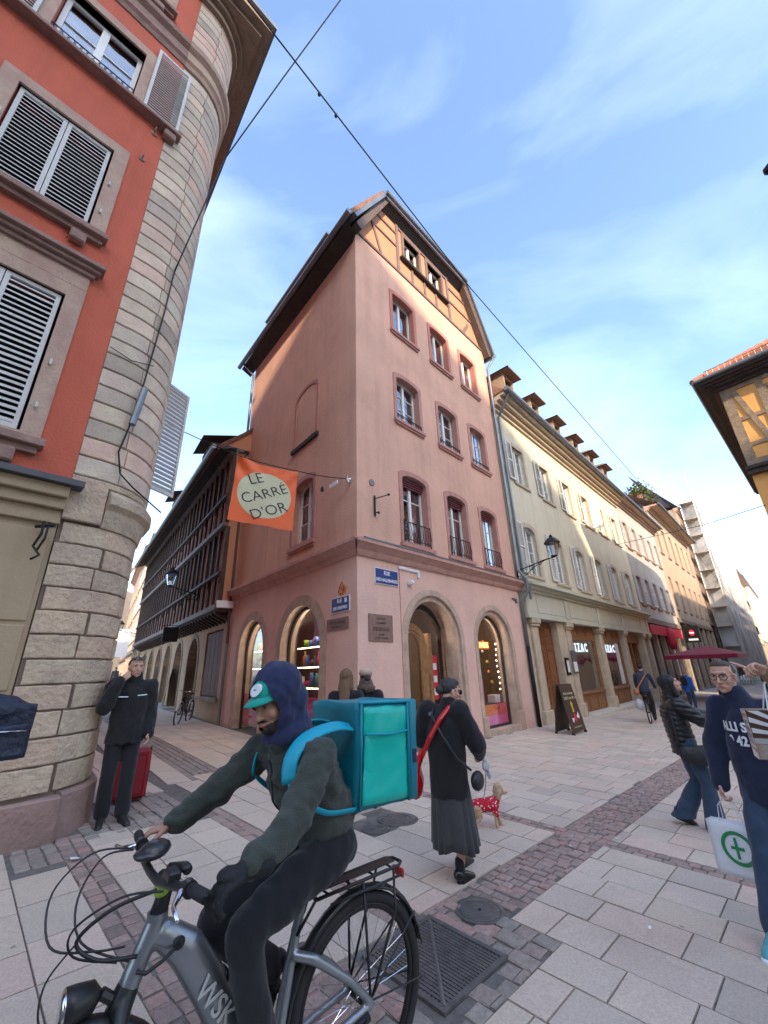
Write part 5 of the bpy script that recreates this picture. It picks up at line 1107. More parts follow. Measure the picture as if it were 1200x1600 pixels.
# ================================================================ PEOPLE
def ico(sub=2):
    b=bmesh.new(); bmesh.ops.create_icosphere(b,subdivisions=sub,radius=1); v=[tuple(x.co) for x in b.verts]; f=[tuple(q.index for q in x.verts) for x in b.faces]; b.free(); return v,f
ICV,ICF=ico(2)
class Blob:
    def __init__(s): s.b=MB()
    def ell(s,c,r,ax=None):
        """ellipsoid centre c, radii r along axes ax=(x,y,z vectors)"""
        c=Vector(c); r=(r,r,r) if isinstance(r,(int,float)) else r
        X,Y,Z=ax or (Vector((1,0,0)),Vector((0,1,0)),Vector((0,0,1)))
        s.b.add([tuple(c+X*(v[0]*r[0])+Y*(v[1]*r[1])+Z*(v[2]*r[2])) for v in ICV],ICF); return s
    def chain(s,pts,n=12,flat=None):
        """pts [(p,r)], flat=(dir,factor) squashes the section along dir"""
        P=[Vector(p) for p,_ in pts]; Rr=[r for _,r in pts]; start=len(s.b.v)
        for i in range(len(P)-1):
            a,b_=P[i],P[i+1]; t=(b_-a)
            if t.length<1e-6: continue
            s.b.tube([a,b_],[Rr[i],Rr[i+1]],n)
        for p,r in zip(P,Rr): s.b.add([tuple(p+Vector(v)*r) for v in ICV],ICF)
        if flat:
            d=Vector(flat[0]).normalized(); k=flat[1]
            # squash about the chain axis (nearest point on the polyline)
            for j in range(start,len(s.b.v)):
                q=Vector(s.b.v[j]); best=None
                for i in range(len(P)-1):
                    a,b_=P[i],P[i+1]; L=(b_-a).length_squared
                    if L<1e-9: continue
                    u=max(0,min(1,(q-a).dot(b_-a)/L)); c=a+(b_-a)*u; dd_=(q-c).length
                    if best is None or dd_<best[0]: best=(dd_,c)
                c=best[1]; off=(q-c).dot(d); s.b.v[j]=tuple(q-d*off*(1-k))
        return s
    def box(s,*a): s.b.box(*a); return s
    def raw(s,vs,fs): s.b.add(vs,fs); return s
    def mesh(s,name,m,vox=.012,sm=4,disp=None,cut=None):
        me=s.b.mesh(name,m,False); o=bpy.data.objects.new(name,me); COL.objects.link(o)
        r=o.modifiers.new('r','REMESH'); r.mode='VOXEL'; r.voxel_size=vox; r.use_smooth_shade=True
        if sm: q=o.modifiers.new('s','SMOOTH'); q.iterations=sm; q.factor=.5
        dg=bpy.context.evaluated_depsgraph_get(); m2=bpy.data.meshes.new_from_object(o.evaluated_get(dg)); bpy.data.objects.remove(o); bpy.data.meshes.remove(me)
        m2.name=name; m2.materials.clear(); m2.materials.append(m)
        if disp or cut:
            b=bmesh.new(); b.from_mesh(m2)
            if cut: bmesh.ops.delete(b,geom=[v for v in b.verts if cut(v.co)],context='VERTS')
            if disp:
                b.normal_update()
                for v in b.verts: v.co+=v.normal*disp(v.co)
            b.to_mesh(m2); b.free()
        m2.polygons.foreach_set('use_smooth',[True]*len(m2.polygons)); return m2
    def build(s,name,m,parent=None,**k):
        return link(name,s.mesh(name,m,**k),parent)
def folds(amp,sc=(14,14,5),off=0):
    def f(c):
        n=noise.noise(Vector((c.x*sc[0]+off,c.y*sc[1],c.z*sc[2]))); n2=noise.noise(Vector((c.x*sc[0]*2.3,c.y*sc[1]*2.3+off,c.z*sc[2]*2.3)))
        return amp*(n+.5*n2)
    return f
def cloth(name,col,rough=.9,var=.2,bump=.35,bs=220,**k): return M('cloth_'+name,col,rough,var=var,scale=8,bump=bump,bs=bs,sheen=.15,**k)
skin=M('skin',(.60,.34,.25),.55,var=.12,scale=12); skin2=M('skin_tan',(.46,.255,.17),.55,var=.15,scale=12)
eyew=M('eye_white',(.38,.35,.33),.3,var=0); eyed=M('eye_dark',(.03,.02,.015),.1,var=0); lipm=M('lip',(.36,.14,.12),.5,var=0)
hairs={k:M('hair_'+k,c,.6,var=.35,scale=60,bump=.6,bs=120) for k,c in dict(black=(.012,.011,.012),dark=(.035,.025,.02),brown=(.20,.11,.06),grey=(.10,.085,.07),blond=(.4,.25,.12),mid=(.085,.055,.038)).items()}
def basis(f,u=(0,0,1)):
    f=Vector(f).normalized(); u=Vector(u); r=f.cross(u).normalized(); u=r.cross(f).normalized(); return r,f,u   # right(x), forward(y), up(z)
def headprims(B,c,f,u,s=1.0,neckto=None,beard=False):
    """c centre of the skull, f face direction"""
    r,f,u=basis(f,u); ax=(r,f,u)
    L=lambda x,y,z: Vector(c)+r*(x*s)+f*(y*s)+u*(z*s)
    B.ell(L(0,-.015,.03),(.076*s,.094*s,.09*s),ax).ell(L(0,.025,-.02),(.066*s,.070*s,.088*s),ax).ell(L(0,.04,-.07),(.050*s,.052*s,.045*s),ax)
    B.ell(L(0,.068,-.095),(.024*s,.022*s,.02*s),ax)
    B.chain([(L(0,.088,.015),.009*s),(L(0,.105,-.018),.011*s),(L(0,.112,-.032),.0125*s)]); B.ell(L(0,.098,-.036),(.018*s,.014*s,.009*s),ax)
    B.chain([(L(-.045,.074,.028),.010*s),(L(-.018,.088,.03),.011*s),(L(.018,.088,.03),.011*s),(L(.045,.074,.028),.010*s)])
    B.ell(L(-.038,.062,-.03),(.022*s,.02*s,.024*s),ax).ell(L(.038,.062,-.03),(.022*s,.02*s,.024*s),ax)
    B.ell(L(0,.088,-.062),(.025*s,.013*s,.008*s),ax).ell(L(0,.086,-.072),(.021*s,.013*s,.008*s),ax)
    for k in(-1,1): B.ell(L(k*.078,-.005,-.012),(.009*s,.019*s,.032*s),(r,(f+u*.2).normalized(),u)); B.ell(L(k*.079,.0,-.034),(.007*s,.010*s,.012*s),ax)
    if neckto is not None: B.chain([(L(0,-.02,-.04),.057*s),(Vector(neckto),.062*s)],n=14)
    return L,ax
def facebits(par,L,ax,s,brow,lip=True,eyes=True,shut=False):
    if eyes:
        for k in(-1,1):
            e=Blob(); e.ell(L(k*.031,.077,.006),(.0130*s,.0085*s,.0058*s),ax); o=link('eye',mesh('eye',e.b.v,e.b.f,eyew,True),par)
            e=MB(); e.add([tuple(L(k*.031,.0855,.006)+ax[0]*(v[0]*.0055*s)+ax[1]*(v[1]*.002*s)+ax[2]*(v[2]*.0050*s)) for v in ICV],ICF); link('iris',mesh('iris',e.v,e.f,eyed,True),par)
            MB().tube([L(k*.014,.09,.0275),L(k*.03,.0925,.032),L(k*.048,.078,.0275)],[.0025*s,.0036*s,.0018*s],6).build('eyebrow',brow,par,smooth=True)
            MB().tube([L(k*.018,.086,.0135),L(k*.031,.0895,.0155),L(k*.045,.08,.011)],[.0012*s,.0017*s,.001*s],5).build('eyelid',brow,par)
    if lip: MB().tube([L(-.022,.090,-.0665),L(-.008,.1005,-.0655),L(.008,.1005,-.0655),L(.022,.090,-.0665)],[.0022*s,.0055*s,.0055*s,.0022*s],8).build('lips',lipm,par,smooth=True)
def hand(B,w,d,pn,s=1.0,curl=.4,side=1,spread=.12,point=False):
    """wrist w, direction d, palm normal pn (curl goes towards pn), side=+1 thumb to d x pn"""
    w=Vector(w); d=Vector(d).normalized(); pn=Vector(pn); pn=(pn-d*pn.dot(d)).normalized(); r=d.cross(pn)*side
    B.ell(w+d*.045*s,(.040*s,.05*s,.015*s),(r,d,pn)); B.chain([(w-d*.02*s,.024*s),(w+d*.02*s,.026*s)])
    for i,(o,l) in enumerate(((.030,.075),(.011,.083),(-.009,.077),(-.028,.060))):
        b=w+d*.078*s+r*o*s; dr=(d+r*o*spread*12).normalized(); a=0 if (point and i==0) else curl; p=b; pts=[(b-d*.03*s,.0095*s),(b,.009*s)]; ang=0
        for k,f in enumerate((.45,.32,.23)):
            ang+=a*(.8,1.2,.9)[k]; v=dr*math.cos(ang)+pn*math.sin(ang); p=p+v*l*f*s; pts.append((p,(.0085,.0078,.0068)[k]*s))
        B.chain(pts,n=8)
    b=w+d*.02*s+r*.03*s; v=(d*.6+r*.75+pn*.35).normalized(); p1=b+v*.035*s; v2=(d*.85+r*.3+pn*.5).normalized()
    B.chain([(w+d*.015*s+r*.012*s,.014*s),(b,.0125*s),(p1,.011*s),(p1+v2*.03*s,.0085*s)],n=8)
def join(name,ms,m):
    vs=[];fs=[]
    for x in ms:
        b=len(vs); vs+=[tuple(v.co) for v in x.vertices]; fs+=[tuple(i+b for i in p.vertices) for p in x.polygons]
    return mesh(name,vs,fs,m,True)
STD=dict(pel=(0,0,.95),wa=(0,.0,1.1),ch=(0,0,1.28),nk=(0,-.01,1.46),hd=(0,.02,1.62),sR=(.185,-.01,1.40),eR=(.225,-.03,1.13),wR=(.235,.05,.89),sL=(-.185,-.01,1.40),eL=(-.225,-.03,1.13),wL=(-.235,.05,.89),
 hR=(.09,0,.93),kR=(.10,.03,.51),aR=(.105,-.02,.09),hL=(-.09,0,.93),kL=(-.10,.03,.51),aL=(-.105,-.02,.09),tR=(.12,.15,.03),tL=(-.12,.15,.03))
class Person:
    def __init__(s,label,loc,yaw,ht=1.75,J={},world=None,group=None,face=(0,1,0),faceup=(0,0,1),fat=1.0):
        s.o=thing('person',label,'person',loc,0,group); s.k=ht/1.75; s.f=fat
        R=Matrix.Rotation(yaw,3,'Z'); s.R=R
        j=dict(STD); j.update(J); s.J={a:(R@Vector(v))*s.k for a,v in j.items()}
        if world:
            for a,v in world.items(): s.J[a]=Vector(v)-Vector(loc)
        s.face=R@Vector(face); s.fu=Vector(faceup) if faceup==(0,0,1) else R@Vector(faceup); s.fw=R@Vector((0,1,0)); s.rt=R@Vector((1,0,0))
    def body(s,m=skin,hands='RL',curl=.4,vh=.0045,vb=.016,brow=None,hs=1.0,handspec=None,bits=True,lip=True,eyes=True):
        J=s.J;k=s.k; ms=[]
        B=Blob(); L,ax=headprims(B,J['hd'],s.face,s.fu,k*hs,J['nk']); s.L=L; s.ax=ax; s.hs=k*hs; ms.append(B.mesh('h',m,vox=vh,sm=2))
        for q in 'RL':
            if q in hands:
                B=Blob(); w=J['w'+q]; d=(w-J['e'+q]).normalized(); spec=(handspec or {}).get(q,{})
                hand(B,w,spec.get('d',d),spec.get('pn',-s.rt if q=='R' else s.rt),k*spec.get('s',1),spec.get('curl',curl),spec.get('side',1 if q=='R' else -1),point=spec.get('point',False)); ms.append(B.mesh('x',m,vox=spec.get('v',.0045),sm=1))
        B=Blob(); F=s.f
        B.ell(J['pel'],(.12*k*F,.09*k*F,.12*k),(s.rt,s.fw,Vector((0,0,1)))).chain([(J['pel'],.1*k),(J['wa'],.09*k),(J['ch'],.10*k),(J['nk'],.06*k)])
        for q in 'RL':
            B.chain([(J['s'+q],.05*k),(J['e'+q],.036*k),(J['w'+q],.024*k)]).chain([(J['h'+q],.08*k),(J['k'+q],.05*k),(J['a'+q],.036*k),(J['t'+q],.03*k)]).chain([(J['s'+q],.05*k),(J['ch'],.08*k)])
        ms.append(B.mesh('b',m,vox=vb,sm=2))
        b=link('body',join('body',ms,m),s.o)
        if bits: facebits(b,L,ax,k*hs,brow or hairs['dark'],lip,eyes)
        s.bd=b; return s
    def top(s,m,name='jacket',r=(.155,.15,.165),depth=.72,arm=(.072,.062,.05),hem=None,vox=.012,disp=.006,sleeve=1.0,collar=.075,lower=0,sc=(14,14,9),shoulder=.075,neckup=.0,drop=True):
        J=s.J;k=s.k; B=Blob(); Z=Vector((0,0,1)); F=s.f
        hem=J['pel'].z/k-.05 if hem is None else hem
        hp=J['pel'].copy(); hp.z=hem*k; up_=(J['ch']-J['pel']).normalized()
        hp.z-=.10*k; low=J['pel'].z>hem*k+.02
        if low: pts=[(hp,r[0]*k*F*1.03),(J['pel'],r[0]*k*F*1.02),(J['wa'],r[1]*k*F),(J['ch'],r[2]*k)]
        else: pts=[(J['pel'],r[0]*k*F),(J['wa'],r[1]*k*F),(J['ch'],r[2]*k)]
        B.chain(pts,n=18,flat=(s.fw,depth))
        B.chain([(J['ch'],r[2]*k*.8),(J['nk'],collar*k)],n=16)
        for q in 'RL':
            e=J['e'+q]; w=e+(J['w'+q]-e)*sleeve
            B.chain([(J['s'+q],shoulder*k),(e,arm[1]*k),(w,arm[2]*k)],n=14).chain([(J['ch']*.5+J['nk']*.5,.085*k),(J['s'+q],shoulder*k*.95)],n=12)
        if collar: B.chain([(J['nk'],collar*k),(J['nk']+(J['hd']-J['nk'])*(.25+neckup),collar*k*.98)],n=16)
        d=folds(disp,sc,rnd.random()*50)
        zc=hem*k
        ct=(lambda c: c.z<hem*k+.008*math.sin(c.x*40+c.y*31) and math.hypot((c.x-hp.x),(c.y-hp.y))<r[0]*k*F*1.28 and not any((c-s.J['w'+q]).length<.085*k for q in 'RL')) if low and hem<1 else None
        return B.build(name,m,s.o,vox=vox,sm=4,disp=d,cut=ct)
    def legs(s,m,name='trousers',r=(.095,.07,.055),hip=.145,vox=.014,disp=.006,end=.92,flare=None,sc=(12,12,7)):
        J=s.J;k=s.k; B=Blob(); B.chain([(J['pel']+Vector((0,0,.05*k)),hip*.86*k*s.f),(J['pel'],hip*k*s.f)],n=16,flat=(s.fw,.78))
        for q in 'RL':
            a=J['k'+q]+(J['a'+q]-J['k'+q])*end
            if flare: a=a-Vector((0,0,.09*k))
            B.chain([(J['h'+q],r[0]*k),(J['k'+q],r[1]*k),(a,(flare or r[2])*k)],n=14)
        ct=(lambda c: any((c-J['a'+q]).length<.25*k and c.z<J['a'+q].z-.055*k for q in 'RL')) if flare else None
        return B.build(name,m,s.o,vox=vox,sm=4,disp=folds(disp,sc,rnd.random()*50),cut=ct)
    def shoes(s,m,which='RL',sole=None,sc=1.0,vox=.007):
        J=s.J;k=s.k*sc
        for q in which:
            a,t=J['a'+q],J['t'+q]; d=(t-a); d.z=0; d.normalize(); gd=(t-a).normalized(); B=Blob(); upv=d.cross(Vector((0,0,1))).cross(gd) if False else (Vector((0,0,1))-gd*gd.z).normalized() if abs(gd.z)<.95 else -d
            rr=gd.cross(upv).normalized()
            base=t-gd*.05
            B.chain([(a+gd*-.03*k,.042*k),(a,.040*k),(t-gd*.03*k,.036*k),(t+gd*.03*k,.026*k)],n=12)
            B.chain([(a-Vector((0,0,.04*k)),.038*k),(t-Vector((0,0,.0)),.036*k)],n=12)
            o=B.build('shoe',m,s.o,vox=vox,sm=3)
            if sole:
                S=Blob(); dn=-Vector((0,0,1)); S.chain([(a-Vector((0,0,.062*k))-d*.03*k,.036*k),(t+d*.035*k-Vector((0,0,.018*k)),.032*k)],n=12,flat=((0,0,1),.5)); S.build('sole',sole,o,vox=.006,sm=2)
    def hair(s,m,kind='short',vox=.006):
        L=s.L;ax=s.ax;k=s.hs; B=Blob()
        if kind=='short':
            B.ell(L(0,-.03,.045),(.083*k,.096*k,.088*k),ax).ell(L(0,.02,.085),(.066*k,.065*k,.045*k),ax)
            inv=lambda c:((c-L(0,0,0)).dot(ax[1])/k,(c-L(0,0,0)).dot(ax[2])/k)
            def cut(c): y,z=inv(c); return z<-.035 or (y>.055 and z<.055) or (y>.0 and z<.01+.0)
            o=B.build('hair',m,s.o,vox=vox,sm=2,disp=folds(.003,(60,60,60)),cut=cut)
        elif kind=='thin':
            B.ell(L(0,-.032,.035),(.081*k,.092*k,.085*k),ax).ell(L(0,.0,.08),(.064*k,.068*k,.040*k),ax)
            inv=lambda c:((c-L(0,0,0)).dot(ax[1])/k,(c-L(0,0,0)).dot(ax[2])/k)
            def cut(c): y,z=inv(c); return z<-.05 or (y>.045 and z<.075) or (y>-.01 and z<.02)
            o=B.build('hair',m,s.o,vox=vox,sm=2,disp=folds(.003,(60,60,60)),cut=cut)
        elif kind=='long':
            B.ell(L(0,-.03,.04),(.09*k,.105*k,.098*k),ax); p=L(0,-.06,-.05)
            B.chain([(L(0,-.06,.0),.085*k),(L(0,-.085,-.13),.085*k),(L(.0,-.10,-.27),.08*k),(L(0,-.10,-.40),.045*k)],n=16,flat=(ax[1],.65))
            B.chain([(L(.07,-.0,.03),.03*k),(L(.08,-.03,-.13),.035*k)]).chain([(L(-.07,-.0,.03),.03*k),(L(-.08,-.03,-.13),.035*k)])
            o=B.build('hair',m,s.o,vox=vox,sm=2,disp=folds(.009,(40,40,5)))
        elif kind=='bun':
            B.ell(L(0,-.028,.04),(.084*k,.100*k,.090*k),ax).ell(L(0,-.12,-.0),(.045*k,.045*k,.045*k),ax).ell(L(0,.02,.085),(.06*k,.065*k,.04*k),ax)
            inv=lambda c:((c-L(0,0,0)).dot(ax[1])/k,(c-L(0,0,0)).dot(ax[2])/k)
            def cut(c): y,z=inv(c); return (y>.06 and z<.05) or (y>.01 and z<-.0) 
            o=B.build('hair',m,s.o,vox=vox,sm=2,disp=folds(.003,(60,60,60)),cut=cut)
        return o
def glasses(p,m,lens=None,name='glasses',up=0.0):
    L=p.L;k=p.hs; b=MB()
    for q in(-1,1):
        c=L(q*.033,.100,.002+up); b.tube([c+p.ax[0]*(.025*k*math.cos(t))+p.ax[2]*(.021*k*math.sin(t)) for t in [i*math.pi/9 for i in range(18)]],.0028*k,6,closed=True)
        b.tube([L(q*.056,.098,.008+up),L(q*.078,.06,.008+up),L(q*.083,-.01,.005+up)],.002*k,5)
    b.tube([L(-.01,.102,.006+up),L(.01,.102,.006+up)],.002*k,5); g=b.build(name,m,p.o)
    if lens:
        for q in(-1,1):
            c=L(q*.033,.100,.002+up); e=MB(); n=18; e.add([tuple(c+p.ax[0]*(.024*k*math.cos(t*math.pi/9))+p.ax[2]*(.020*k*math.sin(t*math.pi/9))) for t in range(n)],[tuple(range(n))]); link('lens',mesh('lens',e.v,e.f,lens),g)
    return g
# ---------------------------------------------------------------- BICYCLE (big, foreground) and rider
hB=Vector((-.76,-.65,0)).normalized(); lB=Vector((.65,-.76,0)).normalized(); OB=Vector((-.17,2.385,0))
azB=math.atan2(hB.y,hB.x)   # local x forward, local y left
def BW(x,y,z): return OB+hB*x+lB*y+Vector((0,0,z))
BL=Matrix.Translation(OB)@Matrix((( hB.x,lB.x,0,0),(hB.y,lB.y,0,0),(0,0,1,0),(0,0,0,1)))
silver=M('frame_silver',(.30,.33,.36),.35,.75,var=.06); rubber=M('tyre_rubber',(.022,.022,.024),.75,var=.2,bump=.2,bs=200); blk=M('black_plastic',(.018,.018,.02),.4,var=.1); chrome=M('chrome',(.7,.7,.72),.15,1,var=0)
rim_m=M('rim_black',(.03,.03,.032),.35,.6,var=0)
def wheel(par,cx,cz=.35,y=0,r=.35,tw=.024,nsp=28,steer=0,spk=.0012,hubr=.03,refl=False):
    """returns tyre part with rim, spokes, hub"""
    P=lambda rr,a,dy=0: (cx+rr*math.cos(a)*math.cos(steer)-dy*math.sin(steer),y+dy*math.cos(steer)+rr*math.cos(a)*math.sin(steer),cz+rr*math.sin(a))
    N_=48; t=MB().tube([P(r-tw,2*math.pi*i/N_) for i in range(N_)],tw,10,closed=True).build('tyre',rubber,par,smooth=True); t.name='wheel'
    b=MB(); vs=[];fs=[]; pr=[(r-tw*1.7,-.013),(r-tw*2.6,-.011),(r-tw*2.9,0),(r-tw*2.6,.011),(r-tw*1.7,.013)]
    for i in range(N_):
        for rr,dy in pr: vs.append(P(rr,2*math.pi*i/N_,dy))
    m=len(pr); fs=[(i*m+j,i*m+(j+1)%m,((i+1)%N_)*m+(j+1)%m,((i+1)%N_)*m+j) for i in range(N_) for j in range(m)]
    MB().add(vs,fs).build('rim',rim_m,t,smooth=True)
    b=MB()
    for i in range(nsp):
        a=2*math.pi*i/nsp; s=1 if i%2 else -1; a2=a+(.9 if (i//2)%2 else -.9); b.tube([P(hubr,a2,.028*s),P(r-tw*2.6,a)],spk,4)
    b.build('spokes',chrome,t,kind='stuff')
    MB().tube([P(0,0,-.05),P(0,0,.05)],hubr*.75,12).build('hub',blk,t)
    return t
def fender(par,cx,cz,r,a0,a1,w=.03,m=None,name='mudguard'):
    n=18; vs=[]; 
    for i in range(n+1):
        a=a0+(a1-a0)*i/n
        for dy,dr in ((-w,-.016),(-w*.7,-.004),(0,.004),(w*.7,-.004),(w,-.016)): vs.append((cx+(r+dr)*math.cos(a),dy,cz+(r+dr)*math.sin(a)))
    fs=[(i*5+j,i*5+j+1,(i+1)*5+j+1,(i+1)*5+j) for i in range(n) for j in range(4)]
    o=MB().add(vs,fs).build(name,m or blk,par,smooth=True); md=o.modifiers.new('s','SOLIDIFY'); md.thickness=.003; return o
eb=thing('electric_bicycle','silver grey electric bicycle with black rear rack ridden past in the foreground','bicycle'); eb.matrix_world=BL
wheel(eb,0,refl=True); wf=wheel(eb,1.10,cz=.335,r=.34,steer=R_(6))
fender(eb,0,.35,.375,R_(-25),R_(170),m=M('mudguard_black',(.02,.022,.025),.25,var=0)); 
# frame
B=Blob(); B.chain([((.872,0,.88),.030),((.935,0,.72),.034)],n=16)
B.chain([((.885,0,.83),.036),((.84,0,.825),.045),((.76,0,.76),.058),((.66,0,.62),.062),((.55,0,.44),.064),((.45,0,.33),.07)],n=18,flat=((0,1,0),.72))
B.chain([((.45,0,.32),.06),((.40,0,.28),.07)],n=14,flat=((0,1,0),.8)); B.chain([((.40,0,.32),.03),((.335,0,.62),.021),((.30,0,.75),.019)],n=12)
for s in (-1,1): B.chain([((.335,s*.015,.60),.018),((.26,s*.05,.575),.02),((.10,s*.07,.46),.016),((.0,s*.07,.36),.016)],n=12).chain([((.40,s*.05,.30),.017),((.18,s*.07,.33),.015),((0,s*.07,.35),.017)],n=10)
fr=B.build('frame',silver,eb,vox=.006,sm=3)
text('WSK',.085,M('frame_lettering',(.55,.57,.58),.4,var=0),fr,(.655,.0485,.595),Matrix(((-.66,-.75,0,0),(0,0,1,0),(-.75,.66,0,0),(0,0,0,1))),ext=.0015,bold=.001)
MB().tube([(.80,.045,.80),(.85,.05,.775),(.90,.05,.76),(.925,.04,.77)],.006,8).build('cable_port',blk,fr,smooth=True); MB().lathe([(.02,.0),(.016,.006)],(.80,.040,.80),12,'y').build('port_ring',blk,fr)
MB().box(.60,.625,-.03,.03,.50,.66,.01).build('battery_lock',blk,eb)
B=Blob(); B.ell((.43,0,.30),(.10,.07,.085)); B.build('motor',blk,eb,vox=.008,sm=3)
MB().tube([(.43,-.09,.30),(.43,.09,.30)],.014,10).build('crank_axle',chrome,eb)
for s,a in ((1,R_(-62)),(-1,R_(118))):
    e=(.43+.17*math.cos(a),s*.1,.30+.17*math.sin(a)); c=MB().tube([(.43,s*.09,.30),e],[.013,.010],8).build('crank',blk,eb); MB().box(e[0]-.045,e[0]+.045,s*.105 if s>0 else -.2,s*.105+.095 if s>0 else -.105,e[2]-.012,e[2]+.012,.004).build('pedal',blk,c)
MB().lathe([(.09,-.012),(.1,0),(.09,.004)],(.43,-.085,.30),24,'y').build('chainring',blk,eb)
# fork, stem, handlebar
F=Blob(); F.chain([((.935,0,.72),.036),((.948,0,.69),.04)],n=14)
for s in(-1,1): F.chain([((.945,s*.02,.69),.03),((.955,s*.055,.66),.022),((1.0,s*.055,.55),.020),((1.095,s*.055,.34),.014)],n=10)
F.build('fork',M('fork_black',(.025,.027,.03),.4,.3,var=0),eb,vox=.006,sm=2); fender(eb,1.10,.335,.362,R_(20),R_(160),m=blk)
st=MB().tube([(.872,0,.88),(.862,0,.925),(.855,0,.965),(.885,0,.995)],[.030,.026,.028,.024],12).build('stem',blk,eb,smooth=True)
MB().lathe([(.034,0),(.034,.02)],(.872,0,.875),14).build('headset_ring',silver,st)
hbp=[(.845,.375,1.035),(.862,.26,1.03),(.885,.14,1.01),(.900,.05,.998),(.902,-.05,.998),(.905,-.14,1.01),(.895,-.26,1.03),(.885,-.375,1.035)]
hb=MB().tube(hbp,.0135,10).build('handlebar',M('bar_dark',(.05,.055,.06),.35,.6,var=0),eb,smooth=True)
for s in(-1,1):
    a=hbp[0] if s>0 else hbp[-1]; b_=hbp[1] if s>0 else hbp[-2]; MB().tube([a,tuple(Vector(a).lerp(Vector(b_),.95))],.018,10).build('grip',rubber,hb,smooth=True)
    q=Vector(b_); MB().tube([q+Vector((.0,0,0)),q+Vector((.03,s*.01,-.004)),q+Vector((.06,s*.06,-.012)),q+Vector((.065,s*.13,-.02))],[.014,.011,.007,.006],8).build('brake_lever',chrome if s>0 else chrome,hb,smooth=True)
    MB().lathe([(.022,-.018),(.024,.018)],tuple(q),12,'y').build('brake_clamp',blk,hb)
B=Blob(); B.ell((.885,-.085,1.055),(.055,.05,.030)).ell((.90,-.085,1.045),(.062,.056,.022)); B.build('display',M('display_black',(.03,.032,.036),.25,var=0),hb,vox=.005,sm=3); MB().box(.86,.90,.10,.17,1.02,1.05,.006).build('remote_control',blk,hb)
MB().tube([(.86,.03,1.02),(.83,.10,1.035),(.84,.16,1.045)],.016,8).build('phone_holder',blk,hb,smooth=True)
B=Blob(); B.ell((.875,.02,.965),(.03,.028,.028)); B.build('bell',M('lime_bell',(.35,.5,.05),.4,var=0),hb,vox=.006,sm=2)
def cab(pts,r=.0035,m=blk):
    P_=[Vector(p) for p in pts]; out=[]
    n=len(P_)
    for i in range(n-1):
        p0,p1,p2,p3=P_[max(i-1,0)],P_[i],P_[i+1],P_[min(i+2,n-1)]
        for t in [k/6 for k in range(6)]: out.append(.5*((2*p1)+(-p0+p2)*t+(2*p0-5*p1+4*p2-p3)*t*t+(-p0+3*p1-3*p2+p3)*t**3))
    out.append(P_[-1]); return MB().tube(out,r,6).build('cable',m,eb,smooth=True)
cab([(.93,-.24,1.03),(1.06,-.26,1.04),(1.17,-.20,.97),(1.16,-.1,.86),(1.05,-.02,.84),(.96,0,.83)])
cab([(.93,-.22,1.03),(1.03,-.22,1.03),(1.10,-.14,.95),(1.08,-.05,.86),(.95,.03,.80)])
cab([(.92,.2,1.02),(1.02,.12,1.01),(1.12,.02,.93),(1.1,-.03,.84),(.98,.01,.80)]); cab([(.92,.12,1.0),(1.03,.05,.96),(1.10,-.02,.88),(1.04,.02,.83),(.93,.04,.81)],.006)
cab([(1.10,-.03,.87),(1.16,-.03,.80),(1.16,-.01,.72),(1.11,0,.68)],.003)
lp=MB().lathe([(.012,-.05),(.038,-.03),(.045,.02),(.046,.045)],(1.06,0,.735),16,'x').build('headlight',blk,eb,smooth=True); MB().lathe([(.043,.04),(.043,.05),(.03,.056),(.002,.058)],(1.06,0,.735),16,'x').build('headlight_lens',chrome,lp,smooth=True)
MB().tube([(1.01,0,.735),(.965,0,.70)],.016,8).build('headlight_bracket',blk,lp)
# saddle, seat post, rack
sp_=MB().tube([(.30,0,.72),(.225,0,.90)],.0155,10).build('seat_post',blk,eb)
B=Blob(); B.chain([((.10,0,.925),.07),((.22,0,.925),.05),((.38,0,.92),.022)],n=14,flat=((0,0,1),.45)); B.build('saddle',blk,eb,vox=.008,sm=3)
rk=thing
b=MB(); zz=.765
for s in(-1,1): b.tube([(.26,s*.055,zz),(-.20,s*.055,zz),(-.235,s*.03,zz)],.0075,8); b.tube([(.02,s*.06,zz),(0,s*.075,.38)],.006,8); b.tube([(-.16,s*.06,zz),(-.14,s*.09,.62),(-.10,s*.09,.56),(-.01,s*.08,.38)],.006,8)
b.tube([(-.235,.03,zz),(-.235,-.03,zz)],.0075,8); b.tube([(.26,-.055,zz),(.26,.055,zz)],.0075,8)
for x in (-.16,-.05,.08,.2): b.tube([(x,-.055,zz),(x,.055,zz)],.005,6)
b.tube([(.26,.05,zz),(.33,.02,.66)],.0065,6); b.tube([(.26,-.05,zz),(.33,-.02,.66)],.0065,6)
for s in (-1,1): b.tube([(-.20,s*.075,.735),(-.03,s*.075,.735),(.20,s*.07,.735)],.006,8)
r_=b.build('rear_rack',blk,eb,smooth=True); MB().box(-.20,.20,-.025,.025,zz+.006,zz+.012,.002).build('rack_plate',blk,r_); MB().box(-.25,-.235,-.04,.04,.70,.735,.004).build('tail_light',colm['red'],r_)
b=MB(); 
for s in(-1,1): b.tube([(0,s*.07,.36),(-.30,s*.045,.56)],.004,6); b.tube([(0,s*.07,.36),(-.36,s*.03,.30)],.004,6)
b.build('mudguard_stay',blk,eb)
MB().tube([(.34,.06,.28),(.15,.085,.30),(.02,.085,.33)],.018,8).build('chain_guard',blk,eb,smooth=True)
b=MB(); b.tube([(.05,.10,.33),(-.02,.16,.02)],.009,8); b.build('kickstand',blk,eb)
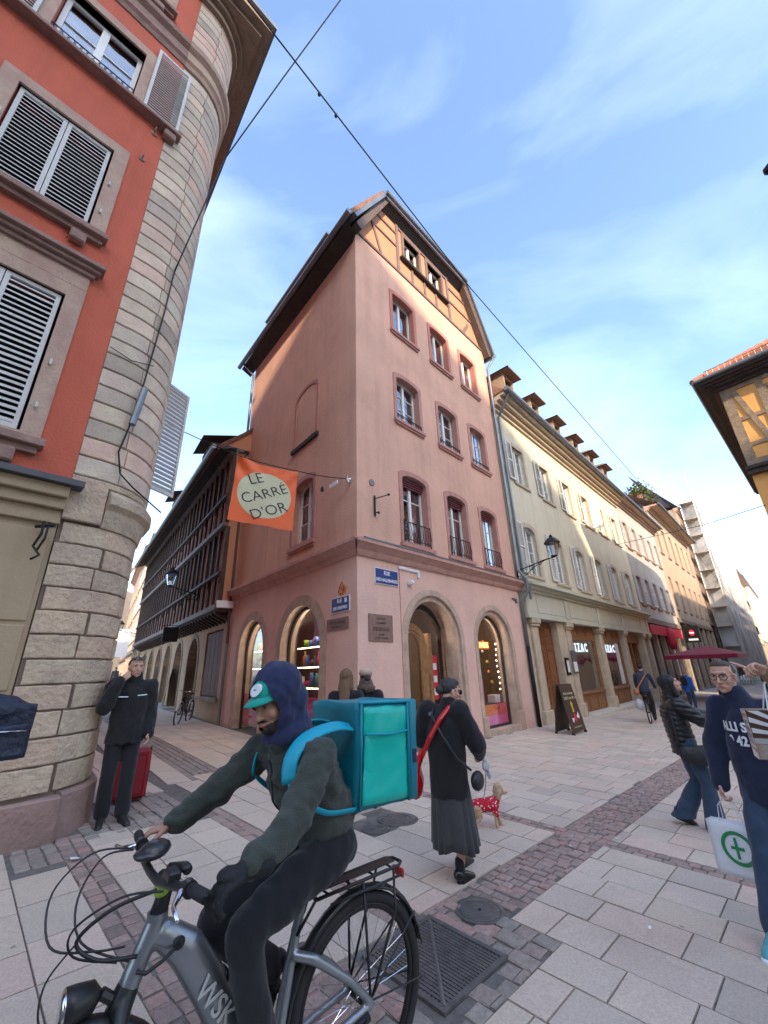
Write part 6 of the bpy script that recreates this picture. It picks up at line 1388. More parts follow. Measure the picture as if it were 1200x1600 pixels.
# ---- rider
def W(x,y,z): return tuple(BW(x,y,z))
rid=Person('delivery rider in dark green fleece, navy hood and turquoise cap on the silver bicycle',tuple(OB),0,1.72,world=dict(pel=W(.20,0,.99),wa=W(.22,0,1.07),ch=W(.335,-.0,1.24),nk=W(.42,0,1.365),hd=W(.485,0,1.535),
   sL=W(.335,.175,1.315),eL=W(.50,.27,1.135),wL=W(.715,.345,1.06),sR=W(.44,-.17,1.315),eR=W(.62,-.28,1.15),wR=W(.775,-.315,1.055),
   hL=W(.20,.09,.94),kL=W(.60,.11,.79),aL=W(.49,.12,.36),tL=W(.62,.12,.30),hR=W(.20,-.09,.94),kR=W(.625,-.09,.755),aR=W(.36,-.12,.52),tR=W(.47,-.12,.46)))
rid.fw=hB.copy(); rid.rt=-lB; rid.face=(hB*.86+lB*.30+Vector((0,0,-.34))).normalized(); rid.fu=Vector((0,0,1))+hB*.3
rid.body(skin2,hands='R',vh=.004,brow=hairs['black'],hs=1.0,handspec={'R':dict(curl=.75,pn=tuple(-Vector((0,0,1))+hB*.3),d=tuple(hB*.85+lB*-.25-Vector((0,0,.1))),side=1,v=.0035)})
fleece=cloth('fleece',(.050,.062,.050),.95,.35,bump=.7,bs=160); navy=cloth('navy',(.017,.024,.075),.95,.1); blkc=cloth('black',(.012,.012,.016),.95,.2); cyan=M('cyan_strap',(.0,.36,.50),.55,var=.12,bump=.15,bs=80); teal=M('bag_teal',(.0,.22,.29),.45,var=.12,scale=3,bump=.05,bs=200); aqua=M('bag_aqua',(.0,.52,.43),.32,var=.12,scale=3,bump=.05,bs=200)
rid.top(fleece,'fleece_jacket',r=(.16,.17,.178),depth=.82,arm=(.082,.066,.049),vox=.009,disp=.017,sleeve=.94,collar=.078,sc=(9,9,17),neckup=.22,shoulder=.078)
rid.legs(blkc,r=(.100,.072,.055),hip=.155,vox=.011,disp=.013,end=.95); rid.shoes(M('black_shoe',(.02,.02,.02),.5,var=.1))
# hood, cap, beard
L=rid.L; ax=rid.ax; k=rid.hs
B=Blob(); B.ell(L(0,-.045,.052),(.122*k,.130*k,.122*k),ax).ell(L(0,-.07,-.03),(.118*k,.112*k,.105*k),ax).chain([(L(0,-.05,-.06),.098*k),(L(0,-.06,-.16),.105*k)],n=16)
B.ell(L(0,.005,.035),(.112*k,.100*k,.100*k),ax).ell(L(0,.0,-.06),(.105*k,.09*k,.085*k),ax).ell(L(0,-.02,-.15),(.12*k,.11*k,.07*k),ax)
inv=lambda c:((c-L(0,0,0)).dot(ax[0])/k,(c-L(0,0,0)).dot(ax[1])/k,(c-L(0,0,0)).dot(ax[2])/k)
def cut(c):
    x,y,z=inv(c); return y>.03 and (x/.078)**2+((z-.005)/.115)**2<1 
B.build('hood',navy,rid.o,vox=.007,sm=5,disp=folds(.005,(16,16,5)),cut=cut)
capm=cloth('cap',(.0,.33,.26),.85,.1,bump=.2); B=Blob(); B.ell(L(0,.0,.055),(.086*k,.100*k,.075*k),ax); cp_=B.build('cap',capm,rid.o,vox=.006,sm=2,cut=lambda c: inv(c)[2]<.045)
vs=[];n=12
for i in range(n+1):
    a=math.pi*(i/n); x=.074*math.cos(a); yb=.068*math.sin(a)+.012; yf=yb+.075*math.sin(a)**.7; zb=.052; zf=.040-.012*abs(math.cos(a)); vs+=[tuple(L(x,yb,zb)),tuple(L(x*1.05,yf,zf))]
o=mesh('cap_brim',vs,[(2*i,2*i+2,2*i+3,2*i+1) for i in range(n)],capm,True); o=link('cap_brim',o,cp_); md=o.modifiers.new('s','SOLIDIFY'); md.thickness=.005
cs=lambda x,z:.1*math.sqrt(max(.02,1-(x/.086)**2-((z-.055)/.075)**2))
vs=[tuple(L(.034*math.cos(a),cs(.034*math.cos(a),.088+.022*math.sin(a)),.088+.022*math.sin(a))) for a in [i*math.pi/8 for i in range(16)]]
b=MB(); b.add([tuple(Vector(v)+ax[1]*.003) for v in vs]+[tuple(Vector(v)-ax[1]*.006) for v in vs],[tuple(range(16)),tuple(range(31,15,-1))]+[(i,(i+1)%16,(i+1)%16+16,i+16) for i in range(16)]); b.build('cap_patch',ewhite,cp_)
B=Blob(); B.ell(L(0,.045,-.082),(.056*k,.060*k,.045*k),ax); B.ell(L(0,.089,-.052),(.027*k,.012*k,.006*k),ax)
B.build('beard',M('beard',(.04,.026,.02),.9,var=.4,scale=80,bump=.5,bs=200),rid.bd,vox=.005,sm=1,cut=lambda c: (inv(c)[2]>-.062 and abs(inv(c)[0])<.05 and inv(c)[2]<-.056) or (inv(c)[2]>-.045) or (abs(inv(c)[0])<.02 and -.08<inv(c)[2]<-.06))
# glove on near hand
B=Blob(); w=rid.J['wL']; hand(B,w+hB*.0,hB*.8+lB*.12-Vector((0,0,.25)),(-Vector((0,0,1))-hB*.3),1.12,.75,-1); B.chain([(w-hB*.07,.036),(w+hB*.01,.031)]); B.ell(w+hB*.05,(.044,.044,.024)); gl=B.build('glove',M('glove_black',(.014,.014,.016),.8,var=.2,bump=.3,bs=100),rid.o,vox=.005,sm=1)
B=MB().tube([Vector(w)-hB*.06+Vector((0,0,.042)),Vector(w)-hB*.02+Vector((0,0,.044))],.012,8).build('watch',chrome,rid.o)
zp=[]
from mathutils.bvhtree import BVHTree
fj=[c for c in rid.o.children if c.name.startswith('fleece_jacket')][0]; bv=BVHTree.FromPolygons([v.co for v in fj.data.vertices],[tuple(q.vertices) for q in fj.data.polygons])
def onj(x,z,y=0,o=.003):
    p_=Vector(BW(.95,y,z))-OB; hit=bv.ray_cast(p_,(Vector(BW(.2,y*.9,z-.12))-OB-p_).normalized()); return (hit[0]+hit[1]*o) if hit[0] else None
zp=[q for q in [onj(0,1.375-.022*i) for i in range(15)] if q]
if len(zp)>3: MB().tube(zp,.004,6).build('front_zip',blk,rid.o)
for sy in (-1,1):
    sm_=[q for q in [onj(0,1.285-.004*i,sy*(.01+.014*i)) for i in range(9)] if q]
    if len(sm_)>3: MB().tube(sm_,.0025,5).build('yoke_seam',blk,rid.o)
# delivery box: worn on the rider's back, a thing of its own
bx=thing('delivery_box','big turquoise insulated delivery backpack worn by the rider, with a pale teal side pocket','backpack'); bx.matrix_world=BL@Matrix.Translation((-.235,-.29,1.05))@Matrix.Rotation(R_(-2),4,'Y')
DX,DY,DZ=.355,.43,.44
def crumple(o,n=10,amp=.006,sc=9):
    b=bmesh.new(); b.from_mesh(o.data); bmesh.ops.subdivide_edges(b,edges=b.edges,cuts=n,use_grid_fill=True); b.normal_update()
    for v in b.verts: q=v.co*sc; d=noise.noise(q)+.6*noise.noise(q*2.1)+.8*(.5-abs(noise.noise(q*.8+Vector((7,3,1))))); v.co+=v.normal*d*amp
    b.to_mesh(o.data); b.free(); o.data.polygons.foreach_set('use_smooth',[True]*len(o.data.polygons)); return o
o=MB().box(0,DX,0,DY,0,DZ).build('shell',teal,bx); o=crumple(o,12,.010,5)
o=MB().box(.045,DX-.03,DY,DY+.012,.02,DZ-.02).build('side_pocket',aqua,bx); crumple(o,14,.011,6)
MB().tube([(.05,DY+.022,DZ*.70),(DX*.5,DY+.03,DZ*.68),(DX-.035,DY+.022,DZ*.70)],.005,6).build('pocket_hem',cyan,bx,smooth=True)
o=MB().box(-.02,.035,-.01,DY+.025,-.0,DZ+.01,.01).build('lid_flap',teal,bx); crumple(o,2,.005,14)
for x in (.04,DX-.01): MB().tube([(x,DY+.015,.0),(x,DY+.02,DZ*.5),(x,DY+.015,DZ)],.007,6).build('piping',teal,bx,smooth=True)
MB().tube([(0,DY+.01,DZ+.005),(DX,DY+.01,DZ+.005)],.008,6).build('piping',cyan,bx,smooth=True)
MB().box(-.005,.02,DY+.026,DY+.032,.16,.22).build('label_tab',navy,bx)
# straps follow the shoulders
def strap(pts,w,t,m,name,par):
    P_=[Vector(p) for p in pts]; vs=[];n=len(P_); 
    for i,(p) in enumerate(P_):
        tg=(P_[min(i+1,n-1)]-P_[max(i-1,0)]).normalized(); c=CEN; nr=(p-c); nr=(nr-tg*nr.dot(tg)).normalized(); sd=tg.cross(nr)
        for a,b_ in ((-w,-t*.2),(-w*.75,t),(w*.75,t),(w,-t*.2),(w*.8,-t),(-w*.8,-t)): vs.append(tuple(p+sd*a+nr*b_))
    fs=[(i*6+j,i*6+(j+1)%6,(i+1)*6+(j+1)%6,(i+1)*6+j) for i in range(n-1) for j in range(6)]+[tuple(range(6)),tuple(range(n*6-1,n*6-7,-1))]
    return MB().add(vs,fs).build(name,m,par,smooth=True)
CEN=Vector(BW(.33,0,1.2)); iv=bx.matrix_world.inverted()
for s,x0 in ((1,0),(-1,.06)):
    pts=[BW(.12,s*.10,1.40),BW(.20,s*.11,1.415),BW(.30+x0*.5,s*.115,1.405),BW(.395+x0*.5,s*.125,1.375),BW(.455+x0*.4,s*.135,1.31),BW(.462+x0*.3,s*.15,1.23),BW(.42,s*.17,1.17),BW(.30,s*.178,1.10),BW(.12,s*.14,1.07)]
    out=[]
    for i in range(len(pts)-1):
        p0,p1,p2,p3=pts[max(i-1,0)],pts[i],pts[i+1],pts[min(i+2,len(pts)-1)]
        for t in (0,.25,.5,.75): out.append(.5*((2*p1)+(-p0+p2)*t+(2*p0-5*p1+4*p2-p3)*t*t+(-p0+3*p1-3*p2+p3)*t**3))
    out.append(pts[-1]); o=strap([iv@Vector(p) for p in out[:21]],.030,.010,cyan,'shoulder_strap',bx) if False else None
    CEN2=CEN; o=strap(out[:21],.034,.006,cyan,'shoulder_strap',None); o.parent=bx; o.matrix_basis=iv
    o=strap(out[20:],.012,.004,cyan,'lower_strap',None); o.parent=bx; o.matrix_basis=iv
# ================================================================ OTHER PEOPLE
jean=cloth('denim',(.035,.065,.12),.9,.35); blackj=cloth('black_coat',(.010,.010,.012),.9,.3,bump=.3); greysk=cloth('grey_wool',(.06,.062,.065),.95,.25); leather=M('red_patent',(.55,.01,.015),.18,var=.08); khaki=cloth('khaki',(.26,.15,.08)); bluej=cloth('blue_jacket',(.03,.13,.55)); brownc=cloth('brown',(.12,.08,.06)); shoek=M('black_shoe',(.02,.02,.02))
def yawto(dx,dy): return math.atan2(dy,dx)-math.pi/2
# ---- man standing at the left with a red suitcase
b_=gnd(170,1290); p=Person('man in a black work jacket beside the stone corner, one hand raised to his neck',tuple(b_),yawto(.58,-.81),1.80,J=dict(eR=(.27,.10,1.20),wR=(.17,.14,1.47),sR=(.19,0,1.42),hd=(.01,.03,1.63),aR=(.09,-.02,.09),aL=(-.10,.04,.09),tR=(.11,.15,.03),tL=(-.15,.19,.03),kR=(.10,.04,.51),kL=(-.09,.04,.51)),face=(-.22,.95,-.02))
p.body(skin,brow=hairs['grey'],vh=.005,handspec={'R':dict(d=tuple(p.R@Vector((-.75,.1,.65))),pn=tuple(p.R@Vector((0,-1,.2))),curl=.35,side=1,v=.006),'L':dict(curl=.5)})
p.hair(hairs['grey'],'thin'); p.top(blackj,'work_jacket',r=(.19,.19,.195),hem=.80,depth=.78,arm=(.09,.085,.066),disp=.014,collar=.095,neckup=.12,shoulder=.10,vox=.013); p.legs(blkc,r=(.10,.078,.075)); p.shoes(shoek)
L=p.L; glasses(p,blk,name='sunglasses',lens=M('mirror_lens',(.3,.32,.35),.05,.9,var=0),up=.098)
J=p.J; rt,fw=p.rt,p.fw
for s,x0,x1,z in((1,.05,.15,1.30),(-1,.05,.15,1.31)): MB().tube([J['ch']+rt*(s*x0)+fw*.165+Vector((0,0,z*p.k-J['ch'].z)),J['ch']+rt*(s*x1)+fw*.14+Vector((0,0,z*p.k-J['ch'].z+.005))],.006,5).build('reflective_piping',ewhite,p.o)
e=J['eR']; MB().tube([e+(J['wR']-e)*.12+fw*.06+rt*.03-Vector((0,0,.03)),e+fw*.073,e+(J['sR']-e)*.15+fw*.07-rt*.04],.005,5).build('reflective_piping',ewhite,p.o)
sc_=thing('suitcase','dark red wheeled suitcase standing behind the man in black','suitcase',tuple(gnd(178,1262)+Vector((.0,.12,0))),yawto(.58,-.81))
redc=M('case_red',(.30,.008,.02),.55,var=.2,scale=6,bump=.2,bs=60)
MB().box(-.27,.27,-.13,.13,.05,.64,.04).build('shell',redc,sc_); MB().box(-.22,.22,.13,.155,.1,.56,.02).build('front_pocket',redc,sc_); MB().tube([(-.27,.0,.05),(-.278,0,.35),(-.27,0,.64)],.012,6).build('zip',blk,sc_)
MB().tube([(-.1,-.1,.64),(-.1,-.1,.98),(.1,-.1,.98),(.1,-.1,.64)],.010,8).build('handle',chrome,sc_)
for x in(-.2,.2): MB().lathe([(.035,-.015),(.035,.015)],(x,-.08,.035),12,'x').build('wheel',rubber,sc_)
# ---- woman with red bag
b_=gnd(713,1382); p=Person('woman with tied grey hair, black coat and grey pleated skirt walking a small dog',tuple(b_),yawto(.55,.80),1.63,J=dict(nk=(0.03,.02,1.40),hd=(.06,.07,1.565),ch=(0.01,.0,1.24),eR=(.30,.06,1.10),wR=(.23,.25,.98),eL=(-.28,.0,1.12),wL=(-.12,.2,1.02),aR=(.06,-.02,.085),aL=(-.06,.28,.09),tR=(.085,.15,.02),tL=(-.05,.42,.03)),face=(.62,.75,-.15))
p.body(skin,brow=hairs['dark'],vh=.005,curl=.7); p.hair(M('hair_silver',(.045,.043,.042),.6,var=.4,scale=60,bump=.6,bs=120),'bun')
p.top(blackj,'coat',r=(.185,.195,.185),hem=.66,depth=.80,arm=(.10,.09,.06),disp=.009,collar=.085,neckup=.1,shoulder=.095,vox=.012,sc=(9,9,6))
# skirt with pleats
vs=[];fs=[];n=72;m=8;Jp=p.J['pel']
for j in range(m+1):
    t=j/m; z=.90-.66*t; r=.145+.055*t**.8
    for i in range(n):
        a=2*math.pi*i/n; fo=1+.085*t*math.cos(a*13+1.3*math.sin(a*3)+.8*math.sin(a*5+2))+.02*math.sin(a*5+t*3); q=p.R@Vector((r*fo*math.cos(a)*.98,r*fo*math.sin(a)*.86+.05*t,z+.018*t*math.sin(a*4))); vs.append(tuple(q))
fs=[(j*n+i,j*n+(i+1)%n,(j+1)*n+(i+1)%n,(j+1)*n+i) for j in range(m) for i in range(n)]; o=link('pleated_skirt',mesh('pleated_skirt',vs,fs,greysk,True),p.o); md=o.modifiers.new('s','SOLIDIFY'); md.thickness=.006
B=Blob(); B.chain([(p.J['aR'],.040),(p.J['aR']+Vector((0,0,.09)),.042)]); B.build('sock',blkc,p.o,vox=.008)
p.shoes(M('patent_black',(.012,.012,.014),.18,var=0),sole=M('black_sole',(.02,.02,.022),.5),sc=1.12)
rt,fw=p.rt,p.fw; J=p.J
bg_=thing('red_bag','shiny red patent shoulder bag hanging at the left side of the woman in black','bag',tuple(b_)); O_=J['ch']
def strapc(pts,r,m,name,par,flat=.35):
    B=Blob(); B.chain([(Vector(q),r) for q in pts],n=10,flat=(fw,flat)); return B.build(name,m,par,vox=.006,sm=2)
pt=lambda x,y,z: rt*x+fw*y+Vector((0,0,z))*p.k
strapc([pt(.10,.05,1.43),pt(.08,-.05,1.42),pt(.03,-.155,1.32),pt(-.06,-.185,1.17),pt(-.17,-.15,1.0)],.024,leather,'shoulder_strap',bg_)
B=Blob(); B.chain([(pt(-.18,-.15,1.02),.035),(pt(-.26,-.13,.88),.085),(pt(-.28,-.10,.75),.125)],n=16,flat=(rt+fw*.2,.55)); B.build('bag_body',leather,bg_,vox=.01,sm=4,disp=folds(.010,(14,14,8)),)
B=MB(); B.tube([pt(-.10,-.02,1.42),pt(-.05,-.145,1.36),pt(.05,-.165,1.2),pt(.17,-.13,1.0),pt(.24,-.03,.90)],.010,6); o=B.build('handbag_strap',M('dark_leather',(.03,.03,.035),.4,var=.1),None,smooth=True)
hb_=thing('handbag','small dark crossbody bag at the right hip of the woman in the skirt','bag',tuple(b_)); o.parent=hb_; MB().lathe([(.018,-.006),(.018,.006)],tuple(pt(-.07,-.13,1.37)),8,'y').build('strap_buckle',chrome,hb_)
B=Blob(); B.ell(pt(.25,.06,.80),(.05,.10,.08),(rt,fw,Vector((0,0,1)))); B.build('bag_body',blk,hb_,vox=.01,sm=3)
B=Blob(); q=pt(.29,.18,.90); B.ell(q,(.035,.035,.05)).ell(q+Vector((.02,0,-.05)),(.02,.02,.05)); o=B.build('plastic_bag',M('thin_plastic',(.6,.6,.62),.3,var=.1),None,vox=.008,sm=2,disp=folds(.012,(25,25,20))); o.location=b_; tag(o,'small crumpled white plastic bag in the right hand of the woman with the dog','bag')
glasses(p,blk,name='sunglasses',lens=M('black_lens',(.01,.01,.01),.08,var=0)); e=p.L(.079,.0,-.055); MB().tube([e+p.ax[1]*.012*math.cos(t)+p.ax[2]*.012*math.sin(t) for t in [i*math.pi/6 for i in range(12)]],.003,5,closed=True).build('earring',M('gold',(.8,.5,.15),.2,1,var=0),p.o)
# ---- dog
b_=gnd(764,1298); dg_=thing('dog','small apricot poodle in a red dotted jumper looking to the right','dog',tuple(b_),R_(8))
fur=M('apricot_fur',(.66,.46,.30),.95,var=.3,scale=50,bump=1,bs=90)
B=Blob(); X=Vector
B.chain([((-.13,0,.235),.058),((0,0,.235),.062),((.085,0,.245),.06)],n=14)          # trunk
B.chain([((.09,0,.26),.045),((.135,0,.33),.04)]); B.ell((.155,0,.365),(.058,.054,.056)).ell((.15,0,.40),(.050,.050,.044)).chain([((.18,0,.355),.032),((.225,0,.343),.022)])
for s in(-1,1): B.ell((.135,s*.055,.338),(.030,.020,.052))
for s,x in((1,.09),(-1,.075)): B.chain([((x,s*.035,.22),.033),((x+.035*(s>0)+.01,s*.036,.12),.019),((x+.06*(s>0)+.012,s*.036,.03),.017),((x+.06*(s>0)+.035,s*.036,.016),.018)],n=10)
for s,x in((1,-.13),(-1,-.12)): B.chain([((x,s*.035,.22),.045),((x+.025,s*.038,.14),.028),((x-.025,s*.038,.085),.016),((x-.012,s*.038,.025),.016),((x+.012,s*.038,.014),.018)],n=10)
B.chain([((-.17,0,.26),.02),((-.20,0,.32),.014),((-.205,0,.36),.028)])
B.build('body',fur,dg_,vox=.007,sm=2,disp=folds(.007,(70,70,70)))
B=Blob(); B.chain([((-.12,0,.238),.066),((0,0,.238),.071),((.085,0,.25),.069),((.115,0,.29),.05)],n=16)
for s,x in((1,.09),(-1,.075)): B.chain([((x,s*.035,.22),.042),((x+.02,s*.036,.15),.030)])
dm=bpy.data.materials.new('dotted_red'); dm.use_nodes=True; t=dm.node_tree; n_=t.nodes; vo=n_.new('ShaderNodeTexVoronoi'); vo.inputs['Scale'].default_value=38; g_=n_.new('ShaderNodeNewGeometry'); t.links.new(g_.outputs['Position'],vo.inputs[0]); rp=n_.new('ShaderNodeValToRGB'); rp.color_ramp.interpolation='CONSTANT'; rp.color_ramp.elements[0].color=(.85,.8,.78,1); rp.color_ramp.elements[1].color=(.50,.01,.03,1); rp.color_ramp.elements[1].position=.26; t.links.new(vo.outputs['Distance'],rp.inputs[0]); t.links.new(rp.outputs[0],n_['Principled BSDF'].inputs[0]); n_['Principled BSDF'].inputs['Roughness'].default_value=.9
B.build('jumper',dm,dg_,vox=.007,sm=3)
for s in(-1,1): link('eye',mesh('eye',[(v[0]*.006+.197,v[1]*.006+s*.028,v[2]*.006+.372) for v in ICV],ICF,eyed,True),dg_)
link('nose',mesh('nose',[(v[0]*.009+.252,v[1]*.009,v[2]*.008+.342) for v in ICV],ICF,eyed,True),dg_)
h0=Vector(dg_.location)+Vector((-.02,0,.31)); h1=Vector(gnd(713,1382))+pt(.26,.27,.93); MB().tube([h0,h0.lerp(h1,.5)-Vector((0,0,.05)),h1],.004,5).build('lead',blk,None).name='dog_lead'
tag(bpy.data.objects['dog_lead'],'thin dark lead between the woman in the skirt and the small poodle','dog lead')
# ---- woman in black puffer and flared jeans (right)
b_=gnd(1107,1300); p=Person('woman with long black hair in a short black puffer jacket and flared jeans',tuple(b_),yawto(.93,-.30),1.63,J=dict(pel=(0,-.02,.93),wa=(0,-.04,1.07),ch=(0,-.05,1.26),nk=(0,-.05,1.42),hd=(0,.0,1.60),sR=(.17,-.03,1.37),sL=(-.17,-.03,1.37),eL=(-.20,.22,1.24),wL=(-.12,.46,1.17),eR=(.20,.16,1.20),wR=(.12,.38,1.14),kR=(.10,.10,.50),aR=(.09,.07,.10),tR=(.10,.23,.03),kL=(-.08,.05,.50),aL=(-.09,-.22,.16),tL=(-.09,-.10,.04)),face=(.0,.93,.32),faceup=(0,-.32,.93))
p.body(skin,brow=hairs['black'],vh=.006,curl=.6); p.hair(hairs['black'],'long'); puff=M('puffer_black',(.010,.010,.012),.38,var=.2,scale=9)
o=p.top(puff,'puffer_jacket',r=(.165,.170,.175),hem=.80,depth=.82,arm=(.085,.078,.06),disp=.004,collar=.085,neckup=.05,shoulder=.09,vox=.011)
bm=bmesh.new(); bm.from_mesh(o.data); bm.normal_update()
for v in bm.verts: v.co+=v.normal*(.011*abs(math.sin((v.co.z+.15*(v.co.x*p.fw.x+v.co.y*p.fw.y))*58))-.004)
bm.to_mesh(o.data); bm.free()
p.legs(jean,'flared_jeans',r=(.098,.078,.078),flare=.115,hip=.15,end=1.0,disp=.008); p.shoes(shoek,sole=shoek)
hg=thing('shoulder_bag','black slouchy shoulder bag on the hip of the woman in the puffer jacket','bag',tuple(b_)); rt,fw=p.rt,p.fw; pt=lambda x,y,z: rt*x+fw*y+Vector((0,0,z))*p.k
B=Blob(); B.chain([(pt(.21,-.06,.83),.09),(pt(.22,.16,.81),.10)],n=14,flat=(rt,.5)).chain([(pt(.2,-.1,.90),.02),(pt(.2,.2,.91),.02)]); B.build('bag_body',M('black_nylon',(.02,.02,.022),.55,var=.3,scale=12,bump=.3,bs=50),hg,vox=.01,sm=3,disp=folds(.008)); MB().tube([pt(.215,-.13,.90),pt(.19,-.12,1.1),pt(.10,-.10,1.38),pt(-.03,.03,1.41)],.009,6).build('strap',blk,hg,smooth=True)
# ---- man in navy sweatshirt with glasses
b_=gnd(1292,1490); hx=Vector((2.52,3.32,1.545)); p=Person('man with round dark glasses in a navy sweatshirt with white letters',tuple(b_),yawto(-.75,-.66),1.74,J=dict(nk=(.05,.0,1.46),hd=(.09,.05,1.62),sR=(.19,-.01,1.41),eR=(.28,-.03,1.14),wR=(.30,.05,.88),eL=(-.31,-.06,1.14),wL=(-.25,.07,.93),kR=(.13,.16,.50),aR=(.17,.26,.12),tR=(.20,.42,.07),aL=(-.10,-.15,.10),tL=(-.10,0,.03)),face=(.10,.97,-.06),fat=1.12)
p.body(skin,brow=hairs['mid'],vh=.0042,curl=.9); p.hair(hairs['mid'],'thin'); glasses(p,M('tortoise',(.03,.012,.008),.2,var=0),lens=GLS)
navy2=cloth('navy_sweat',(.014,.022,.055),.95,.25); p.top(navy2,'sweatshirt',r=(.175,.18,.185),hem=.80,depth=.82,arm=(.085,.078,.058),disp=.010,collar=.082,neckup=.02,vox=.011,sc=(9,9,8)); p.legs(jean,'jeans',r=(.10,.08,.078),disp=.009); 
p.shoes(M('turquoise_trainer',(.12,.42,.45),.6,var=.2,scale=20),sole=ewhite,sc=1.1)
rt,fw=p.rt,p.fw; pt=lambda x,y,z: rt*x+fw*y+Vector((0,0,z))*p.k
RM=Matrix((( -rt.x,0,fw.x,0),(-rt.y,0,fw.y,0),(0,1,0,0),(0,0,0,1)))
for tx,zz in(('ALLI S',1.275),('19 42',1.185)):
    t_=text(tx,.085,ewhite,p.o,(0,0,0),Matrix.Identity(4),name='chest_letters',bold=.003,sx=.95,ext=.006); 
    me=t_.data
    for v in me.vertices:
        x=v.co.x*.95-.12; r0=.185; a=x/r0; v.co=(rt*(-r0*math.sin(a)*-1*-1)) + fw*(.150*math.cos(a)-.003+v.co.z) + Vector((0,0,zz*p.k+v.co.y)) if False else rt*(r0*math.sin(-a))+fw*(.165*math.cos(a)+v.co.z*.6)+Vector((0,0,zz*p.k+v.co.y))
pb=thing('paper_bag','white paper carrier bag with a printed green ring, held by the man in navy','bag',(0,0,0)); hw=Vector(b_)+p.J['wR']; c_=gnd(1148,1338)+Vector((0,0,.25)); c_=Vector(b_)+p.J['wR']-Vector((0,0,.62)); pb.location=c_; pb.rotation_euler=(0,0,R_(-52)); pb.scale=(.85,.85,.88); pb.location.z+=.06
wp=M('white_paper',(.72,.73,.75),.5,var=.06,bump=.1,bs=20); tr_=bpy.data.materials.new('frosted_plastic'); tr_.use_nodes=True; q=tr_.node_tree.nodes['Principled BSDF']; q.inputs['Base Color'].default_value=(.55,.57,.6,1); q.inputs['Roughness'].default_value=.3; q.inputs['Alpha'].default_value=.75
o=MB().box(-.17,.17,-.06,.06,0,.36).build('bag_body',wp,pb); crumple(o,8,.006,9)
gm=M('green_print',(.01,.22,.07),.5,var=0); b=MB(); n=28; vs=[]
for i in range(n): a=2*math.pi*i/n; vs+=[(.02+.115*math.cos(a),-.070,.20+.115*math.sin(a)),(.02+.09*math.cos(a),-.070,.20+.09*math.sin(a))]
b.add(vs,[(2*i,2*((i+1)%n),2*((i+1)%n)+1,2*i+1) for i in range(n)]).build('green_ring',gm,pb); MB().box(-.03,.06,-.071,-.069,.19,.21).box(.00,.02,-.0712,-.0692,.13,.27).build('green_mark',gm,pb)
for y in(-.05,.05): MB().tube([(-.07,y,.36),(-.06,y*.6,.47),(0,0,.55),(.06,y*.6,.47),(.07,y,.36)],.004,5).build('handle',wp,pb)
# ---- person pointing at the right edge, mostly out of frame
hp_=Vector((1.80,2.22,1.60)); b0=Vector((2.35,1.98,-.07))
p=Person('person at the right edge in a beige coat, arm raised and pointing',tuple(b0),yawto(-.6,.75),1.74,world=dict(wL=tuple(Vector((1.925,2.245,1.585))),eL=(2.13,2.16,1.38),sL=(2.26,2.12,1.42)))
dv=(Vector((1.74,2.27,1.675))-Vector((1.925,2.245,1.585))).normalized()
p.body(skin,hands='RL',vh=.006,handspec={'L':dict(d=tuple(dv),pn=(.25,-.35,-.9),curl=1.05,side=-1,point=True,v=.004,s=.98)}); p.hair(hairs['brown'],'short'); p.top(khaki,'coat',r=(.17,.17,.175),hem=.7,disp=.012,sleeve=.93,arm=(.085,.07,.055),sc=(16,16,16)); p.legs(blkc); p.shoes(shoek)
gb=thing('gift_bag','glossy brown shopping bag printed with pale rays, hanging at the right edge','bag',(1.845,2.28,1.20),R_(-28)); gb.scale=(.92,.92,.92)
gbm=M('gloss_brown',(.10,.045,.03),.15,var=.2,scale=8); gp_=M('gloss_pale',(.70,.68,.68),.12,var=.15,scale=9); MB().box(-.07,.28,-.05,.05,0,.235).build('bag_body',gbm,gb)
b=MB()
for i in range(9):
    a0=R_(96+i*10.5); a1=a0+R_(5); ox,oz=.20,.10
    def rr(a): 
        dx,dz=math.cos(a),math.sin(a); t=[(x-ox)/dx for x in(-.066,) if dx<-1e-6]+[(.232-oz)/dz if dz>1e-6 else 9]; return min(t)
    r0,r1=rr(a0),rr(a1); b.add([(ox+.02*math.cos(a0),-.052,oz+.02*math.sin(a0)),(ox+r0*math.cos(a0),-.052,oz+r0*math.sin(a0)),(ox+r1*math.cos(a1),-.052,oz+r1*math.sin(a1)),(ox+.02*math.cos(a1),-.052,oz+.02*math.sin(a1))],[(0,1,2,3)])
b.build('ray_print',gp_,gb); MB().box(-.069,.279,-.0525,-.0505,.075,.10).build('pale_band',M('band_grey',(.4,.38,.37),.3,var=0),gb); MB().box(-.069,.279,-.0522,-.0506,.003,.073).build('picture_print',M('print_mix',(.30,.16,.08),.3,col2=(.35,.30,.26),scale=45),gb)
b=MB()
for i in range(6): b.add([(-.0725,-.048,.03+i*.034),(-.0725,.048,.045+i*.03),(-.0725,.048,.06+i*.03),(-.0725,-.048,.048+i*.034)],[(0,1,2,3)])
MB().box(-.072,-.0702,-.049,.049,.002,.233).build('pale_side',gp_,gb); b.build('side_stripes',M('stripe_dark',(.08,.07,.08),.3,var=0),gb)
for y in(-.045,.045): MB().tube([(.03,y,.235),(.06,0,.36),(.09,-.0,.40),(.12,0,.36),(.15,y,.235)],.004,5).build('handle',ewhite,gb)
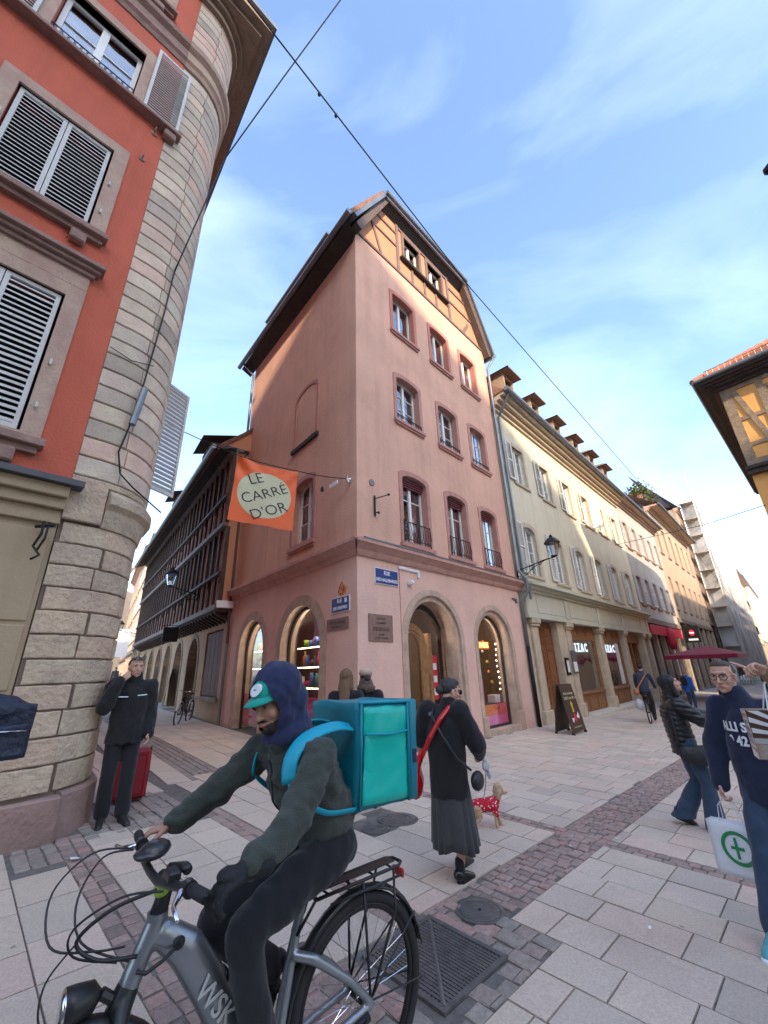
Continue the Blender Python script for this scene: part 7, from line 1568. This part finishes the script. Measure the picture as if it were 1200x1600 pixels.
# ---- two women beyond the delivery box
for (px,dpt,lb,hm,kd,cl,yw) in ((541,5.9,'woman with long wavy brown hair walking away beyond the delivery box',hairs['brown'],'long',blackj,(.2,.95)),(571,6.1,'woman with a beige cap and brown scarf beyond the delivery box',hairs['dark'],'bun',blackj,(-.25,.95))):
    d=hd(px,1050)*dpt; q=Person(lb,(d.x,d.y,gz(d.x)),yawto(*yw),1.66); q.body(skin,vh=.008,hands='',lip=False,eyes=False); q.hair(hm,kd,vox=.009); q.top(cl,'coat',disp=.008,vox=.018,hem=.75); q.legs(blkc,vox=.018); q.shoes(shoek,vox=.012)
    if kd=='bun':
        B=Blob(); B.ell(q.L(0,-.03,.075),(.10,.11,.065),q.ax); B.build('beret',cloth('beige_cap',(.55,.40,.30)),q.o,vox=.009); B=Blob(); B.ell(q.L(0,-.05,-.07),(.10,.10,.09),q.ax).ell(q.L(0,-.06,-.13),(.13,.12,.07),q.ax); B.build('scarf',brownc,q.o,vox=.011,disp=folds(.012,(30,30,20)))
# ---- farther figures
def small(px,base,lb,ht,yaw,top,leg,hairk,J={},hm='dark',fwd=None,hem=.8):
    b_=gnd(px,base); q=Person(lb,tuple(b_),yaw,ht,J=J); q.body(skin,vh=.012,vb=.025,hands='',lip=False,eyes=False); q.hair(hairs[hm],hairk,vox=.013); q.top(top,'jacket',disp=.008,vox=.022,hem=hem); q.legs(leg,vox=.022); q.shoes(shoek,vox=.014); return q
q=small(1086,1112,'woman in a bright blue jacket with a black rucksack near the maroon sunshade',1.62,yawto(.9,.4),bluej,jean,'short',hm='blond')
B=Blob(); B.ell(q.J['ch']-q.fw*.2,(.15,.11,.22),(q.rt,q.fw,Vector((0,0,1)))); o=B.build('rucksack',blkc,None,vox=.02); o.location=q.o.location; tag(o,'black rucksack on the back of the woman in the blue jacket','backpack')
small(175,1078,'man in a dark jacket walking away up the side street',1.78,yawto(-.5,.85),cloth('dark_jacket',(.05,.055,.065)),cloth('grey_trousers',(.10,.11,.13)),'short')
small(1205,1085,'person in dark clothes far down the right street near the right edge',1.7,yawto(.6,.7),blackj,blkc,'short')
small(1130,1095,'person in a dark coat by the cafe terrace behind the man with glasses',1.7,yawto(.3,-.7),blackj,jean,'short')
small(1060,1088,'person in a maroon top standing under the maroon sunshade',1.7,yawto(-.6,-.7),cloth('maroon_top',(.22,.03,.04)),blkc,'short')
# person with backpack at the left edge
b0=Vector((-1.98,1.62,.05)); q=Person('person at the left edge in a dark blue jacket, only a sliver visible',tuple(b0),yawto(-.9,-.4),1.80); q.body(skin,vh=.008,hands=''); q.hair(hairs['dark'],'short'); q.top(navy,'jacket',disp=.01,vox=.015,hem=.8); q.legs(blkc,vox=.018); q.shoes(shoek)
bp=thing('backpack','dark navy backpack poking into view at the left edge in front of the stone corner','backpack',(-1.635,1.84,1.47),R_(-35)); bp.scale=(.8,.8,.8); nyl=M('navy_nylon',(.012,.02,.045),.5,var=.3,scale=10,bump=.4,bs=30)
B=Blob(); B.box(-.13,.12,-.15,.15,-.13,.12); B.ell((0,0,.08),(.135,.155,.10)); B.build('bag_body',nyl,bp,vox=.010,sm=8,disp=folds(.005,(9,9,12)))
B=Blob(); B.box(.10,.165,-.125,.125,-.125,.03); B.build('front_pocket',nyl,bp,vox=.009,sm=6,disp=folds(.004,(14,14,14))); B=Blob(); B.box(-.09,.08,-.195,-.14,-.12,.02); B.build('side_pocket',nyl,bp,vox=.009,sm=6)
MB().tube([(.172,-.11,-.0),(.174,0,.006),(.172,.11,-.0)],.004,6).build('zip',chrome,bp,smooth=True); MB().tube([(.0,-.158,-.06),(.03,-.16,.06),(.0,-.13,.17),(-.05,-.06,.19)],.010,6).build('strap',blk,bp,smooth=True)
MB().tube([(-.12,.0,.13),(-.08,-.02,.19),(-.02,0,.17),(0,0,.12)],.012,8).build('carry_loop',blk,bp,smooth=True)
# ---------------------------------------------------------------- bicycles farther off
def citybike(name,label,loc,yaw,col,fenderm,basket=False):
    c=thing(name,label,'bicycle',loc,yaw); cm=M('bike_'+label[:6],col,.35,.3,var=0)
    wheel(c,0,tw=.02,nsp=20,spk=.002); wheel(c,1.07,tw=.02,nsp=20,spk=.002); fender(c,0,.35,.372,R_(10),R_(175),m=fenderm,w=.028); fender(c,1.07,.35,.372,R_(20),R_(170),m=fenderm,w=.028)
    b=MB(); b.tube([(.0,0,.35),(.42,0,.30)],.012,6); b.tube([(.42,0,.30),(.27,0,.82)],.015,8); b.tube([(.42,0,.30),(.88,0,.78)],.017,8); b.tube([(.33,0,.62),(.90,0,.86)],.014,8); b.tube([(.0,0,.35),(.30,0,.68)],.009,6); b.tube([(.90,0,.90),(.87,0,.98)],.014,8); b.tube([(.91,0,.78),(.96,.03,.6),(1.07,.04,.35)],.012,6); b.tube([(.91,0,.78),(.96,-.03,.6),(1.07,-.04,.35)],.012,6); b.tube([(.88,0,.76),(.90,0,.90)],.018,8); b.build('frame',cm,c,smooth=True)
    B=Blob(); B.chain([((.15,0,.90),.07),((.35,0,.89),.025)],flat=((0,0,1),.4)); B.build('saddle',blk,c,vox=.012); MB().tube([(.27,0,.82),(.24,0,.89)],.013,6).build('seat_post',chrome,c)
    MB().tube([(.70,.29,1.02),(.80,.26,1.03),(.88,.1,1.0),(.88,-.1,1.0),(.80,-.26,1.03),(.70,-.29,1.02)],.012,8).build('handlebar',chrome,c,smooth=True)
    b=MB(); 
    for s in(-1,1): b.tube([(.25,s*.05,.73),(-.2,s*.05,.73)],.006,6); b.tube([(-.12,s*.05,.73),(0,s*.06,.36)],.005,6)
    b.tube([(-.2,-.05,.73),(-.2,.05,.73)],.006,6); b.build('rack',blk,c); MB().lathe([(.02,-.03),(.03,0),(.028,.03)],(1.0,0,.78),10,'x').build('headlight',blk,c)
    if basket: MB().box(.95,1.2,-.15,.15,.82,1.02,.02).build('basket',blk,c)
    return c
q=gnd(325,1137); q2=gnd(305,1124); d_=(q2-q); cb=citybike('bicycle','dark city bicycle with white mudguards leaning outside the shuttered window in the side street',tuple(q),math.atan2(-.2,-.98)+R_(18),(.03,.03,.03),M('white_guard',(.7,.7,.68),.3,var=0)); cb.location=tuple(gnd(333,1132)); cb.rotation_euler[1]=0
cb.rotation_euler=(R_(-6),0,math.atan2(.80,-.60)+R_(150)); cb.location=Vector(T0+dT*1.9+nT*.55+Vector((0,0,.17)))
q=gnd(1018,1132); c2=citybike('bicycle','black bicycle ridden away by the cyclist in the navy coat',tuple(q),AZ2+R_(6),(.02,.02,.02),blk)
fw_=Vector((math.cos(AZ2+R_(6)),math.sin(AZ2+R_(6)),0)); lf=Vector((-fw_.y,fw_.x,0)); BB=lambda x,y,z: tuple(Vector(q)+fw_*x+lf*y+Vector((0,0,z)))
cy=Person('cyclist seen from behind in a navy coat with a tan shoulder strap',tuple(q),0,1.75,world=dict(pel=BB(.22,0,.98),wa=BB(.26,0,1.12),ch=BB(.36,0,1.34),nk=BB(.43,0,1.52),hd=BB(.47,0,1.67),sL=BB(.38,.19,1.46),sR=BB(.38,-.19,1.46),eL=BB(.52,.25,1.25),eR=BB(.52,-.25,1.25),wL=BB(.70,.27,1.06),wR=BB(.70,-.27,1.06),hL=BB(.22,.09,.95),hR=BB(.22,-.09,.95),kL=BB(.62,.1,.80),kR=BB(.60,-.1,.60),aL=BB(.45,.1,.45),aR=BB(.42,-.1,.18),tL=BB(.58,.1,.40),tR=BB(.55,-.1,.13)))
cy.fw=fw_; cy.rt=-lf; cy.face=fw_; cy.body(skin,hands='',vh=.012,vb=.025,lip=False,eyes=False); cy.hair(hairs['black'],'short',vox=.012); cy.top(cloth('navy_coat',(.03,.04,.075)),'coat',disp=.008,vox=.02); cy.legs(blkc,vox=.02); cy.shoes(shoek,vox=.014)
sb=thing('satchel','round tan bag on a long strap behind the cyclist in the navy coat','bag',tuple(q)); R0_=lambda x,y,z: fw_*x+lf*y+Vector((0,0,z))
B=Blob(); B.ell(R0_(.02,.22,.95),(.10,.10,.11)); B.build('bag_body',M('tan_bag',(.45,.17,.06),.7,var=.2),sb,vox=.015); MB().tube([R0_(.02,.2,1.03),R0_(.16,.0,1.30),R0_(.34,-.15,1.52)],.02,6).build('strap',M('tan_bag',(.45,.17,.06)),sb)
B=Blob(); B.ell(R0_(-.05,.18,.58),(.16,.10,.18)); o=B.build('pannier_bag',M('pale_bag',(.5,.5,.5),.6,var=.2),None,vox=.02,disp=folds(.02)); o.location=q; tag(o,'pale plastic bag hanging beside the rear wheel of the ridden bicycle','bag')
# ---------------------------------------------------------------- street things
def aboard(loc,yaw,w,h,m,name,label,lean=.22,feet=True):
    a=thing(name,label,'sandwich board',loc,yaw)
    for s in(-1,1):
        pts=[]; b=MB(); t=.02
        vs=[(-w/2,s*(lean+.0),.08),(w/2,s*lean,.08),(w/2*.92,s*.03,h),(-w/2*.92,s*.03,h)]; n_=Vector((0,s,.2)).normalized()*t
        b.add(vs+[(v[0]+n_.x,v[1]+n_.y,v[2]+n_.z) for v in vs],[(0,1,2,3),(4,7,6,5),(0,4,5,1),(1,5,6,2),(2,6,7,3),(3,7,4,0)]).build('board',m,a)
        if feet:
            for x in(-w/2+.05,w/2-.05): MB().lathe([(.045,-.015),(.045,.015)],(x,s*(lean+.01),.045),10,'x').build('wheel',rubber,a)
    return a
brn=M('board_brown',(.065,.035,.022),.6,var=.15)
q=gnd(893,1147); ab=aboard(tuple(q),AZ2-R_(0)+R_(0),.95,1.25,brn,'sandwich_board','brown sandwich board with a yellow arrow and a red wrapped sweet by the wooden door')
gold=M('print_gold',(.6,.42,.05),.6,var=0); cream2=M('print_cream',(.55,.50,.32),.6,var=0)
tlt=math.atan2(.19,1.17); fm=Matrix.Rotation(0,4,'Z')
def onboard(x,z): # on the -y face
    y=-(.22-(.19)*(z-.08)/1.17)-.026; return (x,y,z)
RB=Matrix.Rotation(-tlt,4,'X')@RX if False else Matrix.Rotation(R_(90)-tlt,4,'X')
text('Votre boutique',.105,cream2,ab,onboard(0,1.02),RB,ext=.002); text('LINDT dans 40 m',.105,cream2,ab,onboard(0,.90),RB,ext=.002); text('Rue des Orfevres 46 m',.055,cream2,ab,onboard(0,.20),RB,ext=.001)
def fl(pts,m,name): 
    return MB().add([onboard(x,z) for x,z in pts]+[tuple(Vector(onboard(x,z))+Vector((0,-.004,0))) for x,z in pts],[tuple(range(len(pts))),tuple(range(2*len(pts)-1,len(pts)-1,-1))]+[(i,(i+1)%len(pts),(i+1)%len(pts)+len(pts),i+len(pts)) for i in range(len(pts))]).build(name,m,ab)
fl([(-.05,.55),(.05,.55),(.05,.74),(.09,.74),(0,.83),(-.09,.74),(-.05,.74)],gold,'arrow_print')
fl([(.10*math.cos(a),.42+.10*math.sin(a)) for a in [i*math.pi/8 for i in range(16)]],colm['red'],'sweet_print'); fl([(.09,.43),(.26,.54),(.28,.42),(.22,.37)],ewhite,'wrapper_print'); fl([(-.09,.41),(-.26,.42),(-.22,.30),(-.16,.34)],ewhite,'wrapper_print')
q=gnd(262,1104); a2=aboard(tuple(q),AZT-R_(8),.85,1.65,blk,'poster_board','tall black framed poster stand with a yellow and lilac poster in the side street',lean=.25,feet=False)
pz=M('poster_mix',(.52,.45,.30),.5,col2=(.45,.36,.50),scale=2.2,det=1)
def onb2(x,z,o=0): return (x,-(.25-.22*(z-.08)/1.57)-.03-o,z)
MB().add([onb2(-.33,.2),onb2(.33,.2),onb2(.31,1.35),onb2(-.31,1.35)],[(0,1,2,3)]).build('poster_sheet',pz,a2); b=MB(); n=20; vs=[]
for i in range(n): a=2*math.pi*i/n; vs+=[onb2(.02+.25*math.cos(a),.58+.3*math.sin(a),.004),onb2(.02+.20*math.cos(a),.58+.25*math.sin(a),.004)]
b.add(vs,[(2*i,2*((i+1)%n),2*((i+1)%n)+1,2*i+1) for i in range(n)]).build('ring_print',gold,a2)
text('Joli Maison',.16,ewhite,a2,onb2(0,1.48,.006),Matrix.Rotation(R_(82),4,'X'),ext=.002)
q=gnd(209,1082); a3=aboard(tuple(q),AZT,.6,1.15,blk,'menu_board','small black menu board farther up the side street beside the walking man',lean=.2,feet=False); MB().add([(-.24,-.20,.25),(.24,-.20,.25),(.22,-.09,1.05),(-.22,-.09,1.05)],[(0,1,2,3)]).build('menu_sheet',M('chalk',(.25,.25,.25),.8,col2=(.08,.08,.08),scale=25),a3)
o=MB().box(-.5,.5,-.3,.3,0,.9,.05).build('menu_stand',M('salmon',(.6,.22,.16),.7),None); o.location=gnd(161,1078); tag(o,'salmon pink low stand far up the side street','stand')
# sunshade
u=thing('sunshade','large maroon square parasol over the cafe terrace','parasol',Rw(26,2.4,-.75),AZ2); mar=cloth('maroon',(.30,.02,.06))
for k,(x0) in enumerate((0,)):
    b=MB(-1); w_=3.4; b.add([(-w_,-1.6,2.62),(w_,-1.6,2.62),(w_,1.6,2.62),(-w_,1.6,2.62),(0,0,3.15)],[(0,1,4),(1,2,4),(2,3,4),(3,0,4)]).add([(-w_,1.6,2.62),(w_,1.6,2.62),(w_,1.62,2.42),(-w_,1.62,2.42),(-w_,-1.6,2.62),(-w_,-1.62,2.42),(w_,-1.6,2.62),(w_,-1.62,2.42)],[(0,1,2,3),(0,4,5,3),(4,6,7,5),(1,6,7,2)]).build('canopy',mar,u); MB().tube([(0,0,-.2),(0,0,3.1)],.05,8).build('pole',iron,u); MB().box(-.4,.4,-.4,.4,-.2,-.05,.02).build('base',iron,u)
    for x in(-w_,w_):
        for y in(-1.6,1.6): MB().tube([(0,0,2.5),(x*.98,y*.98,2.62)],.015,5).build('rib',iron,u)
o=MB(-1).box(0,1.0,.0,.06,0,0,0) if False else None
hs_=thing('hanging_sign','square black hanging shop sign with a red and white mark on the stone house','sign',Rw(34.2,0),AZ2); hs_.scale=(1,.75,.95); MB(-1).box(-.06,.06,.35,1.65,3.0,4.3,.03).build('sign_box',iron,hs_); MB(-1).tube([(0,0,4.1),(0,.4,4.1)],.03,6).build('arm',iron,hs_)
for s in(-1,1):
    b=MB(-1); b.lathe([(.24,s*.061),(.24,s*.075)],(0,1.0,3.75),16,'x'); b.build('red_mark',colm['red'],hs_); MB(-1).box(s*.062,s*.08,.6,1.4,3.15,3.3).build('white_mark',ewhite,hs_); MB(-1).box(s*.075,s*.085,.8,1.2,3.68,3.8).build('white_mark',ewhite,hs_)
# cafe chairs/tables hint and signboard behind the man
sg=thing('cafe_board','tall pale blue and red sign panel standing behind the man with glasses','sign',tuple(gnd(1140,1075)),AZ2+R_(-75)); MB().box(-.95,.95,-.04,.04,.6,2.05,.02).build('panel',M('pale_blue_panel',(.45,.58,.60),.5,var=.1),sg); MB().box(-.75,.7,-.05,-.041,1.7,1.8).build('red_stripe',M('dull_red',(.45,.12,.12),.6),sg); MB().box(.1,.7,-.05,-.041,1.15,1.4).build('red_patch',colm['red'],sg); 
for x in(-.8,.8): MB().tube([(x,0,0),(x,0,.62)],.03,6).build('leg',chrome,sg)
# street lamps on scroll brackets
def lantern(root_M,label,sg=-1,reach=1.35,z=4.7,flip=1):
    l=thing('street_lamp',label,'street lamp'); l.matrix_world=root_M
    b=MB(sg); b.tube([(0,0,z-.25),(0,0,z+.25)],.03,8); 
    b.tube([(0,0,z),(0,reach*.35,z+.08),(0,reach*.7,z+.18),(0,reach,z+.22)],.02,8)
    for (cy_,cz_,r,t) in ((.28,z-.06,.13,1),(.52,z+.02,.10,-1),(.85,z+.10,.07,1)):
        b.tube([(0,cy_*reach/1.35+r*(1-i/26)*math.cos(t*i*.42+1),cz_+r*(1-i/26)*math.sin(t*i*.42+1)) for i in range(22)],.010,5)
    b.tube([(0,0,z-.2),(0,.3,z-.2),(0,.62,z+.02),(0,reach*.75,z+.17)],.014,6); b.build('bracket',iron,l,smooth=True)
    zb=z+.27; cag=MB(sg)
    w0,w1,h=.09,.165,.42
    for sx,sy in((-1,-1),(1,-1),(1,1),(-1,1)): cag.tube([(sx*w0,reach+sy*w0,zb),(sx*w1,reach+sy*w1,zb+h)],.008,5)
    cag.lathe([(.04,zb-.06),(.14,zb)],(0,reach,0),4); cag.lathe([(.27,zb+h),(.25,zb+h+.03),(.12,zb+h+.17),(.06,zb+h+.19),(.06,zb+h+.24),(.02,zb+h+.30)],(0,reach,0),8); cag.build('lantern_frame',iron,l)
    g_=MB(sg)
    q4=[(-1,-1),(1,-1),(1,1),(-1,1)]
    for i in range(4):
        a,b2=q4[i],q4[(i+1)%4]; MB(sg).add([(a[0]*w0,reach+a[1]*w0,zb),(b2[0]*w0,reach+b2[1]*w0,zb),(b2[0]*w1,reach+b2[1]*w1,zb+h),(a[0]*w1,reach+a[1]*w1,zb+h)],[(0,1,2,3)]).build('glass_pane',GL,l)
    return l
lantern(Matrix.Translation(Rw(7.5,.02))@MR,'black wall lantern on a scrolled bracket at the edge of the corner house')
lantern(Matrix.Translation(T0+dT*2.6+nT*.62)@Matrix.Rotation(AZT,4,'Z'),'black wall lantern hanging in front of the half timbered galleries',sg=1,reach=1.0,z=4.55)
lantern(Matrix.Translation(T0+dT*24+nT*.1)@Matrix.Rotation(AZT,4,'Z'),'distant wall lantern far up the side street',sg=1,reach=1.2,z=4.8)
hs2=thing('hanging_sign','dark square shop sign hanging under the timbered jetty','sign'); hs2.matrix_world=Matrix.Translation(T0+dT*5.6)@Matrix.Rotation(AZT,4,'Z'); MB(1).box(-.03,.03,.55,1.15,3.0,3.6,.01).build('sign_box',iron,hs2); MB(1).tube([(0,.5,3.66),(0,1.2,3.66)],.015,6).build('arm',iron,hs2)
ws=thing('hanging_sign','pale upright sign panel far up the side street','sign'); ws.matrix_world=Matrix.Translation(T0+dT*27)@Matrix.Rotation(AZT,4,'Z'); MB(1).box(-.05,.05,.3,1.3,3.2,5.4,.02).build('sign_box',ewhite,ws)
# ---------------------------------------------------------------- banner and wires
ora=M('banner_orange',(.80,.14,.035),.6,var=.08,scale=3,bump=.1,bs=10); pale=M('banner_pale',(.55,.56,.38),.6,var=.05)
bn=thing('banner','orange square banner with a lettered pale disc hung across the side street','banner')
TL,TR,BR_,BL_=Vector((-3.20,7.97,6.16)),Vector((-1.95,8.37,5.93)),Vector((-1.99,8.33,4.50)),Vector((-3.27,7.93,4.66))
def bp_(u,v,o=0):
    p=TL.lerp(TR,u).lerp(BL_.lerp(BR_,u),v); n_=(TR-TL).cross(BL_-TL).normalized(); n_=-n_ if n_.y>0 else n_
    w_=.035*math.sin(u*9+v*3)*(.4+v*.3)+.05*math.exp(-((u)**2+v**2)*9)*math.sin((u-v)*14)+.03*math.exp(-((1-u)**2+v**2)*12)*math.sin((u+v)*20); 
    p=p+Vector((0,0,-.05*math.sin(math.pi*u)*(1-v))); return p+n_*(w_+o)
n=36; vs=[tuple(bp_(i/n,j/n)) for j in range(n+1) for i in range(n+1)]
o=link('cloth',mesh('cloth',vs,[(j*(n+1)+i,j*(n+1)+i+1,(j+1)*(n+1)+i+1,(j+1)*(n+1)+i) for j in range(n) for i in range(n)],ora,True),bn)
vs=[tuple(bp_(.5,.5,.004))]; fs=[]; R2=10; n2=48
for k in range(1,R2+1):
    for i in range(n2): a=2*math.pi*i/n2; vs.append(tuple(bp_(.5+.43*k/R2*math.cos(a),.51+.38*k/R2*math.sin(a),.004)))
for i in range(n2): fs.append((0,1+i,1+(i+1)%n2))
for k in range(R2-1):
    for i in range(n2): a=1+k*n2; fs.append((a+i,a+n2+i,a+n2+(i+1)%n2,a+(i+1)%n2))
link('disc',mesh('disc',vs,fs,pale,True),bn)
for tx,cx_,cy_,sz in(('LE',.33,.27,.34),('CARR\u00c9',.50,.49,.33),("D'OR",.60,.755,.34)):
    cu=bpy.data.curves.new('t','FONT'); cu.body=tx; cu.size=sz; cu.align_x='CENTER'; cu.align_y='CENTER'; cu.resolution_u=3; cu.offset=-.002; t_=bpy.data.objects.new('t',cu); COL.objects.link(t_); me=bpy.data.meshes.new_from_object(t_.evaluated_get(bpy.context.evaluated_depsgraph_get())); bpy.data.objects.remove(t_)
    ca,sa=math.cos(R_(27)),math.sin(R_(27))
    for v in me.vertices:
        x,y=v.co.x,v.co.y; X_=x*ca-y*sa; Y_=x*sa+y*ca; v.co=bp_(cx_+X_/1.3,cy_-Y_/1.47,.009)
    me.name='lettering'; me.materials.clear(); me.materials.append(M('print_dark',(.02,.02,.03),.6,var=0)); link('lettering',me,bn)
def wire(pts,r,label,name='wire',sag=0,kids_=()):
    P_=[Vector(q) for q in pts]; out=[]
    for i in range(len(P_)-1):
        for t in range(10): f=t/10; out.append(P_[i].lerp(P_[i+1],f)-Vector((0,0,sag*4*f*(1-f))))
    out.append(P_[-1]); w_=thing(name,label,'cable'); MB().tube(out,r,6).build('strand',iron,w_,smooth=True); return w_
wr=wire([(-5.03,7.42,6.95),tuple(TL+Vector((0,0,.03))),tuple(TR+Vector((0,0,.03))),tuple(Rw(0,0)*0+Lw(.24,.12,5.86))],.011,'thin cable holding the orange banner between the stone corner and the pink house',sag=.03)
b=MB(1); b.lathe([(.07,.0),(.06,.03),(.02,.05)],(.24,0,0),10,'y'); b.v=[(x,y,z+5.86) for x,y,z in b.v]; b.tube([(.24,.0,5.86),(.24,.14,5.86)],.02,6); b.tube([(.24,.1,5.78),(.24,.1,5.95)],.03,6); o=b.build('wall_anchor',chrome,None); o.matrix_world=Matrix.Translation(C0)@ML; tag(o,'silver wall anchor of the banner cable on the pink house','wall anchor')
o=MB().lathe([(.015,.12),(.035,.08),(.045,0)],tuple(Lw(.95,.35,5.74)),10).build('bell_weight',iron,None); tag(o,'small dark bell shaped fitting hanging from the banner cable','cable fitting')
o=MB().box(-.18,.18,-.01,.01,-.04,.05).build('cable_tag',ewhite,None); o.location=Lw(.6,.25,5.81); o.rotation_euler=(0,0,AZ1); tag(o,'white tag strip clipped on the banner cable near the anchor','cable tag')
a=atd(445,75,3.9); b2=atd(735,450,9.0); dirw=(b2-a); st_=a-dirw*.9; en=atd(1190,992,70); w1_=wire([tuple(st_),tuple(a),tuple(b2),tuple(atd(1000,755,27)),tuple(en)],.013,'long overhead cable running from above the red house down the right street')
for t,(px,py) in enumerate(((495,155),(525,185))):
    c=a.lerp(b2,(.12,.185)[t]); MB().lathe([(.012,.05),(.03,.02),(.028,-.04),(.008,-.06)],tuple(c+Vector((0,0,-.04))),8).build('clamp',iron,w1_)
e0=Vector(OO)+Vector((path(.62,.03)[0].x*d2.x+path(.62,.03)[0].y*(-nR.x)*1,path(.62,.03)[0].x*d2.y+path(.62,.03)[0].y*(-nR.y),8.15))
w2_=wire([tuple(atd(640,-150,4.2)),tuple(atd(532,0,4.4)),tuple(atd(445,118,5.0)),tuple(atd(350,250,5.9)),tuple(e0)],.013,'twisted overhead cable fixed to the striped stone corner'); 
tp=lambda t,z,o=.03: tuple(Vector(OO)+d2*path(t,o)[0].x-nR*path(t,o)[0].y+Vector((0,0,z)))
MB().tube([tp(.62,8.15),tp(.60,7.2),tp(.55,6.2),tp(.50,5.45,.05),tp(.45,4.9,.05),tp(.40,4.5,.04),tp(.47,4.2,.05),tp(.62,4.05,.12),tp(1.2,3.95,.2)],.012,6).build('strand',iron,w2_,smooth=True); MB().tube([tp(.46,4.95,.09),tp(.52,5.6,.09)],.045,8).build('cable_sleeve',zinc,w2_); MB().tube([tp(.02,6.05,.03),tp(.3,5.98,.03),tp(.6,6.1,.05)],.007,5).build('strand',iron,w2_)
wire([tuple(atd(1196,789,17.5)),tuple(atd(1100,820,20)),tuple(atd(960,852,25.5))],.012,'thin slack cable between the yellow house and the row of cream houses')
# street lamp at the far right edge, seedling plants on a far roof
o=MB().box(-.3,.3,-.1,.1,0,.12,.03).build('hanging_lamp',iron,None); o.location=atd(1238,262,6.5); tag(o,'tip of a hanging street lamp just entering the right edge of the sky','street lamp')
lf_=M('leaf',(.10,.14,.04),.8,var=.4,scale=5); 
for k,(s,z) in enumerate(((36.5,16.2),(38.5,16.0))):
    b=MB(); c=Rw(s,-.6,z)
    for i in range(420):
        v=Vector((rnd.gauss(0,.45),rnd.gauss(0,.45),abs(rnd.gauss(.3,.4)))); d_=Vector((rnd.uniform(-1,1),rnd.uniform(-1,1),rnd.uniform(-1,1))).normalized()*.13; e_=d_.cross(Vector((.3,.5,.8))).normalized()*.07; q=c+v; b.add([tuple(q-d_),tuple(q+e_),tuple(q+d_),tuple(q-e_)],[(0,1,2,3)])
    r_=thing('roof_plant',('nearer','farther')[k]+' leafy plant growing on the roof terrace of the stone house','plant'); link('foliage',mesh('foliage',b.v,b.f,lf_),r_); MB().lathe([(.3,0),(.35,.45)],tuple(c-Vector((0,0,.4))),12).build('pot',tilem,r_)
# litter
for i,(px,py,s) in enumerate(((115,1350,.05),(806,1221,.05),(965,1318,.02),(1018,1462,.015),(640,1434,.02),(760,1322,.015),(893,1330,.015))):
    q=gnd(px,py); a=rnd.random()*3; o=MB().add([(-s,-s*.4,.0),(s*.2,-s*.6,.004),(s,.1*s,.012),(.3*s,.5*s,.004),(-.8*s,.4*s,.01)],[(0,1,2,3,4)]).build('paper_scrap',ewhite,None); o.location=q+Vector((0,0,.038)); o.rotation_euler=(0,0,a); tag(o,['crumpled white paper scrap by the foot of the stone corner','white scrap on the slabs to the right of the dog','tiny white scrap at the edge of the sett band','tiny scrap in a joint near the turquoise shoe','tiny pale scrap by the round cover','tiny pale scrap between the dog and the sett band','tiny pale scrap far along the sett band'][i],'litter')
